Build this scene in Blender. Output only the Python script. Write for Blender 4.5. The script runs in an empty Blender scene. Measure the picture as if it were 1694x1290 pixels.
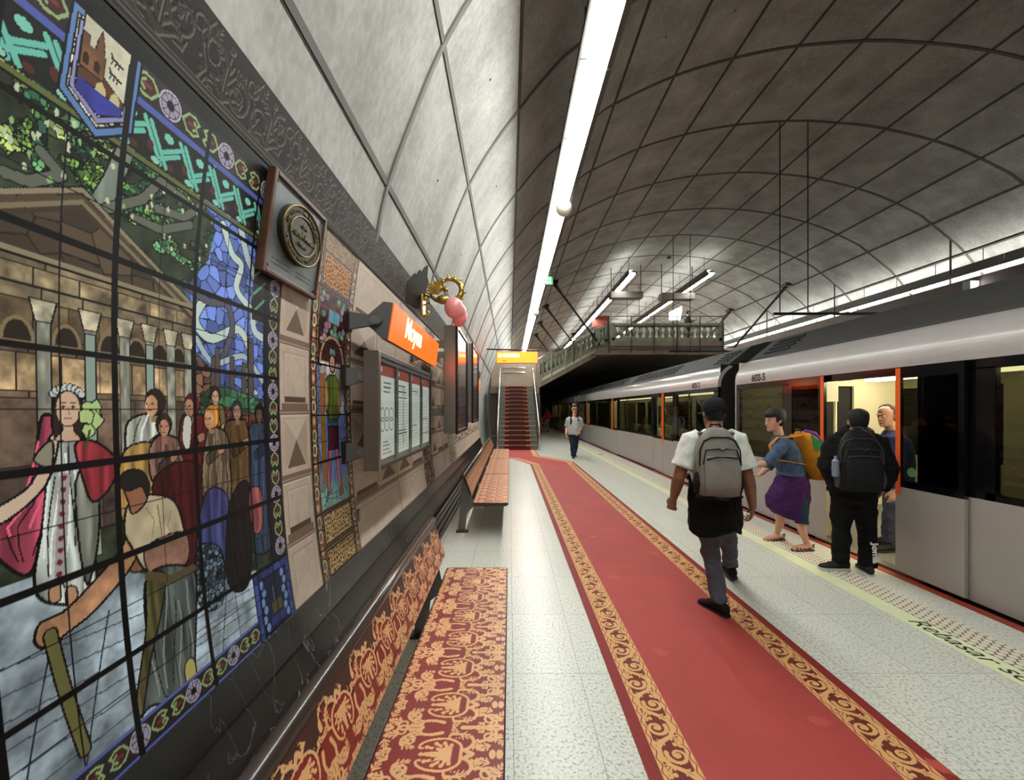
import bpy, bmesh, math, random
import numpy as np
from mathutils import Vector, Matrix
random.seed(7)
rng = np.random.default_rng(7)
scene = bpy.context.scene
COL = scene.collection

# ------------------------------------------------------------------ camera, world, exposure
F, VX, VY, EYE = 680.0, 843.0, 677.0, 1.65          # lens in pixels, vanishing point, eye height
cam_d = bpy.data.cameras.new('camera')
cam = bpy.data.objects.new('camera', cam_d); COL.objects.link(cam)
cam.location = (0, 0, EYE); cam.rotation_euler = (math.pi / 2, 0, 0)
cam_d.sensor_width = 36; cam_d.lens = F / 1694 * 36
cam_d.shift_x = (847 - VX) / 1694; cam_d.shift_y = (VY - 645) / 1694
cam_d.clip_start = 0.02; cam_d.clip_end = 300
scene.camera = cam
world = bpy.data.worlds.new('world'); scene.world = world; world.use_nodes = True
world.node_tree.nodes['Background'].inputs[0].default_value = (.5, .5, .5, 1)
world.node_tree.nodes['Background'].inputs[1].default_value = 0.02
vs = scene.view_settings
vs.view_transform = 'Standard'; vs.look = 'None'; vs.gamma = 1; vs.use_curve_mapping = False
vs.exposure = 0.68
scene.cycles.use_denoising = True
scene.cycles.max_bounces = 8; scene.cycles.diffuse_bounces = 5; scene.cycles.glossy_bounces = 3
scene.cycles.transparent_max_bounces = 10
scene.cycles.sample_clamp_indirect = 6
LINE_LIGHT = 30.0        # emission of the tubes of the ceiling lines
CAR_LIGHT = 12.0          # emission of the lamps inside the carriages

def at(px, py, Y):
    return Vector(((px - VX) * Y / F, Y, EYE + (VY - py) * Y / F))

# ------------------------------------------------------------------ colours and materials
def lin(c):
    if isinstance(c, str):
        c = c.lstrip('#'); c = [int(c[i:i + 2], 16) for i in (0, 2, 4)]
    a = np.asarray(c, float) / 255.0
    return np.where(a <= .04045, a / 12.92, ((a + .055) / 1.055) ** 2.4)
def rgba(c): return tuple(lin(c)) + (1.0,)

MATS = {}
def M(name, col=(128, 128, 128), rough=.5, metal=0., var=0., vscale=4., bump=0., bscale=40., emit=0., spec=.5, stretch=(1, 1, 1), coat=0.):
    if name in MATS: return MATS[name]
    m = bpy.data.materials.new(name); m.use_nodes = True; MATS[name] = m
    nt = m.node_tree; N = nt.nodes; L = nt.links; b = N['Principled BSDF']
    b.inputs['Base Color'].default_value = rgba(col)
    b.inputs['Roughness'].default_value = rough; b.inputs['Metallic'].default_value = metal
    b.inputs['Specular IOR Level'].default_value = spec
    b.inputs['Coat Weight'].default_value = coat; b.inputs['Coat Roughness'].default_value = .15
    if emit:
        b.inputs['Emission Color'].default_value = rgba(col); b.inputs['Emission Strength'].default_value = emit
    if var or bump:
        tc = N.new('ShaderNodeTexCoord'); mp = N.new('ShaderNodeMapping'); L.new(tc.outputs['Object'], mp.inputs[0])
        mp.inputs['Scale'].default_value = stretch
    if var:
        n = N.new('ShaderNodeTexNoise'); n.inputs['Scale'].default_value = vscale; n.inputs['Detail'].default_value = 6
        L.new(mp.outputs[0], n.inputs['Vector'])
        r = N.new('ShaderNodeValToRGB'); L.new(n.outputs['Fac'], r.inputs[0])
        c = lin(col)
        r.color_ramp.elements[0].position = .3; r.color_ramp.elements[1].position = .7
        r.color_ramp.elements[0].color = tuple(np.clip(c * (1 - var), 0, 1)) + (1,)
        r.color_ramp.elements[1].color = tuple(np.clip(c * (1 + var), 0, 1)) + (1,)
        L.new(r.outputs[0], b.inputs['Base Color'])
    if bump:
        n2 = N.new('ShaderNodeTexNoise'); n2.inputs['Scale'].default_value = bscale; n2.inputs['Detail'].default_value = 4
        L.new(mp.outputs[0], n2.inputs['Vector'])
        bp = N.new('ShaderNodeBump'); bp.inputs['Strength'].default_value = bump; bp.inputs['Distance'].default_value = .01
        L.new(n2.outputs['Fac'], bp.inputs['Height']); L.new(bp.outputs[0], b.inputs['Normal'])
    return m

def M_painted(name, rough=.35, spec=.5, grain=.0):
    """printed surface: its pattern comes from the mesh's colour attribute"""
    if name in MATS: return MATS[name]
    m = bpy.data.materials.new(name); m.use_nodes = True; MATS[name] = m
    nt = m.node_tree; N = nt.nodes; L = nt.links; b = N['Principled BSDF']
    a = N.new('ShaderNodeAttribute'); a.attribute_name = 'print'
    b.inputs['Roughness'].default_value = rough; b.inputs['Specular IOR Level'].default_value = spec
    if grain:
        tc = N.new('ShaderNodeTexCoord'); n = N.new('ShaderNodeTexNoise'); n.inputs['Scale'].default_value = 900
        L.new(tc.outputs['Object'], n.inputs['Vector'])
        mx = N.new('ShaderNodeMix'); mx.data_type = 'RGBA'; mx.blend_type = 'MULTIPLY'; mx.inputs[0].default_value = grain
        L.new(a.outputs['Color'], mx.inputs[6]); L.new(n.outputs['Fac'], mx.inputs[7]); L.new(mx.outputs[2], b.inputs['Base Color'])
    else:
        L.new(a.outputs['Color'], b.inputs['Base Color'])
    return m

def M_glass(name, tint=(60, 62, 60), refl=.06, rough=.02, gain=1.0):
    if name in MATS: return MATS[name]
    m = bpy.data.materials.new(name); m.use_nodes = True; MATS[name] = m
    nt = m.node_tree; N = nt.nodes; L = nt.links
    for n in list(N):
        if n.type != 'OUTPUT_MATERIAL': N.remove(n)
    out = N['Material Output']
    t = N.new('ShaderNodeBsdfTransparent'); t.inputs[0].default_value = rgba(tint)
    g = N.new('ShaderNodeBsdfGlossy'); g.inputs['Roughness'].default_value = rough
    fr = N.new('ShaderNodeFresnel'); fr.inputs[0].default_value = 1.5
    ad = N.new('ShaderNodeMath'); ad.operation = 'ADD'; ad.inputs[1].default_value = refl
    mx = N.new('ShaderNodeMixShader')
    ge = N.new('ShaderNodeNewGeometry'); iv = N.new('ShaderNodeMath'); iv.operation = 'SUBTRACT'; iv.inputs[0].default_value = 1; L.new(ge.outputs['Backfacing'], iv.inputs[1])
    mu = N.new('ShaderNodeMath'); mu.operation = 'MULTIPLY'                   # a thin pane reflects once, at its outer face
    sc_ = N.new('ShaderNodeMath'); sc_.operation = 'MULTIPLY'; sc_.inputs[1].default_value = gain; L.new(fr.outputs[0], sc_.inputs[0]); L.new(sc_.outputs[0], ad.inputs[0]); L.new(ad.outputs[0], mu.inputs[0]); L.new(iv.outputs[0], mu.inputs[1]); L.new(mu.outputs[0], mx.inputs[0]); L.new(t.outputs[0], mx.inputs[1]); L.new(g.outputs[0], mx.inputs[2])
    L.new(mx.outputs[0], out.inputs[0])
    return m

# ------------------------------------------------------------------ object bookkeeping
def tag(o, label=None, cat=None, group=None, kind=None):
    if label: o['label'] = label
    if cat: o['category'] = cat
    if group: o['group'] = group
    if kind: o['kind'] = kind
    return o
def empty(name, loc, label=None, cat=None, group=None, kind=None, rz=0):
    o = bpy.data.objects.new(name, None); COL.objects.link(o)
    o.location = loc; o.rotation_euler = (0, 0, rz); o.empty_display_size = .1
    return tag(o, label, cat, group, kind)
def copy_tree(o, parent=None):
    c = o.copy(); COL.objects.link(c)
    if parent is not None: c.parent = parent
    for ch in list(o.children): copy_tree(ch, c)
    return c

# ------------------------------------------------------------------ mesh builder
class MB:
    def __init__(s): s.v = []; s.f = []; s.mi = []
    def add(s, verts, faces, mi=0):
        k = len(s.v); s.v += [tuple(p) for p in verts]
        s.f += [tuple(i + k for i in f) for f in faces]; s.mi += [mi] * len(faces); return s
    def box(s, a, b, mi=0, mat=None):
        (x0, y0, z0), (x1, y1, z1) = a, b
        vs_ = [Vector(p) for p in ((x0, y0, z0), (x1, y0, z0), (x1, y1, z0), (x0, y1, z0), (x0, y0, z1), (x1, y0, z1), (x1, y1, z1), (x0, y1, z1))]
        if mat is not None: vs_ = [mat @ p for p in vs_]
        return s.add(vs_, [(0, 3, 2, 1), (4, 5, 6, 7), (0, 1, 5, 4), (1, 2, 6, 5), (2, 3, 7, 6), (3, 0, 4, 7)], mi)
    def rings(s, rings, mi=0, caps=True, closed=False):
        n = len(rings[0]); k = len(s.v)
        for r in rings: s.v += [tuple(p) for p in r]
        m = len(rings)
        for i in range(m if closed else m - 1):
            for j in range(n):
                a = k + i * n + j; b = k + i * n + (j + 1) % n
                c = k + ((i + 1) % m) * n + (j + 1) % n; d = k + ((i + 1) % m) * n + j
                s.f.append((a, b, c, d)); s.mi.append(mi)
        if caps and not closed:
            s.f.append(tuple(k + j for j in range(n))[::-1]); s.mi.append(mi)
            s.f.append(tuple(k + (m - 1) * n + j for j in range(n))); s.mi.append(mi)
        return s
    def tube(s, pts, rad, n=10, side=(1, 0, 0), mi=0, caps=True, sup=1.0):
        """swept elliptical tube; rad: number, list, or list of (across, deep)"""
        pts = [Vector(p) for p in pts]
        if not isinstance(rad, (list, tuple)): rad = [rad] * len(pts)
        R = [(r if isinstance(r, (list, tuple)) else (r, r)) for r in rad]
        rs = []; side = Vector(side)
        for i, p in enumerate(pts):
            t = (pts[min(i + 1, len(pts) - 1)] - pts[max(i - 1, 0)])
            t = t.normalized() if t.length > 1e-9 else Vector((0, 0, 1))
            sv = side - side.dot(t) * t
            if sv.length < 1e-3:
                alt = Vector((0, 1, 0)) if abs(t.y) < .9 else Vector((0, 0, 1)); sv = alt - alt.dot(t) * t
            sv.normalize(); nv = t.cross(sv)
            ring = []
            for j in range(n):
                a = 2 * math.pi * j / n; c, q = math.cos(a), math.sin(a)
                if sup != 1.0:
                    c = math.copysign(abs(c) ** sup, c); q = math.copysign(abs(q) ** sup, q)
                ring.append(p + sv * R[i][0] * c + nv * R[i][1] * q)
            rs.append(ring)
        return s.rings(rs, mi, caps)
    def lathe(s, prof, c=(0, 0, 0), n=16, mi=0):
        c = Vector(c)
        return s.rings([[c + Vector((r * math.cos(2 * math.pi * j / n), r * math.sin(2 * math.pi * j / n), z)) for j in range(n)] for r, z in prof], mi)
    def ball(s, c, r, n=12, m=8, mi=0, mat=None):
        c = Vector(c); r = Vector(r) if isinstance(r, (tuple, list, Vector)) else Vector((r, r, r))
        rs = []
        for i in range(m + 1):
            a = math.pi * (i + .02) / (m + .04) if 0 < i < m else (0.03 if i == 0 else math.pi - .03)
            ring = [Vector((r.x * math.sin(a) * math.cos(2 * math.pi * j / n), r.y * math.sin(a) * math.sin(2 * math.pi * j / n), -r.z * math.cos(a))) for j in range(n)]
            rs.append([c + (mat @ p if mat is not None else p) for p in ring])
        return s.rings(rs, mi)
    def prism(s, poly, ext, mi=0):
        """closed polygon of 3-D points extruded by vector ext"""
        n = len(poly); e = Vector(ext); P0 = [Vector(p) for p in poly]
        f = [tuple(range(n))[::-1], tuple(range(n, 2 * n))] + [(i, (i + 1) % n, n + (i + 1) % n, n + i) for i in range(n)]
        return s.add(P0 + [p + e for p in P0], f, mi)
    def build(s, name, mats, parent=None, smooth=False, origin=None, bevel=0, remesh=0, folds=0, sm=2, label=None):
        if not isinstance(mats, (list, tuple)): mats = [mats]
        me = bpy.data.meshes.new(name)
        o_ = Vector(origin) if origin is not None else Vector((0, 0, 0))
        me.from_pydata([tuple(Vector(p) - o_) for p in s.v], [], s.f)
        for m in mats: me.materials.append(m)
        me.polygons.foreach_set('material_index', s.mi)
        bm = bmesh.new(); bm.from_mesh(me); bmesh.ops.recalc_face_normals(bm, faces=bm.faces); bm.to_mesh(me); bm.free()
        if smooth: me.polygons.foreach_set('use_smooth', [True] * len(me.polygons))
        me.update()
        ob = bpy.data.objects.new(name, me); COL.objects.link(ob)
        if parent is not None: ob.parent = parent
        elif origin is not None: ob.location = o_
        if bevel:
            b = ob.modifiers.new('bevel', 'BEVEL'); b.width = bevel; b.segments = 2; b.limit_method = 'ANGLE'; b.angle_limit = .6
        if remesh:
            r = ob.modifiers.new('remesh', 'REMESH'); r.mode = 'VOXEL'; r.voxel_size = remesh; r.use_smooth_shade = True
            if folds:
                tx = bpy.data.textures.new(name + '_folds', 'CLOUDS'); tx.noise_scale = .09; tx.noise_depth = 2
                d = ob.modifiers.new('folds', 'DISPLACE'); d.texture = tx; d.strength = folds; d.texture_coords = 'LOCAL'; d.mid_level = .5
            if sm:
                q = ob.modifiers.new('smooth', 'SMOOTH'); q.factor = .5; q.iterations = sm
        if label: ob['label'] = label
        return ob

def struct(o): o['kind'] = 'structure'; return o

def text(name, body, size, mat, mtx, parent=None, extr=.001, shear=0, align='LEFT', sx=1.0, spacing=1.0, bold=0.0):
    cu = bpy.data.curves.new(name, 'FONT'); cu.body = body; cu.size = size; cu.extrude = extr; cu.shear = shear
    cu.align_x = align; cu.space_character = spacing; cu.offset = bold
    t = bpy.data.objects.new('tmp', cu); COL.objects.link(t)
    bpy.context.view_layer.update()
    me = bpy.data.meshes.new_from_object(t.evaluated_get(bpy.context.evaluated_depsgraph_get()))
    bpy.data.objects.remove(t)
    me.transform(Matrix.Diagonal((sx, 1, 1, 1))); me.transform(mtx)
    me.materials.clear(); me.materials.append(mat); me.name = name
    o = bpy.data.objects.new(name, me); COL.objects.link(o)
    if parent is not None:
        o.parent = parent; me.transform(Matrix.Translation(-parent.location))
    return o
def frame(origin, right, up):
    r = Vector(right).normalized(); u = Vector(up); u = (u - u.dot(r) * r).normalized(); n = r.cross(u)
    m = Matrix((r, u, n)).transposed().to_4x4(); m.translation = Vector(origin); return m

# ------------------------------------------------------------------ painted grids (printed film, carpets)
class Canvas:
    def __init__(s, a, b, col=(128, 128, 128)):
        s.a = np.asarray(a, float); s.b = np.asarray(b, float)           # a along, b up
        s.A, s.B = np.meshgrid(s.a, s.b); s.C = np.empty(s.A.shape + (3,)); s.C[:] = col
    def mask_poly(s, pts):
        p = np.asarray(pts, float)
        i0, i1 = np.searchsorted(s.a, [p[:, 0].min(), p[:, 0].max()]); j0, j1 = np.searchsorted(s.b, [p[:, 1].min(), p[:, 1].max()])
        sl = (slice(j0, j1 + 1), slice(i0, i1 + 1)); A = s.A[sl]; B = s.B[sl]
        m = np.zeros(A.shape, bool)
        for k in range(len(p)):
            x0, y0 = p[k - 1]; x1, y1 = p[k]
            if y0 == y1: continue
            c = ((y0 > B) != (y1 > B)) & (A < (x1 - x0) * (B - y0) / (y1 - y0) + x0); m ^= c
        return sl, m
    def poly(s, pts, col, edge=0, ecol=(14, 13, 14), jit=0, cells=0, ccol=(14, 13, 14), cw=.004, vary=.16, shade=None):
        sl, m = s.mask_poly(pts); col = np.asarray(col, float)
        c = np.broadcast_to(col, m.shape + (3,)).copy()
        if shade is not None: c *= shade(s.A[sl], s.B[sl])[..., None]
        if jit: c *= (1 + jit * fbm(s.A[sl], s.B[sl], .05))[..., None]
        if cells:
            d, r = voro(s.A[sl], s.B[sl], cells)
            c *= (1 + vary * (r - .5) * 2)[..., None]; c[d < cw] = ccol
        s.C[sl][m] = np.clip(c, 0, 255)[m]
        if edge: s.line(list(pts) + [pts[0]], edge, ecol)
        return sl, m
    def line(s, pts, w, col):
        p = np.asarray(pts, float)
        for k in range(len(p) - 1):
            (x0, y0), (x1, y1) = p[k], p[k + 1]
            i0, i1 = np.searchsorted(s.a, [min(x0, x1) - w, max(x0, x1) + w]); j0, j1 = np.searchsorted(s.b, [min(y0, y1) - w, max(y0, y1) + w])
            sl = (slice(j0, j1 + 1), slice(i0, i1 + 1)); A = s.A[sl]; B = s.B[sl]
            if A.size == 0: continue
            L2 = (x1 - x0) ** 2 + (y1 - y0) ** 2 + 1e-12
            t = np.clip(((A - x0) * (x1 - x0) + (B - y0) * (y1 - y0)) / L2, 0, 1)
            d = np.hypot(A - x0 - t * (x1 - x0), B - y0 - t * (y1 - y0)); s.C[sl][d < w / 2] = col
    def rect(s, a0, a1, b0, b1, col, **k): return s.poly([(a0, b0), (a1, b0), (a1, b1), (a0, b1)], col, **k)
    def disc(s, a, b, ra, rb, col, **k):
        return s.poly([(a + ra * math.cos(t), b + rb * math.sin(t)) for t in np.linspace(0, 2 * math.pi, 28, endpoint=False)], col, **k)
    def build(s, name, mat, surf, parent=None, origin=None):
        nb, na = s.A.shape
        V = surf(s.A, s.B).reshape(-1, 3)
        if origin is not None: V = V - np.asarray(origin)
        idx = np.arange(na * nb).reshape(nb, na)
        q = np.stack([idx[:-1, :-1], idx[:-1, 1:], idx[1:, 1:], idx[1:, :-1]], -1).reshape(-1, 4)
        me = bpy.data.meshes.new(name)
        me.vertices.add(len(V)); me.vertices.foreach_set('co', V.astype(np.float32).ravel())
        me.loops.add(q.size); me.loops.foreach_set('vertex_index', q.astype(np.int32).ravel())
        me.polygons.add(len(q)); me.polygons.foreach_set('loop_start', np.arange(0, q.size, 4, dtype=np.int32))
        me.update(calc_edges=True); me.validate()
        at_ = me.color_attributes.new('print', 'FLOAT_COLOR', 'POINT')
        c = np.ones((len(V), 4), np.float32); c[:, :3] = lin(np.clip(s.C, 0, 255).reshape(-1, 3)); at_.data.foreach_set('color', c.ravel())
        me.materials.append(mat); me.polygons.foreach_set('use_smooth', np.ones(len(q), bool))
        o = bpy.data.objects.new(name, me); COL.objects.link(o)
        if parent is not None: o.parent = parent
        return o
def hash2(i, j, k=0):
    h = (i.astype(np.int64) * 374761393 + j.astype(np.int64) * 668265263 + k * 974634757) & 0x7fffffff
    h = ((h ^ (h >> 13)) * 1274126177) & 0x7fffffff
    return ((h ^ (h >> 16)) & 0xffff) / 65535.0
def vnoise(a, b, k=0):
    i = np.floor(a); j = np.floor(b); u = a - i; v = b - j; u = u * u * (3 - 2 * u); v = v * v * (3 - 2 * v)
    return (hash2(i, j, k) * (1 - u) + hash2(i + 1, j, k) * u) * (1 - v) + (hash2(i, j + 1, k) * (1 - u) + hash2(i + 1, j + 1, k) * u) * v
def fbm(a, b, size, k=0):
    r = 0; amp = 1
    for o in range(4):
        r = r + amp * (vnoise(a / size, b / size, k + o) - .5) * 2; size /= 2.1; amp *= .55
    return r / 1.6
def voro(a, b, size, k=0):
    a = a / size; b = b / size; i = np.floor(a); j = np.floor(b)
    d1 = np.full(a.shape, 9.); d2 = np.full(a.shape, 9.); r = np.zeros(a.shape)
    for di in (-1, 0, 1):
        for dj in (-1, 0, 1):
            ii = i + di; jj = j + dj
            d = np.hypot(ii + .1 + .8 * hash2(ii, jj, k) - a, jj + .1 + .8 * hash2(ii, jj, k + 5) - b)
            n = d < d1; d2 = np.where(n, d1, np.minimum(d2, d)); r = np.where(n, hash2(ii, jj, k + 9), r); d1 = np.where(n, d, d1)
    return (d2 - d1) * size, r
def geo(a, b, n): return a * (b / a) ** np.linspace(0, 1, n)

# periodic pattern tile: strokes and leaves drawn once, looked up anywhere
class Tile:
    def __init__(s, w, h, res=320):
        s.w, s.h = w, h; s.n = res; s.m = int(res * h / w); s.T = np.zeros((s.m, s.n), np.uint8)
        s.X, s.Y = np.meshgrid((np.arange(s.n) + .5) * w / s.n, (np.arange(s.m) + .5) * h / s.m)
    def dot(s, x, y, r, v=1, ry=None):
        ry = ry or r
        dx = np.abs(s.X - x % s.w); dx = np.minimum(dx, s.w - dx); dy = np.abs(s.Y - y % s.h); dy = np.minimum(dy, s.h - dy)
        s.T[(dx / r) ** 2 + (dy / ry) ** 2 < 1] = v
    def stroke(s, pts, w0, w1, v=1):
        p = np.asarray(pts, float); seg = np.hypot(*np.diff(p, axis=0).T); L = np.r_[0, np.cumsum(seg)]
        k = max(3, int(L[-1] / (min(w0, w1) * .35 + .0004)))
        for t in np.linspace(0, L[-1], min(k, 260)):
            s.dot(np.interp(t, L, p[:, 0]), np.interp(t, L, p[:, 1]), w0 + (w1 - w0) * t / L[-1], v)
    def curl(s, x, y, r, a0, turns, w0, w1, v=1, shrink=.25):
        n = 40; t = np.linspace(0, 1, n); rr = r * (1 - (1 - shrink) * t); an = a0 + turns * 2 * math.pi * t
        s.stroke(np.c_[x + rr * np.cos(an), y + rr * np.sin(an)], w0, w1, v)
    def leaf(s, x, y, L, ang, wd, v=1, lobes=3, vein=True):
        for i in range(lobes):
            f = i / max(1, lobes - 1)
            for sg in (-1, 1):
                a = ang + sg * (1.0 - .5 * f); bx = x + math.cos(ang) * L * f * .6; by = y + math.sin(ang) * L * f * .6
                l = L * (.5 - .18 * f); s.stroke([(bx, by), (bx + math.cos(a) * l, by + math.sin(a) * l)], wd, wd * .4, v)
        s.stroke([(x, y), (x + math.cos(ang) * L, y + math.sin(ang) * L)], wd * 1.2, wd * .4, v)
        if v and vein: s.stroke([(x + math.cos(ang) * L * .15, y + math.sin(ang) * L * .15), (x + math.cos(ang) * L * .7, y + math.sin(ang) * L * .7)], wd * .28, wd * .2, 0)
    def at(s, a, b):
        i = np.floor((a % s.w) / s.w * s.n).astype(int) % s.n; j = np.floor((b % s.h) / s.h * s.m).astype(int) % s.m
        return s.T[j, i]

# ------------------------------------------------------------------ tunnel section (metres)
HC = 7.2
_sec = [(-.150, -.229), (-.166, -.165), (-.176, -.09), (-.180, 0), (-.1795, .08), (-.171, .16), (-.160, .211), (-.147, .27), (-.114, .36), (-.08, .439), (-.035, .515), (.018, .587),
        (.094, .678), (.14, .718), (.233, .793), (.284, .828), (.447, .904), (.607, .952), (.770, .984), (.96, 1.0)]
def smooth_path(p, k=6):
    p = np.asarray(p, float); out = []
    for i in range(len(p) - 1):
        p0, p1, p2, p3 = p[max(i - 1, 0)], p[i], p[i + 1], p[min(i + 2, len(p) - 1)]
        for t in np.linspace(0, 1, k, endpoint=False):
            out.append(.5 * ((2 * p1) + (-p0 + p2) * t + (2 * p0 - 5 * p1 + 4 * p2 - p3) * t * t + (-p0 + 3 * p1 - 3 * p2 + p3) * t ** 3))
    out.append(p[-1]); return np.asarray(out)
SEC_L = smooth_path(_sec) * HC + np.array([0, EYE])
SEC = np.vstack([SEC_L, np.c_[2 * HC - SEC_L[::-1, 0], SEC_L[::-1, 1]]])      # whole arch left to right
WZ = SEC_L[:, 1]; WXs = SEC_L[:, 0]
def wall_x(z): return np.interp(z, WZ, WXs)
def wall_px(px, py, off=0.0):
    z = 1.6
    for _ in range(40):
        x = float(wall_x(z)) + off; Y = F * x / (px - VX); z = .5 * z + .5 * (EYE + (VY - py) * Y / F)
    return Y, z
def wall_surf(off):
    def f(A, B): return np.stack([wall_x(B) + off, A, B], -1)
    return f
# ------------------------------------------------------------------ shared materials
def M_concrete():
    m = bpy.data.materials.new('concrete'); m.use_nodes = True
    nt = m.node_tree; N = nt.nodes; L = nt.links; b = N['Principled BSDF']
    tc = N.new('ShaderNodeTexCoord'); mp = N.new('ShaderNodeMapping'); mp.inputs['Scale'].default_value = (1, 1, .55)
    L.new(tc.outputs['Object'], mp.inputs[0])
    n1 = N.new('ShaderNodeTexNoise'); n1.inputs['Scale'].default_value = 1.3; n1.inputs['Detail'].default_value = 8; n1.inputs['Roughness'].default_value = .65
    n2 = N.new('ShaderNodeTexNoise'); n2.inputs['Scale'].default_value = 22; n2.inputs['Detail'].default_value = 5
    L.new(mp.outputs[0], n1.inputs['Vector']); L.new(mp.outputs[0], n2.inputs['Vector'])
    r = N.new('ShaderNodeValToRGB'); e = r.color_ramp.elements
    e[0].position = .25; e[0].color = rgba((132, 128, 123)); e[1].position = .75; e[1].color = rgba((184, 183, 178))
    L.new(n1.outputs['Fac'], r.inputs[0])
    mx = N.new('ShaderNodeMix'); mx.data_type = 'RGBA'; mx.blend_type = 'OVERLAY'; mx.inputs[0].default_value = .35
    L.new(r.outputs[0], mx.inputs[6]); L.new(n2.outputs['Fac'], mx.inputs[7]); L.new(mx.outputs[2], b.inputs['Base Color'])
    b.inputs['Roughness'].default_value = .75; b.inputs['Specular IOR Level'].default_value = .3
    bp = N.new('ShaderNodeBump'); bp.inputs['Strength'].default_value = .15; bp.inputs['Distance'].default_value = .01
    L.new(n2.outputs['Fac'], bp.inputs['Height']); L.new(bp.outputs[0], b.inputs['Normal'])
    return m
def M_terrazzo():
    m = bpy.data.materials.new('terrazzo'); m.use_nodes = True
    nt = m.node_tree; N = nt.nodes; L = nt.links; b = N['Principled BSDF']
    tc = N.new('ShaderNodeTexCoord')
    v = N.new('ShaderNodeTexNoise'); v.inputs['Scale'].default_value = 62; v.inputs['Detail'].default_value = 3.5; v.inputs['Roughness'].default_value = .6
    L.new(tc.outputs['Object'], v.inputs['Vector'])
    r = N.new('ShaderNodeValToRGB'); e = r.color_ramp.elements
    e[0].position = .33; e[0].color = rgba((142, 145, 135)); e[1].position = .47; e[1].color = rgba((214, 215, 204))
    k = e.new(.62); k.color = rgba((226, 227, 217))
    L.new(v.outputs['Fac'], r.inputs[0])
    n2 = N.new('ShaderNodeTexNoise'); n2.inputs['Scale'].default_value = .9; n2.inputs['Detail'].default_value = 3
    L.new(tc.outputs['Object'], n2.inputs['Vector'])
    r2 = N.new('ShaderNodeValToRGB'); r2.color_ramp.elements[0].color = (.9, .9, .89, 1); r2.color_ramp.elements[1].color = (1, 1, 1, 1)
    L.new(n2.outputs['Fac'], r2.inputs[0])
    m1 = N.new('ShaderNodeMix'); m1.data_type = 'RGBA'; m1.blend_type = 'MULTIPLY'; m1.inputs[0].default_value = 1
    L.new(r.outputs[0], m1.inputs[6]); L.new(r2.outputs[0], m1.inputs[7])
    bk = N.new('ShaderNodeTexBrick'); bk.offset = 0; bk.inputs['Scale'].default_value = 1; bk.inputs['Mortar Size'].default_value = .0022
    bk.inputs['Brick Width'].default_value = .42; bk.inputs['Row Height'].default_value = .74; bk.inputs['Mortar Smooth'].default_value = .2
    bk.inputs['Color1'].default_value = (1, 1, 1, 1); bk.inputs['Color2'].default_value = (.95, .95, .95, 1); bk.inputs['Mortar'].default_value = (.42, .42, .38, 1)
    mp = N.new('ShaderNodeMapping'); mp.inputs['Location'].default_value = (-.02, -.48 + .13, 0); L.new(tc.outputs['Object'], mp.inputs[0]); L.new(mp.outputs[0], bk.inputs['Vector'])
    m2 = N.new('ShaderNodeMix'); m2.data_type = 'RGBA'; m2.blend_type = 'MULTIPLY'; m2.inputs[0].default_value = 1
    L.new(m1.outputs[2], m2.inputs[6]); L.new(bk.outputs['Color'], m2.inputs[7]); L.new(m2.outputs[2], b.inputs['Base Color'])
    b.inputs['Roughness'].default_value = .3; b.inputs['Specular IOR Level'].default_value = .5
    return m
concrete = M_concrete(); terrazzo = M_terrazzo()
steel = M('brushed_steel', (150, 146, 138), .32, .85, bump=.05, bscale=60, stretch=(1, 1, 20))
dsteel = M('dark_steel', (62, 58, 54), .45, .6)
jointm = M('brown_joint', (56, 47, 40), .6, var=.25, vscale=6)
ribm = M('grey_rib', (84, 77, 70), .6, var=.2, vscale=3)
black = M('black_paint', (14, 14, 15), .35)
black_r = M('black_rubber', (16, 16, 17), .75)
white = M('white_paint', (225, 225, 220), .4)
lampwhite = M('lamp_diffuser', (250, 254, 248), .5, emit=LINE_LIGHT)
lampoff = M('housing_grey', (84, 82, 77), .6)
signor = M('sign_orange_lit', (255, 72, 10), .3, emit=1.7)
signtx = M('sign_text_lit', (255, 238, 170), .3, emit=2.6)
signbl = M('sign_grey', (112, 112, 114), .4, .3)
stone = M('mezzanine_stone', (122, 124, 104), .8, var=.18, vscale=5, bump=.1)
stoned = M('mezzanine_plaster', (128, 112, 98), .8, var=.15, vscale=3)
chrome = M('polished_tube', (205, 205, 200), .18, .9)
Y0, Y1 = -4.0, 52.0

def B(mb, name, mat, root=None, **k):
    if root is not None:
        r = root
        while r.parent is not None: r = r.parent
        return mb.build(name, mat, parent=root, origin=r.location, **k)
    return mb.build(name, mat, **k)

# ------------------------------------------------------------------ shell
def sweep(name, pts, y0, y1, mat, ny=1, smooth=True):
    mb = MB(); n = len(pts); ys = np.linspace(y0, y1, ny + 1)
    mb.add([(p[0], y, p[1]) for y in ys for p in pts], [(j * n + i, j * n + i + 1, (j + 1) * n + i + 1, (j + 1) * n + i) for j in range(ny) for i in range(n - 1)])
    return mb.build(name, mat, smooth=smooth)
kj = int(np.argmin(np.abs(SEC_L[:, 1] - (EYE + .27 * HC)))); nS = len(SEC)
struct(sweep('wall_left', SEC[:kj + 1], Y0, Y1, concrete, 14))
struct(sweep('ceiling', SEC[kj:nS - kj], Y0, Y1, concrete, 14))
struct(sweep('wall_right', SEC[nS - kj - 1:], Y0, Y1, concrete, 14))
mb = MB(); mb.add([(p[0], Y1, p[1]) for p in SEC], [tuple(range(nS))]); struct(mb.build('wall_far', M('far_wall', (118, 100, 88), .8, var=.1)))
mb = MB(); mb.add([(p[0], Y0, p[1]) for p in SEC], [tuple(range(nS))]); struct(mb.build('wall_back', concrete))
EDGE = 3.80
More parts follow.
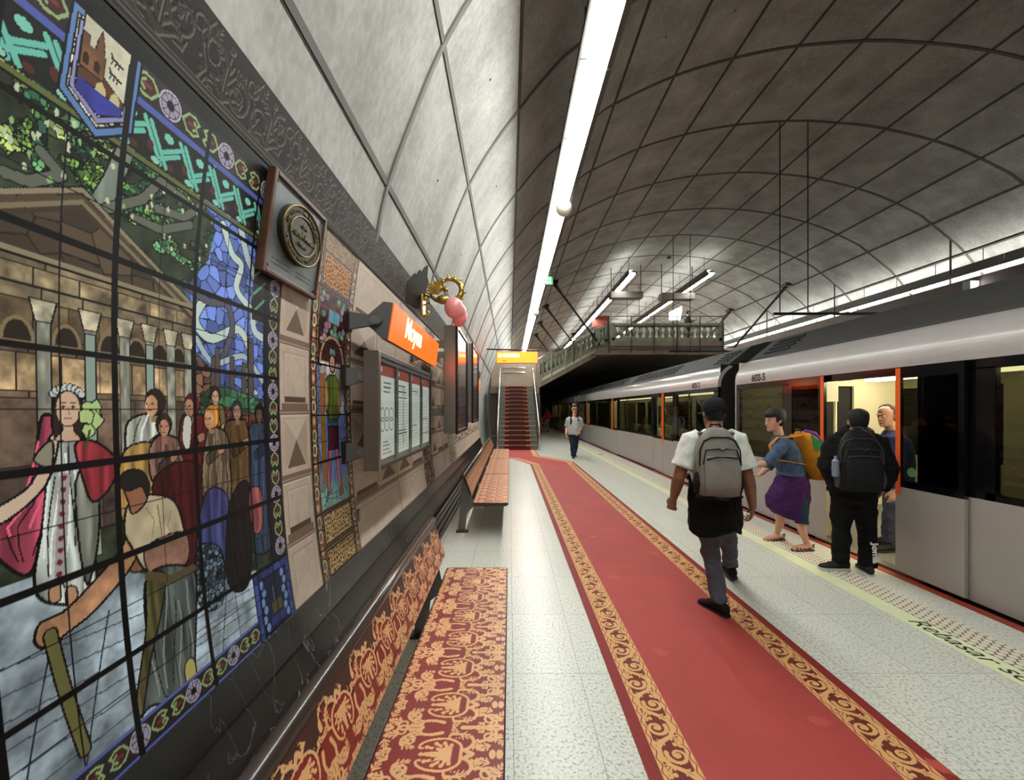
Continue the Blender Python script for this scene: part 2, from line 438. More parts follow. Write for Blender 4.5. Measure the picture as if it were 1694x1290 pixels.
mb = MB(); mb.box((-1.16, Y0, -.3), (EDGE, Y1, 0)); struct(mb.build('floor', terrazzo))
mb = MB(); mb.box((-1.5, Y0, -1.3), (16.2, Y1, -1.15)); struct(mb.build('floor_trackbed', M('ballast', (40, 38, 36), .9, var=.3, vscale=20)))
mb = MB(); mb.box((EDGE - .25, Y0, -1.15), (EDGE - .02, Y1, -.3)); struct(mb.build('wall_platform_edge', M('edge_wall', (58, 54, 50), .85)))
mb = MB(); mb.box((10.6, Y0, -1.15), (15.52, Y1, 0)); struct(mb.build('floor_opposite', M('floor_grey', (120, 118, 112), .5, var=.1)))
mb = MB(); mb.box((EDGE, Y0, -.10), (EDGE + .085, Y1, .004)); struct(mb.build('trim_edge_red', M('red_edge', (150, 52, 30), .5, var=.1)))

def sec_at(x):                      # height of arch above x (crown side)
    i = int(np.argmin(SEC_L[:, 0])); xs = SEC_L[i:, 0]; zs = SEC_L[i:, 1]
    return float(np.interp(x if x < HC else 2 * HC - x, xs, zs))
def arch_normals():
    t = np.gradient(SEC, axis=0); t /= np.linalg.norm(t, axis=1)[:, None]
    return np.c_[t[:, 1], -t[:, 0]]           # inward
NRM = arch_normals()
ks = int(np.argmin(np.abs(SEC_L[:, 1] - 3.12)))
for k in range(22):                 # cover strips of the ring joints
    yc = 3.56 + 2.2326 * k
    mb = MB(); rs = []
    for i in range(ks, nS - 12):
        p, n = SEC[i], NRM[i]
        rs.append([(p[0] - n[0] * .02, yc - .05, p[1] - n[1] * .02), (p[0] + n[0] * .016, yc - .026, p[1] + n[1] * .016), (p[0] + n[0] * .016, yc + .026, p[1] + n[1] * .016), (p[0] - n[0] * .02, yc + .05, p[1] - n[1] * .02)])
    mb.rings(rs); struct(mb.build('trim_ring_joint', ribm))
jx = [-.147, -.08, .018, .14, .284, .447, .607, .784, .96, 1.135, 1.305, 1.47, 1.632, 1.782, 1.924, 2.035]
for u in jx:
    x = u * HC; z = sec_at(x); i = int(np.argmin((SEC[:, 0] - x) ** 2 + (SEC[:, 1] - z) ** 2)); n = NRM[i]; t = (-n[1], n[0])
    w = .026
    q = [(x + t[0] * w - n[0] * .02, z + t[1] * w - n[1] * .02), (x + t[0] * w + n[0] * .011, z + t[1] * w + n[1] * .011), (x - t[0] * w + n[0] * .011, z - t[1] * w + n[1] * .011), (x - t[0] * w - n[0] * .02, z - t[1] * w - n[1] * .02)]
    mb = MB(); mb.prism([(a, Y0 + .05, b) for a, b in q], (0, Y1 - Y0 - .1, 0)); struct(mb.build('trim_long_joint', jointm))
mb = MB()                           # cast-in lifting sockets of the panels
for k in range(-1, 9):
    for u0, u1 in zip(jx[:8], jx[1:9]):
        for fy in (.5,):
            x = (u0 + (u1 - u0) * (.5)) * HC; z = sec_at(x); y = 3.56 + 2.2326 * (k + fy)
            i = int(np.argmin((SEC[:, 0] - x) ** 2 + (SEC[:, 1] - z) ** 2)); n = NRM[i]
            mb.tube([(x - n[0] * .01, y, z - n[1] * .01), (x + n[0] * .006, y, z + n[1] * .006)], .013, 8)
struct(mb.build('trim_panel_socket', black_r))

# ------------------------------------------------------------------ platform markings
strip = M('yellow_strip', (222, 228, 186), .35, var=.04, vscale=8)
mb = MB(); mb.box((3.06, .5, -.01), (3.225, 44, .002)); yl = struct(mb.build('trim_safety_line', strip))
text('lettering', 'Rebasar solo c', .17, M('letter_black', (22, 24, 20), .5), frame((3.105, F * 3.15 / (1512 - VX) + .02, .0026), (0, -1, 0), (1, 0, 0)), yl, .0005, shear=.25, sx=1.0, spacing=1.0, bold=0)
mb = MB(); mb.box((3.235, .5, -.01), (3.475, 44, .001)); tac = struct(mb.build('trim_tactile_band', M('tactile_base', (112, 92, 80), .6)))
mb = MB(); cream = M('tactile_cream', (222, 214, 196), .45, var=.06, vscale=3)
for j in range(5):
    for i in range(300):
        x = 3.258 + j * .0485; y = .9 + (i + .5 * (j % 2)) * .054
        if y < 15: mb.lathe([(.0255, .0), (.024, .004), (.014, .006)], (x, y, 0), 7)
mb.box((3.25, 15.2, 0), (3.46, 40, .003))
o = mb.build('tactile_studs', cream); o.parent = tac; o['kind'] = 'stuff'

# ------------------------------------------------------------------ ceiling light lines
def light_unit(name, wall_side, L=1.33, up=False):
    """origin: middle of the diffuser's under side. wall_side -1: wall is on -x"""
    w = wall_side
    h = MB()
    h.box((-.21, 0, .115), (.17, L, .135)) if w < 0 else h.box((-.17, 0, .115), (.21, L, .135))
    a, b = (.11, .17) if w < 0 else (-.17, -.11)
    h.box((a, 0, .0), (b, L, .115))
    a, b = (-.21, -.195) if w < 0 else (.195, .21)
    h.box((a, 0, .085), (b, L, .115))
    h.box((-.06, 0, .135), (.06, L, .20))
    root = empty(name, (0, 0, 0))
    B(h, 'housing', lampoff, root)
    d = MB(); prof = [(-.100, .10), (-.104, .045), (-.088, .012), (-.06, 0), (.06, 0), (.088, .012), (.104, .04), (.100, .10)]
    d.rings([[(x, y, z) for x, z in prof] for y in (.055, L - .055)])
    B(d, 'diffuser', lampwhite, root)
    if up: h = MB(); h.box((-.19, 0, .0), (-.17, L, .27)); B(h, 'side_lip', lampoff, root); d = MB(); d.box((-.16, .03, .205), (.0, L - .03, .215)); B(d, 'up_diffuser', M('lamp_up', (250, 254, 248), .5, emit=LINE_LIGHT * .34), root)
    return root
def rods(root, zt, xs, y):
    m = MB()
    for x in xs: m.tube([(x, y, .19), (x, y, zt)], .009, 6)
    return B(m, 'suspension_rod', dsteel, root)
def line(n, x, z, y0, side, label, group, rod=None, step=1.345, up=False):
    proto = light_unit('ceiling_light', side, up=up)
    tag(proto, label, 'ceiling light', group)
    if rod: rods(proto, rod - z, (0,), .66)
    for i in range(n):
        o = proto if i == 0 else copy_tree(proto)
        o.location = (x, y0 + i * step, z)
LX, LZ = .97, EYE + 3.79
line(37, LX, LZ, 4.59 - 1.345 * 6, -1, 'slim white ceiling lamp in the long line over the carpeted platform', 'lamps of the line over the near platform', sec_at(LX) + .02)
RX, RZ = 13.87, EYE + 4.05
line(28, RX, RZ, 6.0, 1, 'slim white ceiling lamp in the line beyond the train', 'lamps of the line over the far platform', sec_at(RX) + .02, up=True)
line(22, 5.47, EYE + 5.95, 18.2, -1, 'slim white lamp hung above the gallery, left hand line', 'left lamp line above the gallery', sec_at(5.47) + .02, up=True)
line(22, 8.93, EYE + 5.95, 18.2, 1, 'slim white lamp hung above the gallery, right hand line', 'right lamp line above the gallery', sec_at(8.93) + .02, up=True)

def globe(x, y, z, label, r=.12):
    root = empty('loudspeaker', (x, y, z), label, 'loudspeaker', 'globe loudspeakers under the lamp lines')
    m = MB(); m.ball((x, y, z), r, 20, 14); B(m, 'shell', M('globe_cream', (205, 200, 185), .4), root, smooth=True)
    m = MB(); m.lathe([(.07, -.112), (.05, -.124), (.0, -.125)], (x, y, z), 16); B(m, 'grille', dsteel, root)
    m = MB(); m.tube([(x, y, z + .1), (x, y, z + .155)], .02, 8); B(m, 'stem', dsteel, root)
globe(LX + .01, 7.42, LZ - .16, 'cream globe loudspeaker hanging on the nearest long lamp line', .145)
globe(LX + .01, 15.4, LZ - .16, 'small globe loudspeaker on the left lamp line past the exit sign', .12)
globe(RX - .1, F * 13.77 / (1405 - VX), RZ - .16, 'small globe loudspeaker under the lamp line beyond the train', .13)

# ------------------------------------------------------------------ exit sign, emergency lamp
root = empty('exit_sign', (LX, 11.65, LZ - .16), 'small green lit exit sign hanging from the left lamp line', 'exit sign')
yy = 11.65
mb = MB(); mb.box((LX - .02, yy, LZ - .26), (LX + .26, yy + .05, LZ - .02)); B(mb, 'case', lampoff, root)
mb = MB(); mb.box((LX - .0, yy - .006, LZ - .14), (LX + .24, yy, LZ - .04)); mb.box((LX, yy - .006, LZ - .245), (LX + .24, yy, LZ - .155)); B(mb, 'panel', M('exit_green', (16, 150, 62), .4, emit=1.0), root)
mb = MB()
for zb in (LZ - .135, LZ - .24):
    mb.prism([(LX + .03, yy - .008, zb + .035), (LX + .10, yy - .008, zb + .035), (LX + .10, yy - .008, zb + .06), (LX + .03, yy - .008, zb + .06)], (0, .002, 0))
    mb.prism([(LX + .10, yy - .008, zb + .02), (LX + .14, yy - .008, zb + .047), (LX + .10, yy - .008, zb + .075)], (0, .002, 0))
    mb.tube([(LX + .18, yy - .007, zb + .08), (LX + .178, yy - .007, zb + .04), (LX + .2, yy - .007, zb + .012)], .007, 6); mb.ball((LX + .182, yy - .007, zb + .088), .008, 8, 6)
B(mb, 'pictogram', M('picto_white', (235, 255, 240), .4, emit=.7), root)
ye = F * 13.2 / (1605 - VX); ze = EYE + (VY - 474) * ye / F
root = empty('wall_hiding_panel', (13.4, 20, EYE + 3.4), 'long brown panel added under the lamp line beyond the train to hide the bright wall', 'duct')
mb = MB(); mb.box((13.36, 2, EYE + 2.95), (13.5, 50, EYE + 3.80)); B(mb, 'casing', M('hiding_panel_brown', (104, 88, 80), .6, var=.12, vscale=2), root)  # brown panel added to hide the brightly lit wall behind the lamp line
mb = MB(); mb.tube([(13.32, 2, EYE + 3.42), (13.32, 50, EYE + 3.42)], .05, 8); B(mb, 'pipe', dsteel, root)
for k in range(10):
    y = 8.03 + 2.2326 * 2 * k; mb = MB(); mb.box((13.40, y, EYE + 3.8), (13.44, y + .03, sec_at(13.42))); B(mb, 'hanger', dsteel, root)
root = empty('emergency_lamp', (13.2, ye, ze), 'small square bright lamp below the far lamp line', 'lamp')
mb = MB(); mb.box((13.08, ye - .1, ze - .16), (13.34, ye + .1, ze + .16)); B(mb, 'case', M('lamp_case', (170, 172, 176), .4), root, bevel=.02)
mb = MB(); mb.box((13.10, ye - .112, ze + .0), (13.32, ye - .1, ze + .13)); mb.box((13.10, ye - .112, ze - .13), (13.32, ye - .1, ze - .03)); B(mb, 'lens', M('cold_lamp', (235, 240, 255), .4, emit=6), root)

# ------------------------------------------------------------------ overhead conductor, rods, struts
cx, cz = 9.15, EYE + 2.30
root = empty('conductor_rail', (cx, 10.28, cz), 'dark overhead conductor rail with cross arms above the tracks', 'conductor rail')
mb = MB(); mb.tube([(cx, .5, cz), (cx, 50, cz)], (.05), 8); B(mb, 'rail', dsteel, root)
for k in range(0, 5):
    y = 10.28 + 2.2326 * 3 * k
    mb = MB(); mb.box((6.6, y - .03, cz + .06), (9.25, y + .03, cz + .12)); mb.tube([(cx, y, cz), (cx, y, cz + .1)], .03, 6); B(mb, 'cross_arm', dsteel, root)
    for x in (6.76, 7.46):
        mb = MB(); mb.tube([(x, y, cz + .1), (x, y, sec_at(x) + .01)], .014, 6); B(mb, 'hanger_rod', dsteel, root)
mb = MB(); mb.tube([(12.6, .5, EYE + 4.35), (12.6, 50, EYE + 4.35)], .018, 6); tag(mb.build('power_cable', black_r, origin=(12.6, 10, EYE + 4.35)), 'thin black cable running along above the far lamp line', 'cable')
def strut(a, b, lab, grp):
    a, b = Vector(a), Vector(b); root = empty('hanger_strut', b, lab, 'strut', grp)
    mb = MB(); mb.tube([a, b], [.05, .05], 8); mb.tube([a, a + (b - a) * .22], [.085, .06], 8); B(mb, 'bar', M('strut_brown', (66, 57, 50), .5, .3), root, smooth=True)
    mb = MB(); mb.box(a - Vector((.2, .2, .07)), a + Vector((.2, .2, .07))); B(mb, 'ceiling_bracket', dsteel, root)
for i, Y in enumerate((19.2, 23.6, 28.1, 32.6)):
    x = 2.05; strut((x, Y, sec_at(x) - .05), (4.3, Y + 1.0, 5.0), ['nearest and longest brown strut from the vault to the left gallery stair', 'second brown strut behind the nearest one at left of the gallery', 'third brown strut at left, above the stair sign', 'farthest of the brown struts at left of the gallery'][i], None)
for i, Y in enumerate((18.8, 23.6)):
    x = 12.7; strut((x, Y, sec_at(x) - .05), (11.0, Y + 1.3, 4.7), ['brown strut from the vault down to the right end of the gallery', 'brown strut behind, at the far right end of the gallery'][i], None)
# ------------------------------------------------------------------ train
TX = 3.93; TC = TX + 1.40; TR = TX + 2.8
silver = M('train_silver', (172, 167, 166), .3, .0, coat=.3)
greyp = M('train_grey', (168, 163, 159), .42, .25, var=.04, vscale=2)
roofm = M('train_roof', (58, 57, 56), .6, var=.08, vscale=3)
tblack = M('train_black', (10, 10, 11), .12, coat=.3)
orange = M('door_orange', (226, 92, 22), .45)
cabin = M('cabin_cream', (205, 200, 172), .5)
cabinf = M('cabin_floor', (96, 96, 92), .6, var=.15, vscale=30)
glass = M_glass('train_glass', (124, 126, 116), .02, gain=.4)
glassd = M_glass('train_glass_clear', (170, 172, 160), .02, gain=.4)
cablamp = M('cabin_lamp', (255, 240, 205), .5, emit=CAR_LIGHT)
slat = M('louvre_black', (12, 12, 12), .6)

def car(label, y0, y1, doors, windows, number, ny, open_doors=(), vents=()):
    """y0 near end, y1 far end; doors: centre positions; windows: (ya, yb)"""
    r = empty('metro_carriage', (TC, (y0 + y1) / 2, -.95), label, 'train carriage', 'carriages of the metro train')
    c = r.location
    def bb(name, a, b, m, bevel=0, par=None, **k):
        q = MB(); q.box(a, b); return B(q, name, m, par or r, bevel=bevel, **k)
    # silver shoulder
    prof = [(TX, 2.075), (TX + .003, 2.17), (TX + .03, 2.27), (TX + .085, 2.365), (TX + .16, 2.44), (TX + .23, 2.485)]
    prof = list(map(tuple, smooth_path(prof, 4)))
    inner = [(x + .06, z - .03) for x, z in prof[::-1]]
    q = MB()
    q.prism([(x, y0, z) for x, z in prof + inner], (0, y1 - y0, 0)); B(q, 'shoulder_panel', silver, r)
    # roof
    rp = [(TX + .21, 2.475), (TX + .25, 2.52), (TX + .66, 2.85), (TX + .95, 2.93), (TC, 2.95)]
    rp = rp + [(2 * TC - x, z) for x, z in rp[-2::-1]]
    q = MB(); q.prism([(x, y0 + .05, z) for x, z in rp], (0, y1 - y0 - .1, 0)); B(q, 'roof', roofm, r)
    for va, vb, n in vents:
        q = MB(); d = Vector((.41, 0, .33)).normalized(); nn = Vector((-.33, 0, .41)).normalized()
        for i in range(n):
            p = Vector((TX + .25, 0, 2.52)) + d * (.10 + .30 * i / max(1, n - 1)); w = .022
            q.prism([p - d * w + nn * .002 + Vector((0, va, 0)), p + d * w + nn * .002 + Vector((0, va, 0)), p + d * w + nn * .02 + Vector((0, va, 0)), p - d * w + nn * .012 + Vector((0, va, 0))], (0, vb - va, 0))
        B(q, 'roof_vent', slat, r)
    # far side, floor, inner ceiling, ends
    q = MB(); q.box((TR - .05, y0, -.5), (TR, y1, .9)); q.box((TR - .05, y0, 2.0), (TR, y1, 2.5))
    for a, b in [(d - .95, d + .95) for d in doors]: q.box((TR - .05, max(a, y0), .9), (TR, max(a, y0) + .3, 2.0)); q.box((TR - .05, min(b, y1) - .3, .9), (TR, min(b, y1), 2.0))
    B(q, 'far_side', cabin, r)
    bb('far_glass', (TR - .03, y0 + .1, .9), (TR - .015, y1 - .1, 2.0), tblack)
    bb('cabin_floor', (TX + .05, y0, -.08), (TR - .05, y1, .012), cabinf)
    bb('cabin_ceiling', (TX + .08, y0 + .02, 2.2), (TR - .06, y1 - .02, 2.25), cabin)
    bb('underframe', (TX + .08, y0 + .1, -.75), (TR - .08, y1 - .1, -.1), black_r)
    q = MB(); q.box((TC - .75, y0 + .3, 2.11), (TC - .6, y1 - .3, 2.2)); q.box((TC + .6, y0 + .3, 2.11), (TC + .75, y1 - .3, 2.2)); B(q, 'cabin_lamp', cablamp, r)
    for ye_ in (y0 + .02, y1 - .06):
        q = MB(); q.box((TX + .06, ye_, -.1), (TC - .62, ye_ + .04, 2.45)); q.box((TC + .62, ye_, -.1), (TR - .06, ye_ + .04, 2.45)); q.box((TC - .62, ye_, 2.05), (TC + .62, ye_ + .04, 2.45)); B(q, 'end_panel', cabin, r); yb_ = ye_ - .018 if ye_ < (y0 + y1) / 2 else ye_ + .042
        q = MB(); q.box((TX + .06, yb_, -.1), (TC - .62, yb_ + .016, 2.5)); q.box((TC + .62, yb_, -.1), (TR - .06, yb_ + .016, 2.5)); q.box((TC - .62, yb_, 2.05), (TC + .62, yb_ + .016, 2.5)); B(q, 'end_skin', black_r, r)
    q = MB(); q.box((TX + .0, y1 - .03, .0), (TX + .05, y1, 2.1)); B(q, 'corner_post', silver, r)
    # window band header and sill
    bb('header', (TX + .004, y0, 1.99), (TX + .06, y1, 2.075), tblack)
    spans = []                                   # lower skirt leaves door ways free
    cur = y0
    for dc in sorted(doors):
        spans.append((cur, dc - .70)); cur = dc + .70
    spans.append((cur, y1))
    for a, b in spans:
        bb('side_panel', (TX, a + .004, .02), (TX + .05, b - .004, .9), greyp, bevel=.004)
        bb('skirt', (TX + .02, a, -.3), (TX + .05, b, .02), black_r)
    for a, b in windows:
        q = MB()
        q.box((TX + .004, a, .9), (TX + .05, b, .96)); q.box((TX + .004, a, .9), (TX + .05, a + .07, 2.0)); q.box((TX + .004, b - .07, .9), (TX + .05, b, 2.0))
        w = B(q, 'window_frame', tblack, r)
        bb('pane', (TX + .008, a + .07, .96), (TX + .016, b - .07, 1.99), glass, par=w)
    used = sorted([(a, b) for a, b in windows] + [(d - .70, d + .70) for d in doors]); cur = y0
    for a, b in used + [(y1, y1)]:
        if a - cur > .01: bb('window_pillar', (TX + .004, cur, .9), (TX + .05, a, 2.0), tblack)
        cur = max(cur, b)
    for dc in doors:
        op = dc in open_doors
        for sg in (-1, 1):
            if op: ya, yb, x = (dc - 1.10, dc - .47, TX - .045) if sg < 0 else (dc + .47, dc + 1.10, TX - .045)
            else: ya, yb, x = (dc - .69, dc - .012, TX - .0) if sg < 0 else (dc + .012, dc + .69, TX - .0)
            q = MB(); q.box((x, ya, .035), (x + .035, yb, .88))
            dl = B(q, 'door', greyp, r, bevel=.003)
            q = MB(); q.box((x, ya, .88), (x + .035, yb, .95)); q.box((x, ya, 1.96), (x + .035, yb, 2.07)); q.box((x, ya, .95), (x + .035, ya + .05, 1.96)); q.box((x, yb - .05, .95), (x + .035, yb, 1.96))
            B(q, 'door_frame', tblack, dl)
            bb('pane', (x + .006, ya + .05, .95), (x + .014, yb - .05, 1.96), glassd, par=dl)
            e0 = (yb - .055, yb - .004) if sg < 0 else (ya + .004, ya + .055)
            bb('orange_edge', (x - .004, e0[0], .80), (x + .0, e0[1], 2.06), orange, par=dl, label='orange door edge strip')
            if op and sg < 0:
                q = MB(); q.tube([(x - .003, yb - .17, 1.04), (x + .003, yb - .17, 1.04)], .045, 18); B(q, 'sticker', M('green_sticker', (90, 130, 80), .5), dl)
                bb('label_plate', (x - .006, yb - .05, 1.02), (x - .004, yb - .006, 1.10), M('plate_pale', (205, 190, 175), .5), par=dl)
        q = MB()
        for y in (dc - .68, dc + .64): q.box((TX + .01, y, 0), (TX + .09, y + .04, 2.0))
        B(q, 'door_jamb', black, r)
        bb('door_sill', (TX + .0, dc - .68, -.02), (TX + .12, dc + .68, .016), steel)
        for y in (dc - .78, dc + .78):
            q = MB(); q.tube([(TX + .34, y, .01), (TX + .34, y, 2.2)], .018, 8); B(q, 'grab_pole', M('pole_cream', (225, 218, 180), .35), r)
        q = MB(); q.box((TX + .12, dc + .73, .0), (TX + .34, dc + .77, .85)); q.box((TX + .12, dc + .73, 1.75), (TX + .34, dc + .77, 2.2)); q.box((TX + .12, dc + .73, .85), (TX + .15, dc + .77, 1.75)); B(q, 'draught_screen', cabin, r)
    # seats along the far side
    a = y0 + .6
    while a < y1 - 1.6:
        if all(abs(a + .6 - d) > 1.5 for d in doors):
            q = MB(); q.box((TR - .55, a, .3), (TR - .1, a + 1.2, .45)); q.box((TR - .2, a, .45), (TR - .1, a + 1.2, 1.0)); B(q, 'seat', M('seat_red', (112, 114, 104), .6), r, bevel=.03)
            a += 1.3
        else: a += .4
    t = text('carriage_number', number, .155, M('number_black', (16, 16, 18), .6), frame((TX - .004, ny + .05, 2.10), (0, -1, 0), (0, 0, 1)), r, .0008, bold=.003)
    return r
near = car('nearest silver and grey metro carriage with one door open', -3, 7.16, [4.61], [(5.85, 7.10), (1.2, 3.40)], '602-5', 6.62, open_doors=(4.61,), vents=((6.25, 6.85, 4),))
mid = car('second silver metro carriage with closed doors, behind the man in the cap', 7.76, 23.9, [10.55, 15.7, 20.85], [(7.85, 9.75), (11.35, 14.9), (16.5, 20.05), (21.65, 23.8)], '602-2', 8.80,
          vents=((8.0, 8.55, 4),) + tuple((10.6 + .62 * i, 11.1 + .62 * i, 4) for i in range(6)) + tuple((15.5 + .62 * i, 16.0 + .62 * i, 4) for i in range(8)))
far = car('farthest silver metro carriage under the gallery stairs', 24.5, 40.5, [27.3, 32.4, 37.5], [(24.6, 26.5), (28.1, 31.6), (33.2, 36.7)], '602-3', 25.6)
for (a, b), lab, pr in (((7.165, 7.755), 'black bellows gangway between the two nearest carriages', near), ((23.905, 24.495), 'black bellows gangway between the two farther carriages', far)):
    r = empty('gangway', (TC, (a + b) / 2, 0), lab, 'gangway'); q = MB()
    n = 9
    for i in range(n):
        y = a + (b - a) * (i + .5) / n; w = (b - a) / n * .42; g = .0 if i % 2 else .05
        q.box((TX + .28 + g, y - w, .05), (TR - .28 - g, y + w, 2.35 - g))
    q.box((TX + .4, a, .1), (TR - .4, b, 2.25)); B(q, 'bellows', black_r, r)
    q = MB(); q.box((TC - .6, a, -.6), (TC + .6, b, -.3)); B(q, 'coupler', dsteel, r)
for x in (TC - .72, TC + .72, 2 * HC - TC - .72 , 2 * HC - TC + .72):
    q = MB(); q.box((x - .035, Y0 + .1, -1.15), (x + .035, Y1 - .1, -.98)); struct(q.build('trim_rail', M('rail_steel', (110, 104, 98), .4, .8)))
# ------------------------------------------------------------------ printed wall film
film = M_painted('printed_film', .4, .2)
film_m = M_painted('printed_film_matt', .55, .3)
film_frieze = M_painted('printed_frieze', .6, .15)
LEAD = (12, 11, 13)
def pp(pts): return [wall_px(x, y) for x, y in pts]
def sp(pts):                        # the same, closed and rounded
    q = pp(pts); n = len(q); r = smooth_path(q[-2:] + q + q[:3], 5); return [tuple(p) for p in r[10:10 + 5 * n]]
def folds(c, q, n, col, w=.004, seed=0):
    """lead lines and light streaks running down a robe outlined by q"""
    R = random.Random(seed + len(q)); a = np.asarray(q); z0, z1 = a[:, 1].min(), a[:, 1].max()
    def span(z):
        xs = []
        for k in range(len(a)):
            (x0, y0), (x1, y1) = a[k - 1], a[k]
            if (y0 > z) != (y1 > z): xs.append(x0 + (x1 - x0) * (z - y0) / (y1 - y0))
        return (min(xs), max(xs)) if len(xs) > 1 else None
    for i in range(n):
        f = (i + .5 + R.uniform(-.3, .3)) / n; top = R.uniform(.55, .97); bot = R.uniform(.02, .35); pts = []
        for t in np.linspace(top, bot, 7):
            s_ = span(z0 + (z1 - z0) * t)
            if s_: pts.append((s_[0] + (s_[1] - s_[0]) * min(.97, max(.03, f + .06 * math.sin(t * 7 + i))), z0 + (z1 - z0) * t))
        if len(pts) > 1: c.line(pts, w * (1 if i % 2 else 1.6), LEAD if i % 2 else tuple(np.clip(np.asarray(col) * 1.25 + 12, 0, 255)))
def blob(cx, cy, rx, ry, n=18, k=.25, seed=0):
    r = random.Random(seed); return [(cx + rx * math.cos(t) * (1 + r.uniform(-k, k)), cy + ry * math.sin(t) * (1 + r.uniform(-k, k))) for t in np.linspace(0, 2 * math.pi, n, endpoint=False)]
def roundel(c, y, z, r):
    c.disc(y, z, r, r, (190, 180, 200)); c.disc(y, z, r * .86, r * .86, (70, 64, 78)); c.disc(y, z, r * .78, r * .78, (165, 152, 176))
    c.disc(y, z, r * .36, r * .36, LEAD); 
    for t in range(8): c.line([(y + r * .36 * math.cos(t * .785), z + r * .36 * math.sin(t * .785)), (y + r * .9 * math.cos(t * .785), z + r * .9 * math.sin(t * .785))], .003, LEAD)
def heart(c, y, z, s, ang):
    ca, sa = math.cos(ang), math.sin(ang)
    def T(p): return [(y + s * (u * ca - v * sa), z + s * (u * sa + v * ca)) for u, v in p]
    c.poly(T([(-1, 0), (-.5, .75), (.25, .8), (.8, .45), (.45, 0), (.8, -.45), (.25, -.8), (-.5, -.75)]), (70, 36, 40))
    for sg in (1, -1):
        c.line(T([(-1, 0), (-.45, .7 * sg), (.25, .78 * sg), (.8, .45 * sg), (.5, .1 * sg), (.2, .35 * sg)]), s * .2, (150, 178, 120))
    c.line(T([(-.3, 0), (.3, 0)]), s * .3, (120, 60, 55))
def pattern_band(c, y0, y1, z0, z1, vertical=False, seed=0):
    w = (y1 - y0) if vertical else (z1 - z0); n0, n1 = (z0, z1) if vertical else (y0, y1); cc = (y0 + y1) / 2 if vertical else (z0 + z1) / 2
    c.rect(y0, y1, z0, z1, (46, 38, 44), jit=.2)
    t = n0 + w * .6; i = 0
    while t < n1 - w * .3:
        y, z = (cc, t) if vertical else (t, cc); a = math.pi / 2 if vertical else 0
        if i % 3 == 0: roundel(c, y, z, w * .46); t += w * .95
        else: heart(c, y, z, w * .42, a if i % 3 == 1 else a + math.pi); t += w * .92
        i += 1

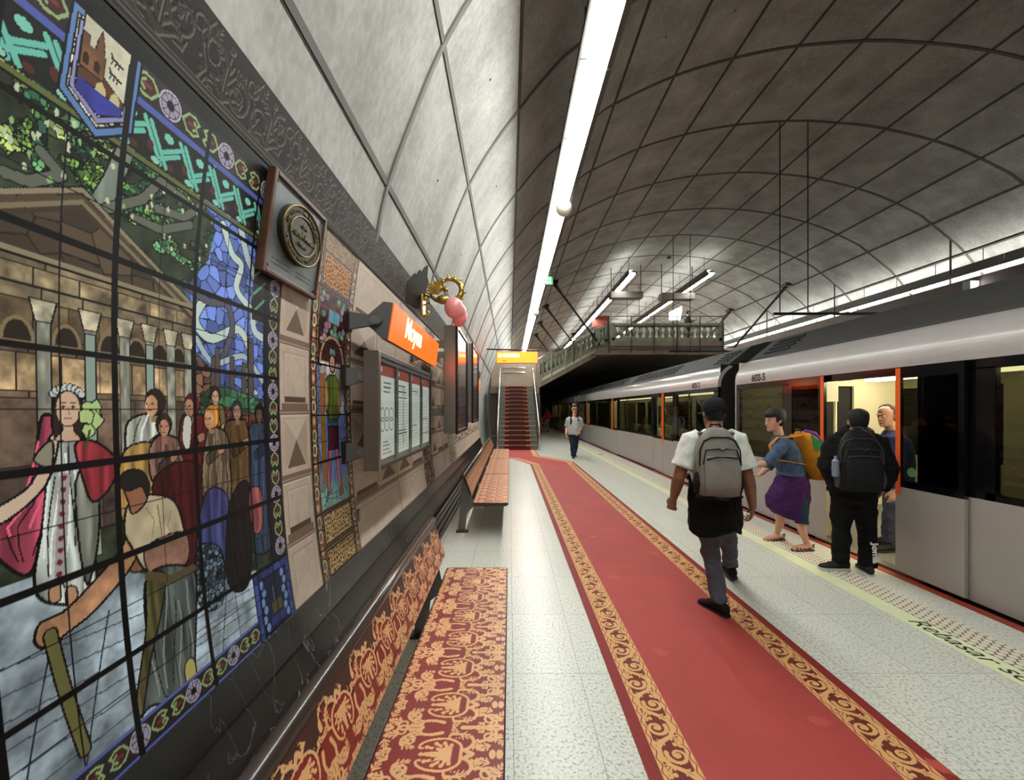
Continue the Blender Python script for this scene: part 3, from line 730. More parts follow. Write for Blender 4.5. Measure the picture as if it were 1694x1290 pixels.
def stained_glass():
    a = geo(.84, 2.295, 500); b = np.linspace(.47, 2.872, 640)
    c = Canvas(a, b, (22, 26, 24))
    A, Bz = c.A, c.B
    vert = lambda A, B: .8 + .35 * np.abs(vnoise(A / .02, B / .12, 3)) + .1 * fbm(A, B, .06, 4)
    # foliage
    c.C[:] = np.array((52, 60, 46)) * (1 + .5 * fbm(A, Bz, .08, 1))[..., None]
    for i in range(120):
        x = random.uniform(0, 400); y = random.uniform(max(60, x * .75 - 10), 250 + x * .62)
        yy, zz = wall_px(x, y); g = random.choice([(70, 120, 66), (112, 150, 72), (52, 100, 74), (90, 140, 96), (150, 168, 96), (40, 74, 60)])
        c.poly(blob(yy, zz, random.uniform(.018, .05), random.uniform(.016, .04), 18, .4, i), g, edge=.004, cells=random.choice((.012, .017, .024)), cw=.0028, vary=.55, ccol=(20, 34, 22))
    # trunk and boughs
    c.poly(pp([(195, 225), (228, 228), (205, 285), (178, 345), (140, 330), (165, 290)]), (132, 142, 132), edge=.005, shade=vert)
    for P_ in ([(170, 345), (230, 330), (260, 300), (300, 330)], [(0, 285), (40, 300), (95, 290), (60, 250)], [(255, 345), (300, 360), (330, 340)], [(215, 360), (262, 380), (310, 372)]):
        c.line(pp(P_), .036, (16, 18, 16)); c.line(pp(P_), .028, (104, 108, 98))
    for i in range(46):
        x = random.uniform(0, 380); y = random.uniform(120 + x * .7, 300 + x * .4); yy, zz = wall_px(x, y)
        c.poly(blob(yy, zz, .006, .010, 9, .5, i), random.choice([(214, 216, 176), (196, 210, 180), (150, 190, 120)]))
    # sky
    c.poly(pp([(330, 330), (372, 335), (395, 375), (440, 400), (444, 690), (300, 668), (292, 560), (312, 508), (300, 480), (340, 430), (352, 380)]), (104, 128, 206), cells=.055, vary=.35, ccol=(24, 30, 60))
    for i, P_ in enumerate(([(365, 372), (380, 420), (395, 440), (388, 480), (420, 520)], [(395, 380), (405, 425), (420, 470), (415, 540), (432, 560)], [(330, 500), (318, 530), (345, 560), (390, 545), (410, 580)], [(300, 470), (340, 498), (372, 505), (380, 545), (365, 590)], [(320, 560), (350, 600), (400, 590), (430, 630)], [(410, 600), (400, 640), (420, 650)])):
        q = [(p[0], p[1]) for p in smooth_path(pp(P_), 8)]; w = (.034, .04, .038, .03, .026, .022)[i]
        c.line(q, w + .009, (30, 34, 52)); c.line(q, w, ((206, 226, 222), (196, 216, 222), (204, 222, 216), (92, 90, 104), (176, 196, 206), (196, 214, 206))[i])
    c.poly(pp([(288, 645), (312, 575), (345, 610), (350, 690), (288, 690)]), (116, 84, 70), edge=.005, cells=.04, vary=.3)
    for x, y in ((345, 590), (376, 590), (352, 575), (396, 600), (408, 560)): c.poly(pp([(x, y), (x + 7, y), (x + 9, 670), (x - 1, 668)]), (92, 80, 78), edge=.004)
    c.poly(pp([(285, 690), (345, 640), (372, 640), (430, 662), (440, 740), (285, 720)]), (66, 110, 80), edge=.004, cells=.045, vary=.45)
    c.poly(pp([(340, 665), (440, 690), (440, 720), (340, 700)]), (106, 62, 46), edge=.004, cells=.03, vary=.3)
    c.poly(pp([(285, 700), (300, 690), (335, 720), (325, 770), (285, 770)]), (86, 112, 172), edge=.004)
    # building
    YR = 1.665
    c.rect(.84, YR, 1.28, 2.07, (104, 88, 72), jit=.35)
    zz = 2.07; 
    def course(z0, z1, col, w, off, jit=.4):
        y = .84 + off
        while y < YR:
            y2 = min(y + w, YR); k = .85 + .3 * random.random()
            c.rect(y, y2, z0, z1, np.array(col) * k, edge=.004, ecol=(40, 33, 27), jit=jit); y = y2
    course(2.035, 2.068, (128, 112, 90), .3, 0); course(1.985, 2.035, (150, 132, 104), .12, .03, .6); course(1.945, 1.985, (140, 126, 102), .11, -.04)
    course(1.845, 1.945, (110, 92, 70), .09, 0); course(1.68, 1.845, (112, 94, 76), .12, .02); course(1.5, 1.68, (104, 86, 74), .13, .05); course(1.28, 1.5, (86, 70, 66), .15, 0)
    course(1.70, 1.80, (178, 150, 116), .11, .01, .5)
    for y in (1.005, 1.075, 1.195, 1.325, 1.42, 1.515, 1.60):      # arches
        c.poly([(y + .036 * math.cos(t), 1.83 + .062 * math.sin(t)) for t in np.linspace(math.pi, 0, 12)], (48, 38, 30), edge=.009, ecol=(140, 120, 92))
    for y in (.95, 1.135, 1.262, 1.375, 1.47, 1.562, 1.645):
        c.rect(y - .018, y + .018, 1.2, 1.90, (150, 150, 138), edge=.004, shade=lambda A, B: .75 + .5 * vnoise(A / .011, B / .03, 8))
        c.poly([(y - .02, 1.89), (y + .02, 1.89), (y + .034, 1.95), (y - .034, 1.95)], (190, 182, 158), edge=.005, jit=.5)
    for y in (1.262, 1.47): c.rect(y - .016, y + .016, 1.55, 1.88, (150, 170, 160), edge=.004)
    ped = [(.80, 2.07), (1.228, 2.315), (1.675, 2.07)]
    c.poly(ped, (96, 80, 64), edge=.006, cells=.10, vary=.35, ccol=(40, 34, 28), cw=.004)
    for k, col in ((0, (150, 138, 116)), (.022, (86, 72, 58)), (.036, (134, 120, 98)), (.052, (70, 58, 48))):
        c.line([(.80, 2.07 - k), (1.228, 2.305 - k), (1.675, 2.066 - k)], .013, col)
    c.rect(.84, 1.68, 2.058, 2.072, (150, 136, 110)); c.rect(.84, 1.68, 2.05, 2.057, LEAD)
    # paved ground
    c.poly(pp([(-40, 985), (60, 950), (130, 985), (200, 945), (330, 960), (440, 1010), (440, 1060), (330, 1150), (200, 1215), (-60, 1400)]) , (176, 190, 202), shade=lambda A, B: .95 + .45 * fbm(A, B, .09, 11))
    c.poly([(.84, .63), (2.29, .63), (2.29, .80), (1.75, .92), (1.3, 1.02), (.84, 1.04)], (174, 188, 202), shade=lambda A, B: .95 + .45 * fbm(A, B, .09, 11))
    for k in range(6): c.line([(.84, .68 + .07 * k), (2.29, .66 + .035 * k)], .004, (70, 76, 88))
    for y in (.92, 1.08, 1.24, 1.42, 1.6, 1.8): c.line([(y - .07, .6), (y + .05, 1.02)], .005, (44, 48, 58))
    # robed figures (plain generic ones)
    fold = lambda A, B: .55 + .75 * vnoise(A / .016 + .25 * vnoise(A / .05, B / .1, 2) * 4, B / .16, 21)
    def person_(head, robe, col, hair=(46, 34, 28), skin=(204, 164, 132), hr=.034, veil=None, turn=0):
        (x0, y0), (x1, y1), (x2, y2) = robe[0], robe[1], robe[2]; xb, yb = robe[-1]; hx, hy_ = head
        q = sp([(hx - 5, hy_ + 14), (hx + 6, hy_ + 14), (x1 - 2, (y1 + hy_ + 20) / 2), (x1 + 4, y1 + .3 * (y2 - y1)), (x2, y2)] + robe[3:-1] + [(xb, yb), (x0 - 4, y0 + .3 * (yb - y0)), (x0 + 2, (y0 + hy_ + 20) / 2)])
        c.poly(q, col, edge=.009, ecol=LEAD, shade=fold); folds(c, q, 7, col, seed=int(hx))
        c.poly(sp([(hx - 8, hy_ + 62), (hx + 8, hy_ + 50), (hx + 15, hy_ + 58), (hx - 4, hy_ + 76)]), np.array(col) * .72, edge=.005, shade=fold); c.poly(sp([(hx + 10, hy_ + 48), (hx + 20, hy_ + 44), (hx + 22, hy_ + 54), (hx + 13, hy_ + 60)]), np.array(skin) * .92, edge=.004)
        hy, hz = wall_px(*head)
        c.rect(hy - .014, hy + .014, hz - .065, hz - .02, np.array(skin) * .8)
        c.disc(hy - turn * .004, hz + .006, hr * 1.12 + .004, hr * 1.3 + .004, LEAD); c.disc(hy - turn * .004, hz + .008, hr * 1.12, hr * 1.3, veil or hair, shade=fold)
        c.disc(hy + turn * .012, hz - .006, hr * .72, hr * 1.02, skin, jit=.15)
        e = hy + turn * .02
        for s in (-.011, .011): c.disc(e + s, hz, .005, .0035, (60, 40, 34))
        c.line([(e, hz - .002), (e + turn * .006, hz - .014)], .004, (150, 104, 84)); c.line([(e - .008, hz - .024), (e + .008, hz - .024)], .004, (140, 70, 64))
        return hy, hz
    # back row
    person_((352, 655), [(335, 675), (368, 675), (372, 800), (330, 800)], (116, 104, 60), skin=(196, 160, 130), hr=.028)
    person_((425, 685), [(408, 705), (440, 705), (446, 900), (404, 900)], (54, 70, 96), hair=(20, 20, 22), skin=(92, 74, 64), hr=.034)
    person_((388, 680), [(366, 705), (406, 700), (412, 890), (400, 960), (368, 900)], (96, 72, 44), veil=(44, 52, 60), skin=(172, 132, 108), hr=.034)
    person_((312, 672), [(294, 690), (336, 690), (342, 860), (330, 950), (290, 880)], (98, 26, 30), veil=(120, 24, 30), skin=(178, 134, 108), hr=.034, turn=-1)
    c.poly(sp([(300, 690), (312, 694), (308, 745), (297, 730)]), (216, 214, 206), edge=.005)
    person_((250, 668), [(205, 705), (268, 700), (285, 800), (270, 850), (200, 830)], (200, 204, 196), skin=(206, 160, 124), hr=.036, turn=-1)
    c.poly(sp([(200, 745), (272, 745), (276, 860), (250, 880), (196, 860)]), (196, 158, 92), edge=.007, shade=fold)
    person_((266, 705), [(245, 735), (292, 730), (300, 800), (250, 800)], (132, 96, 88), skin=(190, 140, 116), hr=.03)
    c.poly(sp([(250, 790), (330, 775), (330, 960), (296, 985), (268, 900)]), (74, 24, 28), edge=.008, shade=fold)
    person_((345, 692), [(335, 728), (372, 722), (378, 830), (366, 850), (332, 830)], (122, 102, 84), hair=(206, 138, 52), skin=(206, 156, 128), hr=.038, turn=-1)
    c.poly(sp([(336, 815), (372, 820), (376, 900), (366, 930), (322, 920)]), (72, 74, 130), edge=.008, shade=fold)
    c.poly(sp([(376, 830), (408, 800), (412, 930), (400, 975), (372, 960)]), (34, 28, 30), edge=.008, shade=fold)
    c.poly(sp([(408, 815), (428, 810), (430, 870), (416, 880)]), (172, 96, 98), edge=.006, shade=fold)
    c.poly(sp([(322, 905), (362, 910), (366, 990), (340, 1010), (320, 985)]), (84, 100, 112), edge=.006, cells=.02, vary=.7)
    c.poly(sp([(206, 860), (240, 875), (238, 935), (206, 940)]), (148, 104, 66), edge=.006, shade=fold)
    # white robed figure with rose cloak
    c.poly(sp([(62, 690), (86, 700), (80, 780), (64, 880), (40, 950), (-10, 925), (-30, 880), (30, 830), (50, 760)]), (196, 84, 112), edge=.009, shade=fold); folds(c, pp([(62, 690), (86, 700), (80, 780), (64, 880), (40, 950), (-10, 925), (-30, 880), (30, 830), (50, 760)]), 6, (190, 80, 106), seed=4)
    c.poly(sp([(80, 720), (128, 718), (140, 800), (150, 900), (150, 985), (100, 1000), (50, 975), (66, 850)]), (202, 210, 206), edge=.009, shade=fold); folds(c, pp([(80, 720), (128, 718), (140, 800), (150, 900), (150, 985), (100, 1000), (50, 975), (66, 850)]), 9, (190, 198, 194), seed=3)
    c.poly(sp([(118, 800), (152, 770), (158, 860), (150, 930), (134, 960)]), (146, 150, 140), edge=.007, shade=fold)
    c.line(pp([(100, 790), (96, 870), (92, 960)]), .03, (176, 168, 172)); 
    for k in range(9): yy, zz = wall_px(99 - k, 790 + 20 * k); c.disc(yy, zz, .008, .008, (120, 40, 52))
    c.poly(sp([(118, 735), (150, 730), (186, 760), (180, 800), (148, 830), (130, 790)]), (176, 62, 74), edge=.008, shade=fold)
    c.poly(sp([(76, 722), (90, 730), (70, 800), (20, 850), (-20, 870), (-20, 845), (44, 800)]), (222, 196, 174), edge=.007)
    c.poly(sp([(78, 775), (60, 770), (48, 760), (62, 740), (80, 730)]), (150, 146, 128), edge=.006)
    c.poly(sp([(82, 665), (92, 640), (112, 638), (128, 660), (131, 712), (122, 728), (90, 728), (79, 705)]), (54, 38, 34), edge=.006)
    c.poly(sp([(99, 690), (113, 690), (116, 712), (126, 728), (84, 728), (96, 712)]), (214, 180, 154), edge=.004)
    hy, hz = wall_px(106, 676); c.disc(hy, hz, .034, .052, (220, 186, 160), edge=.004, ecol=(60, 40, 36))
    for s in (-.013, .013): c.disc(hy + s, hz + .006, .006, .004, (56, 40, 36)); c.line([(hy + s - .008, hz + .016), (hy + s + .008, hz + .017)], .003, (84, 56, 46))
    c.line([(hy, hz + .004), (hy + .003, hz - .016)], .004, (180, 130, 110)); c.line([(hy - .009, hz - .029), (hy + .009, hz - .029)], .005, (168, 84, 80))
    for t in np.linspace(-1.1, 1.1, 8): c.disc(hy + .043 * math.sin(t), hz + .026 + .036 * math.cos(t), .011, .011, (206, 216, 216), edge=.003)
    for x, y, s in ((146, 680, .03), (150, 695, .026), (138, 690, .022), (140, 712, .018)):
        yy, zz = wall_px(x, y); c.poly(blob(yy, zz, s, s * 1.2, 12, .3, x), (186, 210, 140), edge=.004)
    c.line(pp([(142, 712), (136, 740)]), .008, (70, 84, 50))
    for x, y in ((84, 985), (112, 990)): c.poly(sp([(x - 8, y - 18), (x + 8, y - 18), (x + 8, y + 8), (x - 9, y + 10)]), (198, 150, 118), edge=.005)
    # stooping labourer
    c.poly(sp([(205, 870), (196, 905), (150, 960), (100, 1010), (60, 1030), (50, 1062), (70, 1072), (100, 1050), (150, 1010), (206, 945), (226, 900)]), (190, 140, 108), edge=.008, jit=.25)
    c.poly(sp([(206, 835), (236, 818), (282, 828), (300, 880), (304, 930), (270, 950), (236, 945), (212, 905), (200, 880)]), (204, 188, 158), edge=.009, shade=lambda A, B: .8 + .3 * vnoise(A / .04, B / .05, 31)); c.line(pp([(255, 835), (262, 880), (262, 925)]), .006, (150, 124, 96)); c.line(pp([(236, 840), (250, 860), (246, 890)]), .004, (160, 132, 102)); c.line(pp([(278, 846), (272, 870), (284, 895)]), .004, (160, 132, 102))
    c.poly(sp([(236, 905), (300, 880), (304, 930), (250, 955)]), (160, 118, 104), edge=.006, jit=.2)
    c.poly(sp([(196, 790), (226, 782), (240, 800), (236, 830), (214, 850), (206, 830)]), (158, 106, 82), edge=.007)
    c.poly(sp([(190, 800), (200, 780), (228, 778), (242, 800), (238, 822), (228, 805), (206, 812)]), (36, 34, 34), edge=.005)
    c.poly(sp([(240, 950), (312, 940), (320, 1000), (318, 1110), (326, 1160), (250, 1165), (226, 1180), (236, 1060)]), (96, 104, 102), edge=.009, shade=fold); folds(c, pp([(240, 950), (312, 940), (320, 1000), (318, 1110), (326, 1160), (250, 1165), (236, 1060)]), 7, (110, 116, 112), seed=5)
    c.poly(sp([(238, 955), (268, 950), (262, 1010), (244, 1090), (230, 1180), (220, 1160), (236, 1040)]), (104, 96, 62), edge=.007, shade=fold)
    c.line(pp([(240, 952), (275, 958), (314, 940)]), .03, (96, 82, 56))
    c.poly(sp([(300, 1105), (316, 1090), (324, 1150), (312, 1165)]), (190, 178, 108), edge=.006)
    c.line(pp([(76, 1050), (100, 1140), (134, 1240)]), .040, LEAD); c.line(pp([(76, 1050), (100, 1140), (134, 1240)]), .029, (112, 108, 66))
    # borders
    c.rect(.84, 2.295, 2.80, 2.875, (20, 19, 20)); pattern_band(c, .84, 2.18, 2.695, 2.80)
    c.rect(.84, 2.18, 2.67, 2.695, (84, 96, 176)); c.rect(.84, 2.18, 2.662, 2.669, LEAD)
    c.rect(.84, 2.17, 2.515, 2.662, (30, 30, 28))
    y = .80; i = 0
    while y < 2.17:
        col = (112, 196, 180)
        for s in (0, .024): c.line([(y + s, 2.65), (y + .075 + s, 2.53)], .016, col)
        for s in (0, .022): c.line([(y + .075, 2.55 + s), (y + .15, 2.60 + s)], .015, col)
        c.disc(y + .10, 2.635, .022, .017, (128, 206, 190), edge=.003); c.disc(y + .055, 2.532, .02, .012, (150, 206, 190), edge=.003); c.disc(y + .03, 2.57, .014, .018, (84, 40, 34)); c.disc(y + .12, 2.54, .014, .012, (84, 40, 34))
        y += .15
    c.rect(.84, 2.17, 2.498, 2.512, (104, 108, 56)); c.rect(.84, 2.17, 2.49, 2.498, LEAD)
    c.rect(2.155, 2.295, .47, 2.81, (30, 26, 34)); pattern_band(c, 2.185, 2.285, .85, 2.69, True)
    c.rect(2.05, 2.155, 2.10, 2.5, (44, 40, 34)); 
    for k in range(4): c.line([(2.06, 2.14 + .09 * k), (2.15, 2.22 + .09 * k)], .015, (96, 150, 128))
    c.rect(.84, 2.295, .47, .628, (34, 30, 36))
    c.rect(.84, 2.295, .475, .497, (92, 140, 84)); c.rect(.84, 2.295, .5, .532, (92, 104, 172)); pattern_band(c, .84, 2.0, .537, .618); c.rect(.84, 2.0, .618, .63, (92, 104, 172))
    # corner plaque
    c.rect(1.985, 2.29, .47, .845, (64, 76, 150), edge=.008, cells=.06, vary=.25); c.rect(2.03, 2.25, .53, .80, (30, 34, 66), edge=.008)
    for s in (2.045, 2.225): 
        for k in range(6): c.disc(s + .008 * (-1) ** k, .56 + .043 * k, .016, .02, (120, 150, 200))
    c.rect(2.10, 2.19, .60, .66, (84, 78, 50), edge=.004); c.rect(2.12, 2.135, .66, .74, (110, 112, 92), edge=.004); c.rect(2.08, 2.20, .55, .59, (52, 48, 120))
    # shield
    sh = [(1.15, 2.80), (1.365, 2.80), (1.362, 2.56), (1.25, 2.475), (1.14, 2.545)]
    cy, cz_ = 1.252, 2.66
    for k, col, ed in ((1.0, (96, 132, 190), .008), (.86, (28, 26, 36), 0), (.83, (206, 200, 176), .003), (.77, (150, 146, 200), .004)):
        c.poly([(cy + (y - cy) * k, cz_ + (z - cz_) * k) for y, z in sh], col, edge=ed, cells=.03 if k == .83 else 0, vary=.3)
    k = .66; ins = [(cy + (y - cy) * k, cz_ + (z - cz_) * (.95 if z > 2.7 else k)) for y, z in sh]
    c.poly(ins, (212, 206, 184), edge=.004, jit=.15)
    c.poly([(1.185, 2.63), (1.32, 2.63), (1.318, 2.585), (1.25, 2.545), (1.18, 2.575)], (56, 62, 156), edge=.003, jit=.2)
    c.poly([(1.182, 2.64), (1.25, 2.665), (1.322, 2.63), (1.322, 2.61), (1.182, 2.615)], (92, 58, 40), edge=.003)
    for y in (1.25, 1.295): c.poly([(y - .016, 2.612), (y + .016, 2.612), (y + .014, 2.63), (y, 2.645), (y - .014, 2.63)], (206, 190, 140))
    c.rect(1.184, 2 * .6275, 2.645, 2.72, (122, 82, 54), edge=.003, jit=.3); c.rect(1.184, 1.205, 2.72, 2.745, (112, 76, 52), edge=.003); c.poly([(1.222, 2.72), (1.25, 2.72), (1.246, 2.75), (1.236, 2.785), (1.226, 2.75)], (112, 74, 50), edge=.003)
    for y in (1.2, 1.232): c.poly([(y - .008, 2.66), (y + .008, 2.66), (y + .008, 2.685), (y, 2.695), (y - .008, 2.685)], (44, 28, 22))
    for z in (2.735, 2.69):
        c.line([(1.272, z), (1.305, z - .004)], .008, (40, 34, 30)); c.line([(1.268, z + .01), (1.275, z)], .007, (40, 34, 30))
        for y in (1.276, 1.287, 1.298): c.line([(y, z), (y - .005, z - .018)], .004, (40, 34, 30))
    # leads
    for y in (1.175, 1.51, 1.855): c.line([(y, .63), (y, 2.5)], .004, (20, 18, 20))
    for z in (.745, 1.005, 1.325, 1.65, 1.98, 2.29): c.line([(.84, z), (2.18, z)], .004, (20, 18, 20))
    for y in (1.0, 1.338, 1.679, 2.022): c.line([(y, .47), (y, 2.81)], .021 if y < 2 else .014, (14, 13, 15))
    for z in (.846, 1.167, 1.482, 1.819, 2.14, 2.454): c.line([(.84, z), (2.29, z)], .021, (14, 13, 15))
    c.line([(2.15, .47), (2.15, 2.81)], .012, LEAD)
    return c
mroot = empty('stained_glass_mural', (-1.25, 1.6, 1.6), 'huge printed stained glass mural with temple, trees and robed figures', 'mural')
stained_glass().build('picture', film, wall_surf(.012), mroot, mroot.location)

def page_mural():
    a = np.linspace(2.655, 3.315, 230); b = np.linspace(.5, 2.845, 520); c = Canvas(a, b, (36, 26, 22))
    def ornament(y0, y1, z0, z1, col, bg, s=.07):
        c.rect(y0, y1, z0, z1, bg, jit=.2)
        sl = (slice(*np.searchsorted(b, [z0, z1])), slice(*np.searchsorted(a, [y0, y1])))
        m = voro(c.A[sl], c.B[sl], s * .35, 3)[0] < .010; c.C[sl][m] = col
    ornament(2.655, 3.315, .5, 2.845, (150, 116, 78), (40, 28, 24))
    for y in (2.695, 3.275):
        z = .62; k = 0
        while z < 2.8:
            c.disc(y, z, .036, .045, ((196, 176, 140), (170, 104, 72), (206, 196, 170))[k % 3], edge=.005); c.disc(y, z, .018, .026, ((96, 112, 96), (206, 186, 150), (150, 88, 70))[k % 3], edge=.003); z += .095; k += 1
    for z0, z1, col, bg in ((.53, .70, (196, 162, 110), (56, 36, 26)), (.74, .94, (206, 176, 124), (84, 50, 28)), (2.50, 2.72, (196, 126, 50), (48, 28, 26))): 
        ornament(2.755, 3.215, z0, z1, col, bg, .09); c.line([(2.755, z0), (3.215, z0), (3.215, z1), (2.755, z1), (2.755, z0)], .014, (62, 60, 96) if z1 > 2 else LEAD)
    c.rect(2.755, 3.215, .97, 2.47, (96, 118, 176), jit=.3, cells=.12, vary=.15)
    c.rect(2.755, 3.215, 1.95, 2.47, (70, 30, 38), cells=.03, vary=.8)
    for i in range(30): c.disc(random.uniform(2.78, 3.19), random.uniform(2.12, 2.44), .03, .025, random.choice([(110, 160, 130), (150, 120, 130), (84, 130, 110), (170, 150, 150)]), edge=.004)
    c.rect(2.90, 3.08, 2.27, 2.36, (96, 160, 190), edge=.01, ecol=(150, 80, 60)); 
    c.poly([(2.985 + .19 * math.cos(t), 1.98 + .19 * math.sin(t)) for t in np.linspace(0, math.pi, 16)], (62, 26, 30), edge=.022, ecol=(170, 140, 110))
    c.rect(2.79, 3.18, 1.35, 1.98, (196, 190, 190), cells=.09, vary=.2)
    c.rect(2.79, 2.86, 1.0, 1.9, (152, 108, 44)); c.rect(2.86, 3.18, 1.1, 1.62, (112, 136, 196), jit=.2)
    for y, z in ((2.87, 1.85), (2.85, 1.68), (2.9, 1.76), (3.12, 1.8)): 
        for t in range(12): c.line([(y + .05 * math.cos(t * .52), z + .05 * math.sin(t * .52)), (y + .05 * math.cos(t * .52 + .52), z + .05 * math.sin(t * .52 + .52))], .012, (170, 88, 130))
    c.rect(2.755, 3.215, .97, 1.14, (120, 170, 170), cells=.10, vary=.15)
    fold = lambda A, B: .7 + .5 * vnoise(A / .025, B / .2, 5)
    for x0, x1 in ((2.93, 2.87), (3.03, 3.07)):
        c.poly([(x0 - .035, 1.40), (x0 + .035, 1.40), (x1 + .024, 1.06), (x1 - .024, 1.06)], (206, 112, 140), edge=.008, shade=fold); c.poly([(x1 - .03, 1.07), (x1 + .03, 1.07), (x1 + .05 * (1 if x1 > 3 else -1), 1.02), (x1 - .03, 1.01)], (150, 92, 66), edge=.006)
    c.poly([(2.90, 1.36), (3.07, 1.36), (3.075, 1.56), (2.90, 1.56)], (92, 34, 52), edge=.008, shade=fold)
    c.poly([(2.895, 1.53), (3.08, 1.53), (3.07, 1.60), (2.90, 1.60)], (70, 120, 150), edge=.006, cells=.03)
    c.poly([(2.87, 1.86), (2.94, 1.90), (3.03, 1.90), (3.11, 1.85), (3.10, 1.6), (3.06, 1.58), (2.90, 1.58), (2.88, 1.62)], (104, 112, 48), edge=.008, shade=fold)
    c.poly([(2.87, 1.85), (2.85, 1.7), (2.89, 1.63), (2.92, 1.72), (2.90, 1.85)], (176, 140, 90), edge=.006); c.poly([(3.10, 1.84), (3.12, 1.68), (3.09, 1.6), (3.07, 1.7)], (176, 140, 90), edge=.006)
    c.disc(2.985, 1.99, .055, .078, (60, 40, 34), edge=.004); c.disc(2.985, 1.98, .036, .056, (210, 164, 132)); c.poly([(2.93, 2.04), (3.04, 2.04), (3.02, 2.085), (2.95, 2.09)], (110, 150, 150), edge=.005)
    for s in (-.014, .014): c.disc(2.985 + s, 1.985, .006, .004, (60, 40, 34))
    for z in (.72, .955, 1.29, 1.61, 1.96, 2.12, 2.485): c.line([(2.655, z), (3.315, z)], .012, LEAD)
    for y in (2.665, 2.735, 3.235, 3.305): c.line([(y, .5), (y, 2.845)], .012, LEAD)
    for z in np.arange(1.05, 2.45, .125): c.line([(2.755, z), (3.215, z)], .003, (40, 30, 30))
    for y in (2.86, 2.985, 3.1): c.line([(y, .97), (y, 2.47)], .003, (40, 30, 30))
    return c
r = empty('page_boy_mural', (-1.27, 2.98, 1.6), 'narrow stained glass print of a page in green tunic and pink hose', 'mural')
page_mural().build('picture', film, wall_surf(.012), r, r.location)

def blocks(a, cols, seed=0):
    b = np.linspace(.5, 2.86, 420); c = Canvas(a, b, (188, 168, 152))
    c.C *= (1 + .05 * fbm(c.A, c.B, .15, seed))[..., None]
    rows = [.5, .875, 1.239, 1.628, 2.036, 2.40, 2.86]
    R = random.Random(seed)
    for j in range(len(rows) - 1):
        for i, (y0, y1) in enumerate(cols):
            z0, z1 = rows[j] + .012, rows[j + 1] - .006; w = y1 - y0
            if w > .6 and j < 5 and j > 0:
                n = max(1, int(round(w / .62))); cells_ = [(y0 + w * k / n, y0 + w * (k + 1) / n) for k in range(n)]
            else: cells_ = [(y0, y1)]
            for q, (u0, u1) in enumerate(cells_):
                u0 += .008; u1 -= .008
                kind = 'plain' if j == 0 else ('pyr' if (j + q + (i > 0)) % 2 == 0 else 'bar')
                c.rect(u0, u1, z0, z1, (194, 174, 157), edge=.01, ecol=(120, 100, 88), jit=.06)
                c.line([(u0 + .01, z1 - .01), (u1 - .01, z1 - .01)], .008, (214, 198, 182))
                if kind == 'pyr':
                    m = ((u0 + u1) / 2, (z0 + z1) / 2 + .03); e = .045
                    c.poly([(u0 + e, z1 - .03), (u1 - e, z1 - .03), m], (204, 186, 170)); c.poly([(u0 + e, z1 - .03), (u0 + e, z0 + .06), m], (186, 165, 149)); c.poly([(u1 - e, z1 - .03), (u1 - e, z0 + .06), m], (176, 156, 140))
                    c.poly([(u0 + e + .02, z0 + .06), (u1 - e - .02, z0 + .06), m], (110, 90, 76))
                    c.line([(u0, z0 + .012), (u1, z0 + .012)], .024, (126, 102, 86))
                else:
                    e = .05
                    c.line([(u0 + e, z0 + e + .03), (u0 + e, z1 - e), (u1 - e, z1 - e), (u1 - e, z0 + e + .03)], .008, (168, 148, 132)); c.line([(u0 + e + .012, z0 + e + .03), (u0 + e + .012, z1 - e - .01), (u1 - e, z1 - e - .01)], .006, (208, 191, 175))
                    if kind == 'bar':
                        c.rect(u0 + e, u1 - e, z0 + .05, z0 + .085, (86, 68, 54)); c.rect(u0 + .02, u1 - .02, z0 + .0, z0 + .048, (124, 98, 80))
    return c
r = empty('stone_block_film', (-1.27, 2.47, 1.6), 'narrow strip of printed stone blocks between the two glass murals', 'wall film')
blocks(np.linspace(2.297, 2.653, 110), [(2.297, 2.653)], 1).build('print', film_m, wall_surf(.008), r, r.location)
def long_blocks():
    c = blocks(geo(3.317, 7.75, 560), [(3.317, 4.6), (4.6, 5.95), (6.66, 7.75)], 2)
    def mosaic(y0, y1):
        i0, i1 = np.searchsorted(c.a, [y0, y1]); sl = (slice(None), slice(i0, i1)); d, q = voro(c.A[sl], c.B[sl], .07, 4)
        c.C[sl] = np.where((d < .012)[..., None], (60, 44, 36), np.where((q > .5)[..., None], (176, 150, 116), (112, 84, 66)))
        c.line([(y0, .5), (y0, 2.86)], .03, (40, 30, 28)); c.line([(y1, .5), (y1, 2.86)], .03, (40, 30, 28))
    mosaic(6.0, 6.62)
    return c
r = empty('stone_block_film', (-1.27, 5.5, 1.6), 'long printed stone block film behind the station name board', 'wall film')
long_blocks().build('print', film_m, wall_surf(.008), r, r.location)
def far_blocks():
    c = blocks(geo(7.8, 16.6, 420), [(7.8, 8.4), (9.35, 11.2), (11.2, 13.0), (13.0, 14.8), (14.8, 16.6)], 3)
    i0, i1 = np.searchsorted(c.a, [8.42, 9.33]); sl = (slice(None), slice(i0, i1)); d, q = voro(c.A[sl], c.B[sl], .08, 4)
    c.C[sl] = np.where((d < .014)[..., None], (110, 96, 84), np.where((q > .5)[..., None], (206, 196, 176), (170, 150, 128)))
    return c
r = empty('stone_block_film', (-1.27, 12.2, 1.6), 'distant printed stone block film reaching the stairs', 'wall film')
far_blocks().build('print', film_m, wall_surf(.008), r, r.location)

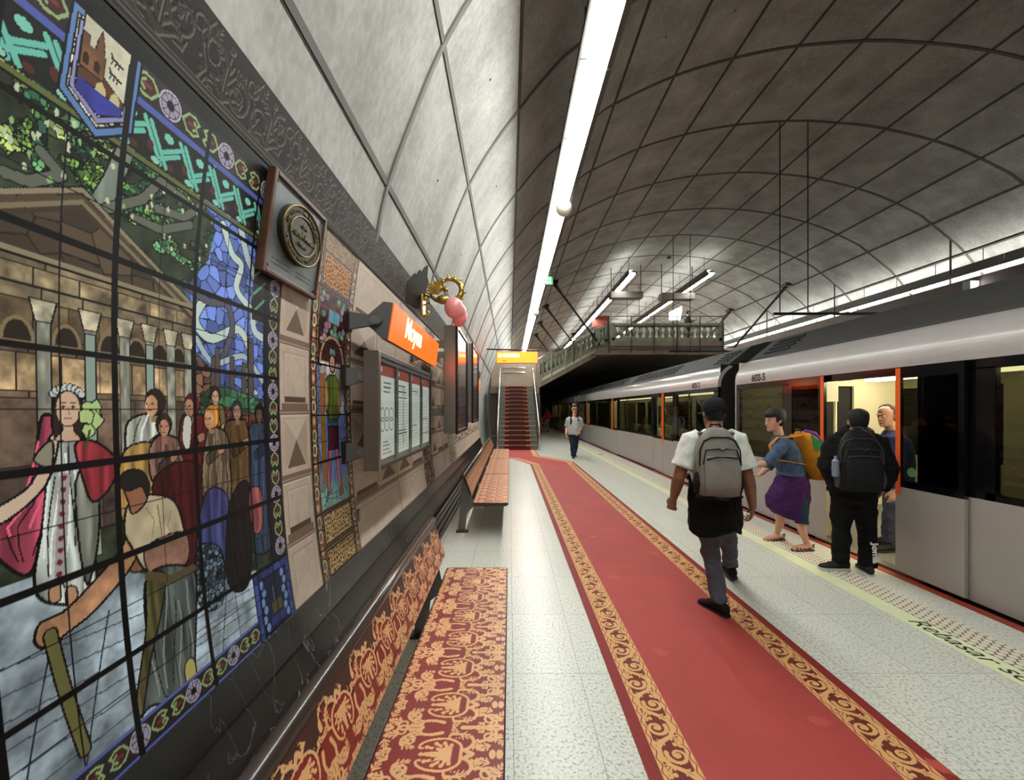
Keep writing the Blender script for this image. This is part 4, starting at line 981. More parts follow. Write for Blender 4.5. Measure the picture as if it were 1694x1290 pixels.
# frieze
T = Tile(.62, .30, 420)
for s, m in ((0, 1), (.31, -1)):
    for k in (-1, 1):
        T.curl(s + .155 + k * .075, .15 + m * .03 * k, .075, 1.57 if k > 0 else 4.71, 1.4 * m * k, .011, .004)
    T.leaf(s + .155, .06, .17, math.pi / 2, .012, lobes=4)
    for k in range(6): T.dot(s + .02 + .008 * math.sin(k * 2), .05 + .04 * k, .009)
    T.stroke([(s, .02), (s + .05, .1), (s, .2), (s + .05, .28)], .006, .004)
    for x, y, an, l in ((s + .06, .22, 1.2, .07), (s + .25, .08, 2.2, .08), (s + .06, .08, -1.0, .07), (s + .25, .22, -2.2, .07), (s + .12, .20, 2.6, .06), (s + .2, .19, .5, .06)): T.leaf(x, y, l, an, .006)
    T.dot(s + .155, .26, .018); T.curl(s + .30, .22, .04, 0, 1.1 * m, .008, .003)
def frieze():
    a = geo(.80, 7.9, 1250); b = np.linspace(2.872, 3.172, 100); c = Canvas(a, b, (42, 36, 34))
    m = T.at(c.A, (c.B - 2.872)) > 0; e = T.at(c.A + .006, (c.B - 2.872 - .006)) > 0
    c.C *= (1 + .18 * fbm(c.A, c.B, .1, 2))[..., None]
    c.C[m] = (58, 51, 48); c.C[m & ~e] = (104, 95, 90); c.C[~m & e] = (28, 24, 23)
    low = c.B < 2.915
    c.C[low] = (44, 38, 36); c.C[(c.B > 2.895) & (c.B < 2.903)] = (92, 84, 80); c.C[(c.B > 2.912) & (c.B < 2.918)] = (88, 80, 76); c.C[c.B < 2.882] = (70, 63, 60)
    return c
r = empty('scrollwork_frieze', (-1.2, 4.0, 3.0), 'dark brown frieze film with scrollwork above the murals', 'wall frieze')
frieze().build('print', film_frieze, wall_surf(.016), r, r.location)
r = empty('plain_frieze', (-1.2, 12, 2.9), 'plain grey frieze strip beyond the dragon bracket towards the stairs', 'wall frieze')
Canvas(np.linspace(7.95, 16.6, 30), np.linspace(2.872, 3.1, 8), (74, 67, 62)).build('print', film_m, wall_surf(.016), r, r.location)
# serrated leaf standing above the frieze edge
lf = [(672, 466), (684, 452), (688, 456), (692, 446), (697, 450), (702, 441), (706, 438), (705, 458), (708, 470), (703, 480), (706, 488), (700, 500), (690, 512), (668, 500)]
q = [wall_px(x, y) for x, y in lf]
mb = MB(); mb.prism([(wall_x(z) + .012, y, z) for y, z in q], (.006, 0, 0)); tag(mb.build('leaf_cutout', M('cutout_grey', (46, 42, 41), .8, var=.2, vscale=20, spec=.1), origin=(-1.17, q[0][0], 3.1)), 'dark serrated leaf cutout standing up from the frieze edge', 'leaf cutout')

# marble dado and vent plinth
def M_marble():
    m = bpy.data.materials.new('black_marble'); m.use_nodes = True; nt = m.node_tree; N = nt.nodes; L = nt.links; b = N['Principled BSDF']
    tc = N.new('ShaderNodeTexCoord'); mp = N.new('ShaderNodeMapping'); mp.inputs['Scale'].default_value = (1, 1, .5); L.new(tc.outputs['Object'], mp.inputs[0])
    n = N.new('ShaderNodeTexNoise'); n.inputs['Scale'].default_value = 3.2; n.inputs['Detail'].default_value = 7; n.inputs['Distortion'].default_value = 1.2; L.new(mp.outputs[0], n.inputs['Vector'])
    s = N.new('ShaderNodeMath'); s.operation = 'SUBTRACT'; s.inputs[1].default_value = .53; L.new(n.outputs['Fac'], s.inputs[0])
    ab = N.new('ShaderNodeMath'); ab.operation = 'ABSOLUTE'; L.new(s.outputs[0], ab.inputs[0])
    r = N.new('ShaderNodeValToRGB'); e = r.color_ramp.elements; e[0].position = 0; e[0].color = rgba((110, 110, 108)); e[1].position = .008; e[1].color = rgba((20, 20, 21)); L.new(ab.outputs[0], r.inputs[0])
    n2 = N.new('ShaderNodeTexNoise'); n2.inputs['Scale'].default_value = 1.4; L.new(tc.outputs['Object'], n2.inputs['Vector'])
    r2 = N.new('ShaderNodeValToRGB'); r2.color_ramp.elements[0].position = .48; r2.color_ramp.elements[1].position = .62; L.new(n2.outputs['Fac'], r2.inputs[0])
    mx = N.new('ShaderNodeMix'); mx.data_type = 'RGBA'; L.new(r2.outputs[0], mx.inputs[0]); mx.inputs[6].default_value = rgba((22, 22, 23)); L.new(r.outputs[0], mx.inputs[7]); L.new(mx.outputs[2], b.inputs['Base Color'])
    b.inputs['Roughness'].default_value = .25; return m
marble = M_marble()
dp = [(wall_x(.525) + .0, .525), (wall_x(.525) + .025, .522), (wall_x(.36) + .028, .36), (wall_x(.36) + .02, .355), (wall_x(.34) + .022, .34), (wall_x(.2) + .04, .2), (wall_x(.2) + .03, .195), (-1.045, .07), (-1.045, 0)]
struct(sweep('baseboard_marble', dp, Y0 + .02, 16.6, marble, 1, False))
r = empty('vent_plinth', (-.98, 6, 0), 'low black slatted plinth along the foot of the marble wall', 'plinth')
for k in range(4):
    mb = MB(); x = -1.03 + .045 * k; z = .125 - .032 * k; mb.box((x, .3, z - .014), (x + .028, 16.5, z + .014)); B(mb, 'slat', M('slat_black', (26, 27, 29), .3), r)
mb = MB(); mb.box((-1.04, .3, 0), (-.88, 16.5, .012)); B(mb, 'base', black, r)

# ------------------------------------------------------------------ award plaque
pYl, pYr = 2.075, 2.62
r = empty('award_plaque', (-1.24, 2.33, 2.6), 'square wood framed award plaque with an oval bronze medallion', 'plaque')
O = Vector((-1.225, 2.335, 2.605)); tilt = Vector((.062, 0, .46)).normalized()
fm = frame(O, (0, 1, 0), tilt); HWp, HHp = .262, .235
def tb(m, a, b): mb.box(a, b, mat=m)
mb = MB(); mb.box((-HWp, -HHp, -.02), (HWp, HHp, .018), mat=fm); B(mb, 'slate', M('plaque_slate', (112, 114, 116), .45, .2, var=.12, vscale=12), r)
wood = M('plaque_wood', (84, 50, 34), .4, var=.25, vscale=18)
for i, (a, b) in enumerate((((-HWp - .03, -HHp - .026, -.012), (-HWp, HHp + .026, .032)), ((HWp, -HHp - .026, -.012), (HWp + .022, HHp + .026, .032)), ((-HWp, HHp, -.012), (HWp, HHp + .024, .032)), ((-HWp, -HHp - .024, -.012), (HWp, -HHp, .032)))):
    mb = MB(); mb.box(a, b, mat=fm); B(mb, 'frame', wood, r, bevel=.005)
bronze = M('bronze', (120, 106, 70), .35, .8); bronzed = M('bronze_dark', (44, 40, 32), .4, .5)
def oval(rx, ry, z0, z1, n=40): return [[fm @ Vector((rx * k * math.cos(2 * math.pi * j / n), .028 + ry * k * math.sin(2 * math.pi * j / n), z)) for j in range(n)] for z, k in ((z0, 1), (z1, .97))]
mb = MB(); mb.rings(oval(.208, .158, .018, .05)); med = B(mb, 'medallion', bronzed, r)
for rx, ry, w in ((.204, .154, .011), (.136, .102, .008)):
    mb = MB(); pts = [fm @ Vector((rx * math.cos(t), .028 + ry * math.sin(t), .051)) for t in np.linspace(0, 2 * math.pi, 49)]; mb.tube(pts, w * .7, 6, caps=False); B(mb, 'rim', bronze, med, smooth=True)
text('lettering', 'Brunel Award', .052, bronze, fm @ Matrix.Translation((0, .012, .052)), r, .004, align='CENTER')
text('lettering', '1998', .03, bronze, fm @ Matrix.Translation((.005, .07, .052)), r, .004, align='CENTER')
text('lettering', 'Madrid', .03, bronze, fm @ Matrix.Translation((0, -.032, .052)), r, .004, align='CENTER')
for s, top in (('FOR OUTSTANDING VISUAL DESIGN', 1), ('IN PUBLIC RAIL TRANSPORT', 0)):
    n = len(s)
    for i, ch in enumerate(s):
        if ch == ' ': continue
        t = math.pi * (1.0 - (i + .5) / n * 1.0) if top else math.pi * (1.0 + (i + .5) / n)
        t = math.pi / 2 + (t - math.pi / 2) * .93 if top else 1.5 * math.pi + (t - 1.5 * math.pi) * .8
        rx, ry = (.158, .118) if top else (.182, .138)
        ang = math.atan2(math.cos(t) * ry, -math.sin(t) * rx) ; ang = math.atan2(math.sin(t) * rx, math.cos(t) * ry)
        rot = ang - math.pi / 2 if top else ang + math.pi / 2
        text('lettering', ch, .026, bronze, fm @ Matrix.Translation((rx * math.cos(t), .028 + ry * math.sin(t), .052)) @ Matrix.Rotation(rot, 4, 'Z'), med, .003, align='CENTER') if False else None
        m_ = text('lettering', ch, .026, bronze, fm @ Matrix.Translation((rx * math.cos(t), .028 + ry * math.sin(t), .052)) @ Matrix.Rotation(rot, 4, 'Z'), None, .003, align='CENTER')
        m_.parent = med; m_.data.transform(Matrix.Translation(-r.location))
for u in (-.12, .12):
    mb = MB()
    for j in range(2):
        for k in range(9): w = .012 + .01 * random.random(); x = u - .09 + k * .02; mb.box((x, -.17 - j * .024, .018), (x + w * .75, -.160 - j * .024, .0186), mat=fm)
    B(mb, 'engraving', M('engraved_dark', (62, 62, 62), .5), r)
for u in (-1, 1):
    for v in (-1, 1):
        mb = MB(); mb.tube([fm @ Vector((u * (HWp - .02), v * (HHp - .02), .018)), fm @ Vector((u * (HWp - .02), v * (HHp - .02), .024))], .007, 8); B(mb, 'screw', black, r)
# ------------------------------------------------------------------ boards on the wall
def bracket(root, x0, x1, y, z, h=.07):
    mb = MB(); mb.prism([(x0, y, z - h), (x0, y, z + h), (x1 - .03, y, z + h * .45), (x1, y, z), (x1 - .03, y, z - h * .45)], (0, .035, 0)); br = B(mb, 'bracket', M('bracket_grey', (124, 124, 124), .4, .4), root)
    mb = MB(); mb.tube([(x1 - .06, y - .012, z), (x1 - .06, y + .002, z)], .032, 14); B(mb, 'bolt', M('bolt_grey', (150, 150, 150), .35, .6), br)
    mb = MB(); mb.box((x0 - .02, y - .02, z - h * 1.15), (x0 + .015, y + .06, z + h * 1.15)); B(mb, 'wall_plate', dsteel, br)
def name_sign(y0, y1, z0, z1, xf, label, word, tsize, toff, br=True):
    c = (xf - .15, (y0 + y1) / 2, z0)
    r = empty('station_name_sign', c, label, 'sign'); h = z1 - z0
    prof = [(xf - .015, z0 + .0), (xf + .03, z1), (xf - .05, z1 + .01), (xf - .22, z0 + .55 * h), (xf - .06, z0 + .01)]
    mb = MB(); mb.prism([(x, y0, z) for x, z in prof], (0, y1 - y0, 0)); B(mb, 'case', signbl, r, bevel=.006)
    d = Vector((.045, 0, h)); n = Vector((h, 0, -.045)).normalized()
    mb = MB(); p = Vector((xf - .013, y0 + .0, z0 + .004)) + n * .002
    mb.prism([p, p + d * .97, p + d * .97 + Vector((0, y1 - y0, 0)), p + Vector((0, y1 - y0, 0))], n * .008); pan = B(mb, 'lit_panel', signor, r)
    m = frame(p + n * .009 + Vector((0, toff, 0)) + d * .34, (0, 1, 0), d)
    text('lettering', word, tsize, signtx, m, r, .001, bold=.004, sx=1.0)
    if br: bracket(r, float(wall_x(z0)) + .02, xf - .05, y0 - .04, z0 + .5 * h)
    if br: bracket(r, float(wall_x(z0)) + .02, xf - .05, y1 + .02, z0 + .5 * h)
    return r
name_sign(3.27, 5.32, 2.20, 2.50, -.955, 'nearest orange lit station sign reading Moyua, above the map case', 'Moyua', .25, .42)
name_sign(8.35, 10.2, 2.62, 2.92, -.90, 'second orange lit station sign, half hidden behind the dark screens', 'Moyua', .22, .4)
name_sign(11.4, 13.0, 2.25, 2.55, -.95, 'farthest small orange lit station sign on the wall before the stairs', 'Moyua', .22, .4)

def timetable_case():
    y0, y1, z0, z1, xf = 2.98, 4.92, 1.225, 2.055, -.95
    r = empty('timetable_case', (-1.1, 3.95, 1.22), 'steel framed glass case with four white timetable posters', 'notice case')
    mb = MB(); mb.box((xf - .09, y0, z0), (xf - .012, y1, z1)); B(mb, 'back_case', signbl, r)
    fr = M('case_steel', (132, 120, 112), .3, .7)
    for a, b in (((xf - .1, y0 - .03, z0 - .02), (xf + .012, y0 + .02, z1 + .02)), ((xf - .1, y1 - .02, z0 - .02), (xf + .012, y1 + .02, z1 + .02)), ((xf - .1, y0, z1 - .02), (xf + .01, y1, z1 + .02)), ((xf - .1, y0, z0 - .02), (xf + .01, y1, z0 + .012))):
        mb = MB(); mb.box(a, b); B(mb, 'frame', fr if a[1] < y0 else dsteel, r, bevel=.004)
    n = 4; w = (y1 - y0) / n
    for i in range(n):
        a0, a1 = y0 + w * i + .05, y0 + w * (i + 1) - .045
        c = Canvas(np.linspace(a0, a1, 150), np.linspace(z0 + .05, z1 - .06, 260), (226, 232, 230))
        c.rect(a0, a1, z1 - .15, z1 - .05, (158, 52, 38)); c.rect(a0 + .03, a0 + .06, z1 - .12, z1 - .085, (230, 220, 215))
        R = random.Random(i); z = z1 - .2
        if i == 0:
            for k in range(3): c.line([(a0 + .1, z - .035 * k), (a0 + .22 + .08 * R.random(), z - .035 * k)], .012, (90, 96, 100))
            for k in range(3):
                for v in (0, .075):
                    q = [(a0 + .07 + .115 * k + .052 * math.cos(t), 1.61 - v + .052 * math.sin(t)) for t in np.linspace(0, 2 * math.pi, 24)]; c.line(q, .009, (70, 56, 60))
            for k in range(4): c.line([(a0 + .08, 1.40 - .03 * k), (a0 + .15 + .2 * R.random(), 1.40 - .03 * k)], .011, (130, 138, 140))
            c.line([(a0 + .12, 1.31), (a1 - .12, 1.31)], .006, (150, 156, 158))
        else:
            while z > z0 + .08:
                if R.random() < .18: c.line([(a0 + .03, z), (a1 - .05 - .1 * R.random(), z)], .012, (60, 64, 66))
                else:
                    y = a0 + .03
                    while y < a1 - .05:
                        l = R.uniform(.02, .07); c.line([(y, z), (min(y + l, a1 - .03), z)], .006, (140, 146, 150)); y += l + R.uniform(.012, .04)
                z -= .026
            if i == 1: c.rect(a0 + .18, a0 + .21, z0 + .1, z1 - .2, (150, 154, 156))
        c.build('poster', M_painted('paper', .5, .4), lambda A, Bz: np.stack([np.full(A.shape, xf - .008), A, Bz], -1), r, r.location)
        if i: mb = MB(); mb.box((xf - .012, y0 + w * i - .035, z0), (xf + .004, y0 + w * i + .035, z1)); B(mb, 'divider', M('divider_grey', (66, 74, 76), .5), r)
    mb = MB(); mb.box((xf - .012, y0, z1 - .055), (xf + .002, y1, z1 - .02)); B(mb, 'divider', MATS['divider_grey'], r)
    mb = MB(); mb.box((xf + .004, y0 + .02, z0), (xf + .007, y1 - .02, z1 - .02)); B(mb, 'glass', M_glass('case_glass', (252, 254, 253), .01, gain=.5), r)
    for z in (1.90, 1.32): bracket(r, -1.26, xf - .11, y0 + .15, z, .075)
    mb = MB(); mb.box((-1.265, y1 - .2, 1.3), (xf - .09, y1 - .12, 1.4)); B(mb, 'rear_bracket', dsteel, r)
timetable_case()

def tall_screen(y0, y1, z0, z1, xb, xf, label):
    r = empty('tall_display', (xb, (y0 + y1) / 2, z0), label, 'display case')
    mb = MB(); mb.box((xb, y0, z0), (xf - .02, y1, z1)); B(mb, 'steel_case', steel, r, bevel=.004)
    mb = MB()
    for a, b in (((xf - .02, y0 - .01, z0 - .01), (xf + .012, y0 + .05, z1 + .01)), ((xf - .02, y1 - .05, z0 - .01), (xf + .012, y1 + .01, z1 + .01)), ((xf - .02, y0, z0 - .01), (xf + .01, y1, z0 + .04)), ((xf - .02, y0, z1 - .04), (xf + .01, y1, z1 + .01))): mb.box(a, b)
    B(mb, 'black_rim', black, r)
    c = Canvas(np.linspace(y0 + .05, y1 - .05, 60), np.linspace(z0 + .04, z1 - .04, 220), (40, 34, 46)); z = z0 + .1
    while z < z1 - .1:
        c.line([(y0 + .05, z), (y1 - .05, z + .02)], .008, (150, 140, 160)); z += .1
    c.rect(y0 + .05, y1 - .05, z1 - .45, z1 - .1, (62, 66, 84)); c.rect(y0 + .1, y0 + .5, z0 + .06, z0 + .12, (190, 40, 40))
    c.build('map_sheet', M_painted('paper_gloss', .15, .6), lambda A, Bz: np.stack([np.full(A.shape, xf - .006), A, Bz], -1), r, r.location)
    for z in (z0 + .3, z1 - .25):
        for y in (y0 + .1, y1 - .18): mb = MB(); mb.box((float(wall_x(z)) + .012, y, z - .05), (xb + .01, y + .08, z + .05)); B(mb, 'wall_arm', steel, r)
tall_screen(5.75, 7.15, 1.31, 2.83, -.92, -.735, 'nearest tall display case with brushed steel end and black rim')
tall_screen(7.8, 9.2, 1.40, 2.90, -.86, -.70, 'second tall dark display case standing behind the nearest one')
# small socket plate under the timetable
y, z = wall_px(591, 852); mb = MB(); mb.box((wall_x(z) + .008, y - .02, z - .05), (wall_x(z) + .022, y + .02, z + .05)); r = mb.build('socket_plate', M('socket_grey', (136, 132, 126), .4, .5), origin=(wall_x(z), y, z), bevel=.004); tag(r, 'small grey socket plate low on the printed stone wall', 'socket')

# ------------------------------------------------------------------ gilt dragon bracket with pink balloons
gold = M('gilt', (190, 160, 84), .28, .9)
dy = 5.32
r = empty('dragon_bracket', (-1.19, dy, 2.85), 'gilt dragon wall bracket curling into a ring above the sign', 'wall bracket')
def wx(z): return float(wall_x(z)) + .02
mb = MB(); mb.box((wx(3.12), dy - .09, 2.84), (wx(3.12) + .04, dy + .09, 3.12)); B(mb, 'back_plate', gold, r, bevel=.015)
def spiral(cx_, cz_, r0, r1, a0, a1, n=30): return [(cx_ + (r0 + (r1 - r0) * t) * math.cos(a0 + (a1 - a0) * t), dy, cz_ + (r0 + (r1 - r0) * t) * math.sin(a0 + (a1 - a0) * t)) for t in np.linspace(0, 1, n)]
x0 = wx(2.98) + .04
mb = MB(); mb.tube([(x0, dy, 3.05), (x0 + .06, dy, 3.11), (x0 + .14, dy, 3.10), (x0 + .19, dy, 3.06), (x0 + .25, dy, 3.06)], [.028, .032, .026, .03, .035], 10); mb.tube(spiral(x0 + .06, 2.90, .06, .015, 2.4, 8.4), [.02] * 15 + [.016] * 15, 8); mb.tube([(x0, dy, 2.95), (x0 + .03, dy, 3.0), (x0 + .1, dy, 3.03), (x0 + .13, dy, 2.99)], .016, 8)
for s in (.05, .13): mb.ball((x0 + s, dy - .02, 3.13), .022, 8, 6)
B(mb, 'scroll_arm', gold, r, smooth=True)
rc = Vector((-.765, dy, 3.19)); R0 = .145
mb = MB(); pts = [(rc.x + R0 * math.cos(t), dy, rc.z + R0 * math.sin(t)) for t in np.linspace(-2.5, 3.0, 40)]
mb.tube(pts, [.05 - .03 * i / 39 for i in range(40)], 10)
for i, p in enumerate(pts):
    if i % 2 == 0: mb.ball((p[0], dy - .025 + .05 * (i % 4 == 0), p[2]), .034 - .012 * i / 40, 8, 6)
for t in np.linspace(-1.2, 2.6, 9): mb.tube([(rc.x + (R0 + .02) * math.cos(t), dy, rc.z + (R0 + .02) * math.sin(t)), (rc.x + (R0 + .075) * math.cos(t + .15), dy, rc.z + (R0 + .075) * math.sin(t + .15))], [.02, .002], 6)
mb.ball((rc.x - .1, dy, rc.z - .12), (.09, .06, .06), 10, 8); B(mb, 'dragon_body', gold, r, smooth=True)
mb = MB(); mb.ball((rc.x - .125, dy - .02, rc.z + .02), (.05, .04, .045), 10, 8); mb.tube([(rc.x - .11, dy - .02, rc.z + .03), (rc.x - .05, dy - .04, rc.z + .0), (rc.x - .03, dy - .05, rc.z - .03)], [.035, .028, .014], 8); mb.tube([(rc.x - .15, dy, rc.z + .05), (rc.x - .19, dy, rc.z + .11)], [.012, .002], 6); B(mb, 'dragon_head', gold, r, smooth=True)
mb = MB(); sp = Vector((rc.x - .14, dy - .05, rc.z - .06))
fan = [sp + Vector((-math.cos(t) * .17, -.02, math.sin(t) * .17 + .02)) for t in np.linspace(-.1, 1.7, 8)]
poly = [sp]
for i, f in enumerate(fan): poly += [f] + ([sp + (((fan[i] + fan[i + 1]) / 2) - sp) * .8] if i < 7 else [])
mb.prism(poly, (0, .012, 0)); 
for f in fan: mb.tube([sp, f], [.014, .005], 6)
B(mb, 'wing', gold, r)
r = empty('balloon', (-.70, dy - .05, 2.92), 'cluster of pale pink balloons tied under the dragon ring', 'balloons')
pink = M('balloon_pink', (236, 150, 150), .3, spec=.6)
for i, (a, b, s) in enumerate(((-.715, 2.95, .125), (-.66, 2.92, .10), (-.64, 2.86, .095), (-.665, 2.835, .09))):
    mb = MB(); mb.ball((a, dy - .06 + .05 * i, b), (s * .95, s * .95, s * 1.1), 20, 14); B(mb, 'balloon_skin', pink, r, smooth=True)
mb = MB(); mb.tube([(-.70, dy - .02, 3.06), (-.68, dy - .02, 2.9)], .005, 5); B(mb, 'string', white, r)

# ------------------------------------------------------------------ benches
BT = Tile(.46, .24, 520)
for _m in (0,):
    mu = .245; mv = .12                                              # palmette with its mirror halves
    for sg in (-1, 1):
        def S(x, y): return (x, mv + sg * (y - mv)) if sg > 0 else (x, 2 * mv - y)
        for ang, L in ((3.14, .10), (2.75, .09), (2.35, .075), (1.95, .06), (1.5, .045)):
            e = (mu + .02 + L * math.cos(ang), mv + L * math.sin(ang) * .85); BT.stroke([S(mu + .02, mv), S((mu + e[0]) / 2 + .01, (mv + e[1]) / 2 + .006), S(*e)], .008, .005); BT.dot(*S(*e), .008)
        a = [(mu + .06, mv), (mu + .055, mv + .04), (mu + .01, mv + .066), (mu - .05, mv + .062), (mu - .085, mv + .045), (mu - .09, mv + .028), (mu - .078, mv + .025)]
        BT.stroke([S(*p) for p in smooth_path(a, 6)], .0055, .0045)
        b = [(mu + .06, mv + .012), (mu + .09, mv + .03), (mu + .1, mv + .06), (mu + .07, mv + .085), (mu + .02, mv + .088), (mu + .01, mv + .075)]
        BT.stroke([S(*p) for p in smooth_path(b, 6)], .007, .005)
        for k in range(6): BT.dot(*S(mu + .095 - .012 * k, mv + .075 + .006 * math.sin(k)), .0035)
        d = [(mu + .1, mv + .05), (mu + .14, mv + .06), (mu + .18, mv + .09), (mu + .17, mv + .118)]
        BT.stroke([S(*p) for p in smooth_path(d, 6)], .007, .006)
        f = [(mu - .02, mv + .095), (mu - .07, mv + .085), (mu - .12, mv + .095), (mu - .15, mv + .08), (mu - .145, mv + .06), (mu - .13, mv + .065)]
        BT.stroke([S(*p) for p in smooth_path(f, 6)], .0075, .005)
        for x, y, an, l in ((mu + .10, mv + .045, -.6, .05), (mu + .16, mv + .075, .2, .045), (mu - .1, mv + .09, 2.6, .05), (mu + .03, mv + .09, 1.9, .035), (mu + .13, mv + .1, 2.3, .035)):
            q = S(x, y); BT.leaf(q[0], q[1], l, an if sg > 0 else -an, .006)
        BT.curl(*S(mu - .17, mv + .105), .03, 0, 1.2 * sg, .0065, .004); BT.leaf(*S(mu - .19, mv + .09), .045, 3.4 if sg > 0 else -3.4, .006)
    for x in (.415, .44): BT.dot(x, .12, .012, ry=.02)
    BT.leaf(.395, .0, .06, 0, .008, lobes=4); BT.leaf(.03, .0, .05, math.pi, .008, lobes=4); BT.dot(.40, 0, .017); BT.leaf(mu - .1, 0, .06, math.pi, .008); BT.stroke([(.30, .0), (.39, 0)], .01, .006)
    BT.stroke([(.325, .108), (.345, .12), (.325, .132)], .009, .009)
    for sg in (-1, 1):
        for x, y, an, l, w in ((.05, .10, 2.6, .05, .006), (.09, .075, .4, .05, .0055), (.02, .06, 1.2, .045, .0055), (.12, .045, 2.4, .045, .005), (.06, .03, 3.0, .05, .0055), (.30, .035, .3, .045, .005), (.36, .06, 1.9, .04, .005), (.43, .05, .9, .045, .005), (.40, .085, 2.8, .04, .006)):
            yy_ = y if sg > 0 else .24 - y
            BT.leaf(x, yy_, l, an * sg, w)
        BT.curl(.11, .06 if sg > 0 else .18, .03, 2.5 * sg, 1.2 * sg, .007, .004); BT.curl(.40, .04 if sg > 0 else .20, .028, .5, 1.1 * sg, .006, .004)
    for x, y in ((mu, mv), (mu - .03, mv)): BT.dot(x, y, .012)
    for sg in (-1, 1): BT.dot(mu - .035, mv + sg * .022, .006, 0); BT.dot(mu - .005, mv + sg * .03, .005, 0)
GOLD, RED = np.array((218, 168, 118)), np.array((128, 36, 36))
bench_vinyl = M_painted('bench_vinyl', .35, .45)
brown = M('bench_brown', (58, 36, 32), .28, coat=.3)
legm = M('bench_leg_steel', (120, 118, 110), .42, .7)
def bench(label, ya, yb, nseg, rows):
    r = empty('bench', (-.4, (ya + yb) / 2, 0), label, 'bench')
    L = (yb - ya) / nseg; X0, X1 = -.475, -.015
    for k in range(nseg):
        a, b = ya + L * k + .012, ya + L * (k + 1) - .012
        mb = MB(); prof = [(X0, .425), (X0 - .004, .44), (X0 + .008, .4475), (X1 - .012, .4475), (X1, .44), (X1, .425), (X1 - .03, .405), (X0 + .03, .405)]
        mb.prism([(x, a, z) for x, z in prof], (0, b - a, 0)); st = B(mb, 'seat', brown, r)
        A = geo(a + .012, b - .012, rows); Bv = np.linspace(X0 + .006, X1 - .006, 190)
        c = Canvas(A, Bv, RED); m = BT.at(c.B + .475, c.A - 1.432 + .12) > 0; c.C[m] = GOLD; c.C *= (1 + .06 * fbm(c.A, c.B, .2, 3))[..., None]
        c.build('seat_cover', bench_vinyl, lambda A, B_: np.stack([B_, A, np.full(A.shape, .4492)], -1), st, r.location)
        mb = MB(); q0, q1 = Vector((-.488, 0, .545)), Vector((-.578, 0, .80)); d = (q1 - q0).normalized(); n = Vector((d.z, 0, -d.x))
        mb.prism([q0 + Vector((0, a, 0)), q1 + Vector((0, a, 0)), q1 - n * .03 + Vector((0, a, 0)), q0 - n * .022 + Vector((0, a, 0))], (0, b - a, 0)); bk = B(mb, 'backrest', brown, r, bevel=.006)
        Bv = np.linspace(.003, .262, 90); c = Canvas(A, Bv, RED); m = BT.at((c.B) * 1.5 + .02, c.A - 1.432) > 0; c.C[m] = GOLD
        edge = .185 + .028 * np.sin(c.A * 26.2) + .02 * np.sin(c.A * 52 + 1) + .01 * fbm(c.A, c.B, .03)
        top = (c.B > edge) & ~(m & (c.B < edge + .035)); c.C[top] = (60, 36, 32)
        c.build('back_cover', bench_vinyl, lambda A, B_: np.stack([q0.x + d.x * B_ + n.x * .0035, A, q0.z + d.z * B_ + n.z * .0035], -1), bk, r.location)
    mb = MB(); mb.tube([(-.588, ya, .80), (-.588, yb, .80)], .03, 14); B(mb, 'top_rail', M('rail_brown', (64, 50, 46), .25, coat=.5), r, smooth=True)
    mb = MB(); mb.box((-.44, ya + .05, .36), (-.36, yb - .05, .405)); B(mb, 'seat_beam', legm, r)
    lg = [ya + .28] + [ya + L * k for k in range(1, nseg)] + [yb - .12] if nseg > 1 else [ya + .3, yb - .14]
    for y in lg:
        mb = MB(); mb.prism([(-.70, y, .0), (-.60, y, .0), (-.58, y, .25), (-.49, y, .33), (-.06, y, .385), (-.06, y, .405), (-.50, y, .405), (-.53, y, .56), (-.60, y, .78), (-.64, y, .78), (-.66, y, .4)], (0, .014, 0)); lgo = B(mb, 'leg', legm, r)
        mb = MB(); mb.box((-.72, y - .05, 0), (-.56, y + .065, .012)); B(mb, 'foot_plate', dsteel, lgo)
bench('nearest bench with red and gold damask seat and backrest', .72, 3.14, 1, 800)
bench('farther row of three red and gold damask seats near the stairs', 5.27, 12.5, 3, 200)

# ------------------------------------------------------------------ carpet
CT = Tile(.34, .178, 420)
for s, m in ((0, 1), (.17, -1)):
    cy_ = .089
    def S(x, y): return (s + x, cy_ + m * y)
    CT.curl(*S(.085, -.02), .05, 1.2 if m > 0 else -1.2, 1.25 * m, .011, .006)
    CT.stroke([S(-.03, -.06), S(.0, -.02), S(.03, .03), S(.08, .055), S(.13, .05), S(.17, .02)], .012, .010)
    for x, y, an, l in ((.13, .05, .6, .06), (.03, .03, 2.4, .055), (.0, -.02, -2.2, .05), (.14, -.05, -.9, .05), (.06, .06, 1.3, .04)): q = S(x, y); CT.leaf(q[0], q[1], l, an * m, .008)
    CT.dot(*S(.085, -.02), .015); CT.dot(*S(.15, -.03), .012)
CG, CR, CD = np.array((224, 172, 114)), np.array((176, 72, 68)), np.array((142, 46, 42))
carpet_m = M_painted('carpet_print', .62, .25, grain=.25)
r = empty('red_carpet', (1.3, 7, 0), 'long printed red carpet with gold scroll borders on the platform', 'carpet')
XL, XR, YE = .62, 2.01, 12.35
def flat(z): return lambda A, B_: np.stack([B_, A, np.full(A.shape, z)], -1)
def band(x0, x1):
    c = Canvas(geo(1.25, YE, 1300), np.linspace(x0, x1, 84), CR)
    m = CT.at(c.A, (c.B - x0) / (x1 - x0) * .178) > 0; c.C[:] = (118, 44, 34); c.C[m] = CG
    for e0, e1 in ((x0, x0 + .032), (x1 - .032, x1)):
        q = (c.B >= e0) & (c.B <= e1); c.C[q] = CG
        u = (c.B - (e0 + e1) / 2); ch = q & (np.abs(u - .007 * np.sin(c.A / .012)) < .003); c.C[ch] = (150, 62, 50); c.C[q & ((np.abs(u) > .0145))] = (140, 50, 40)
    c.build('border_band', carpet_m, flat(.0042), r, r.location)
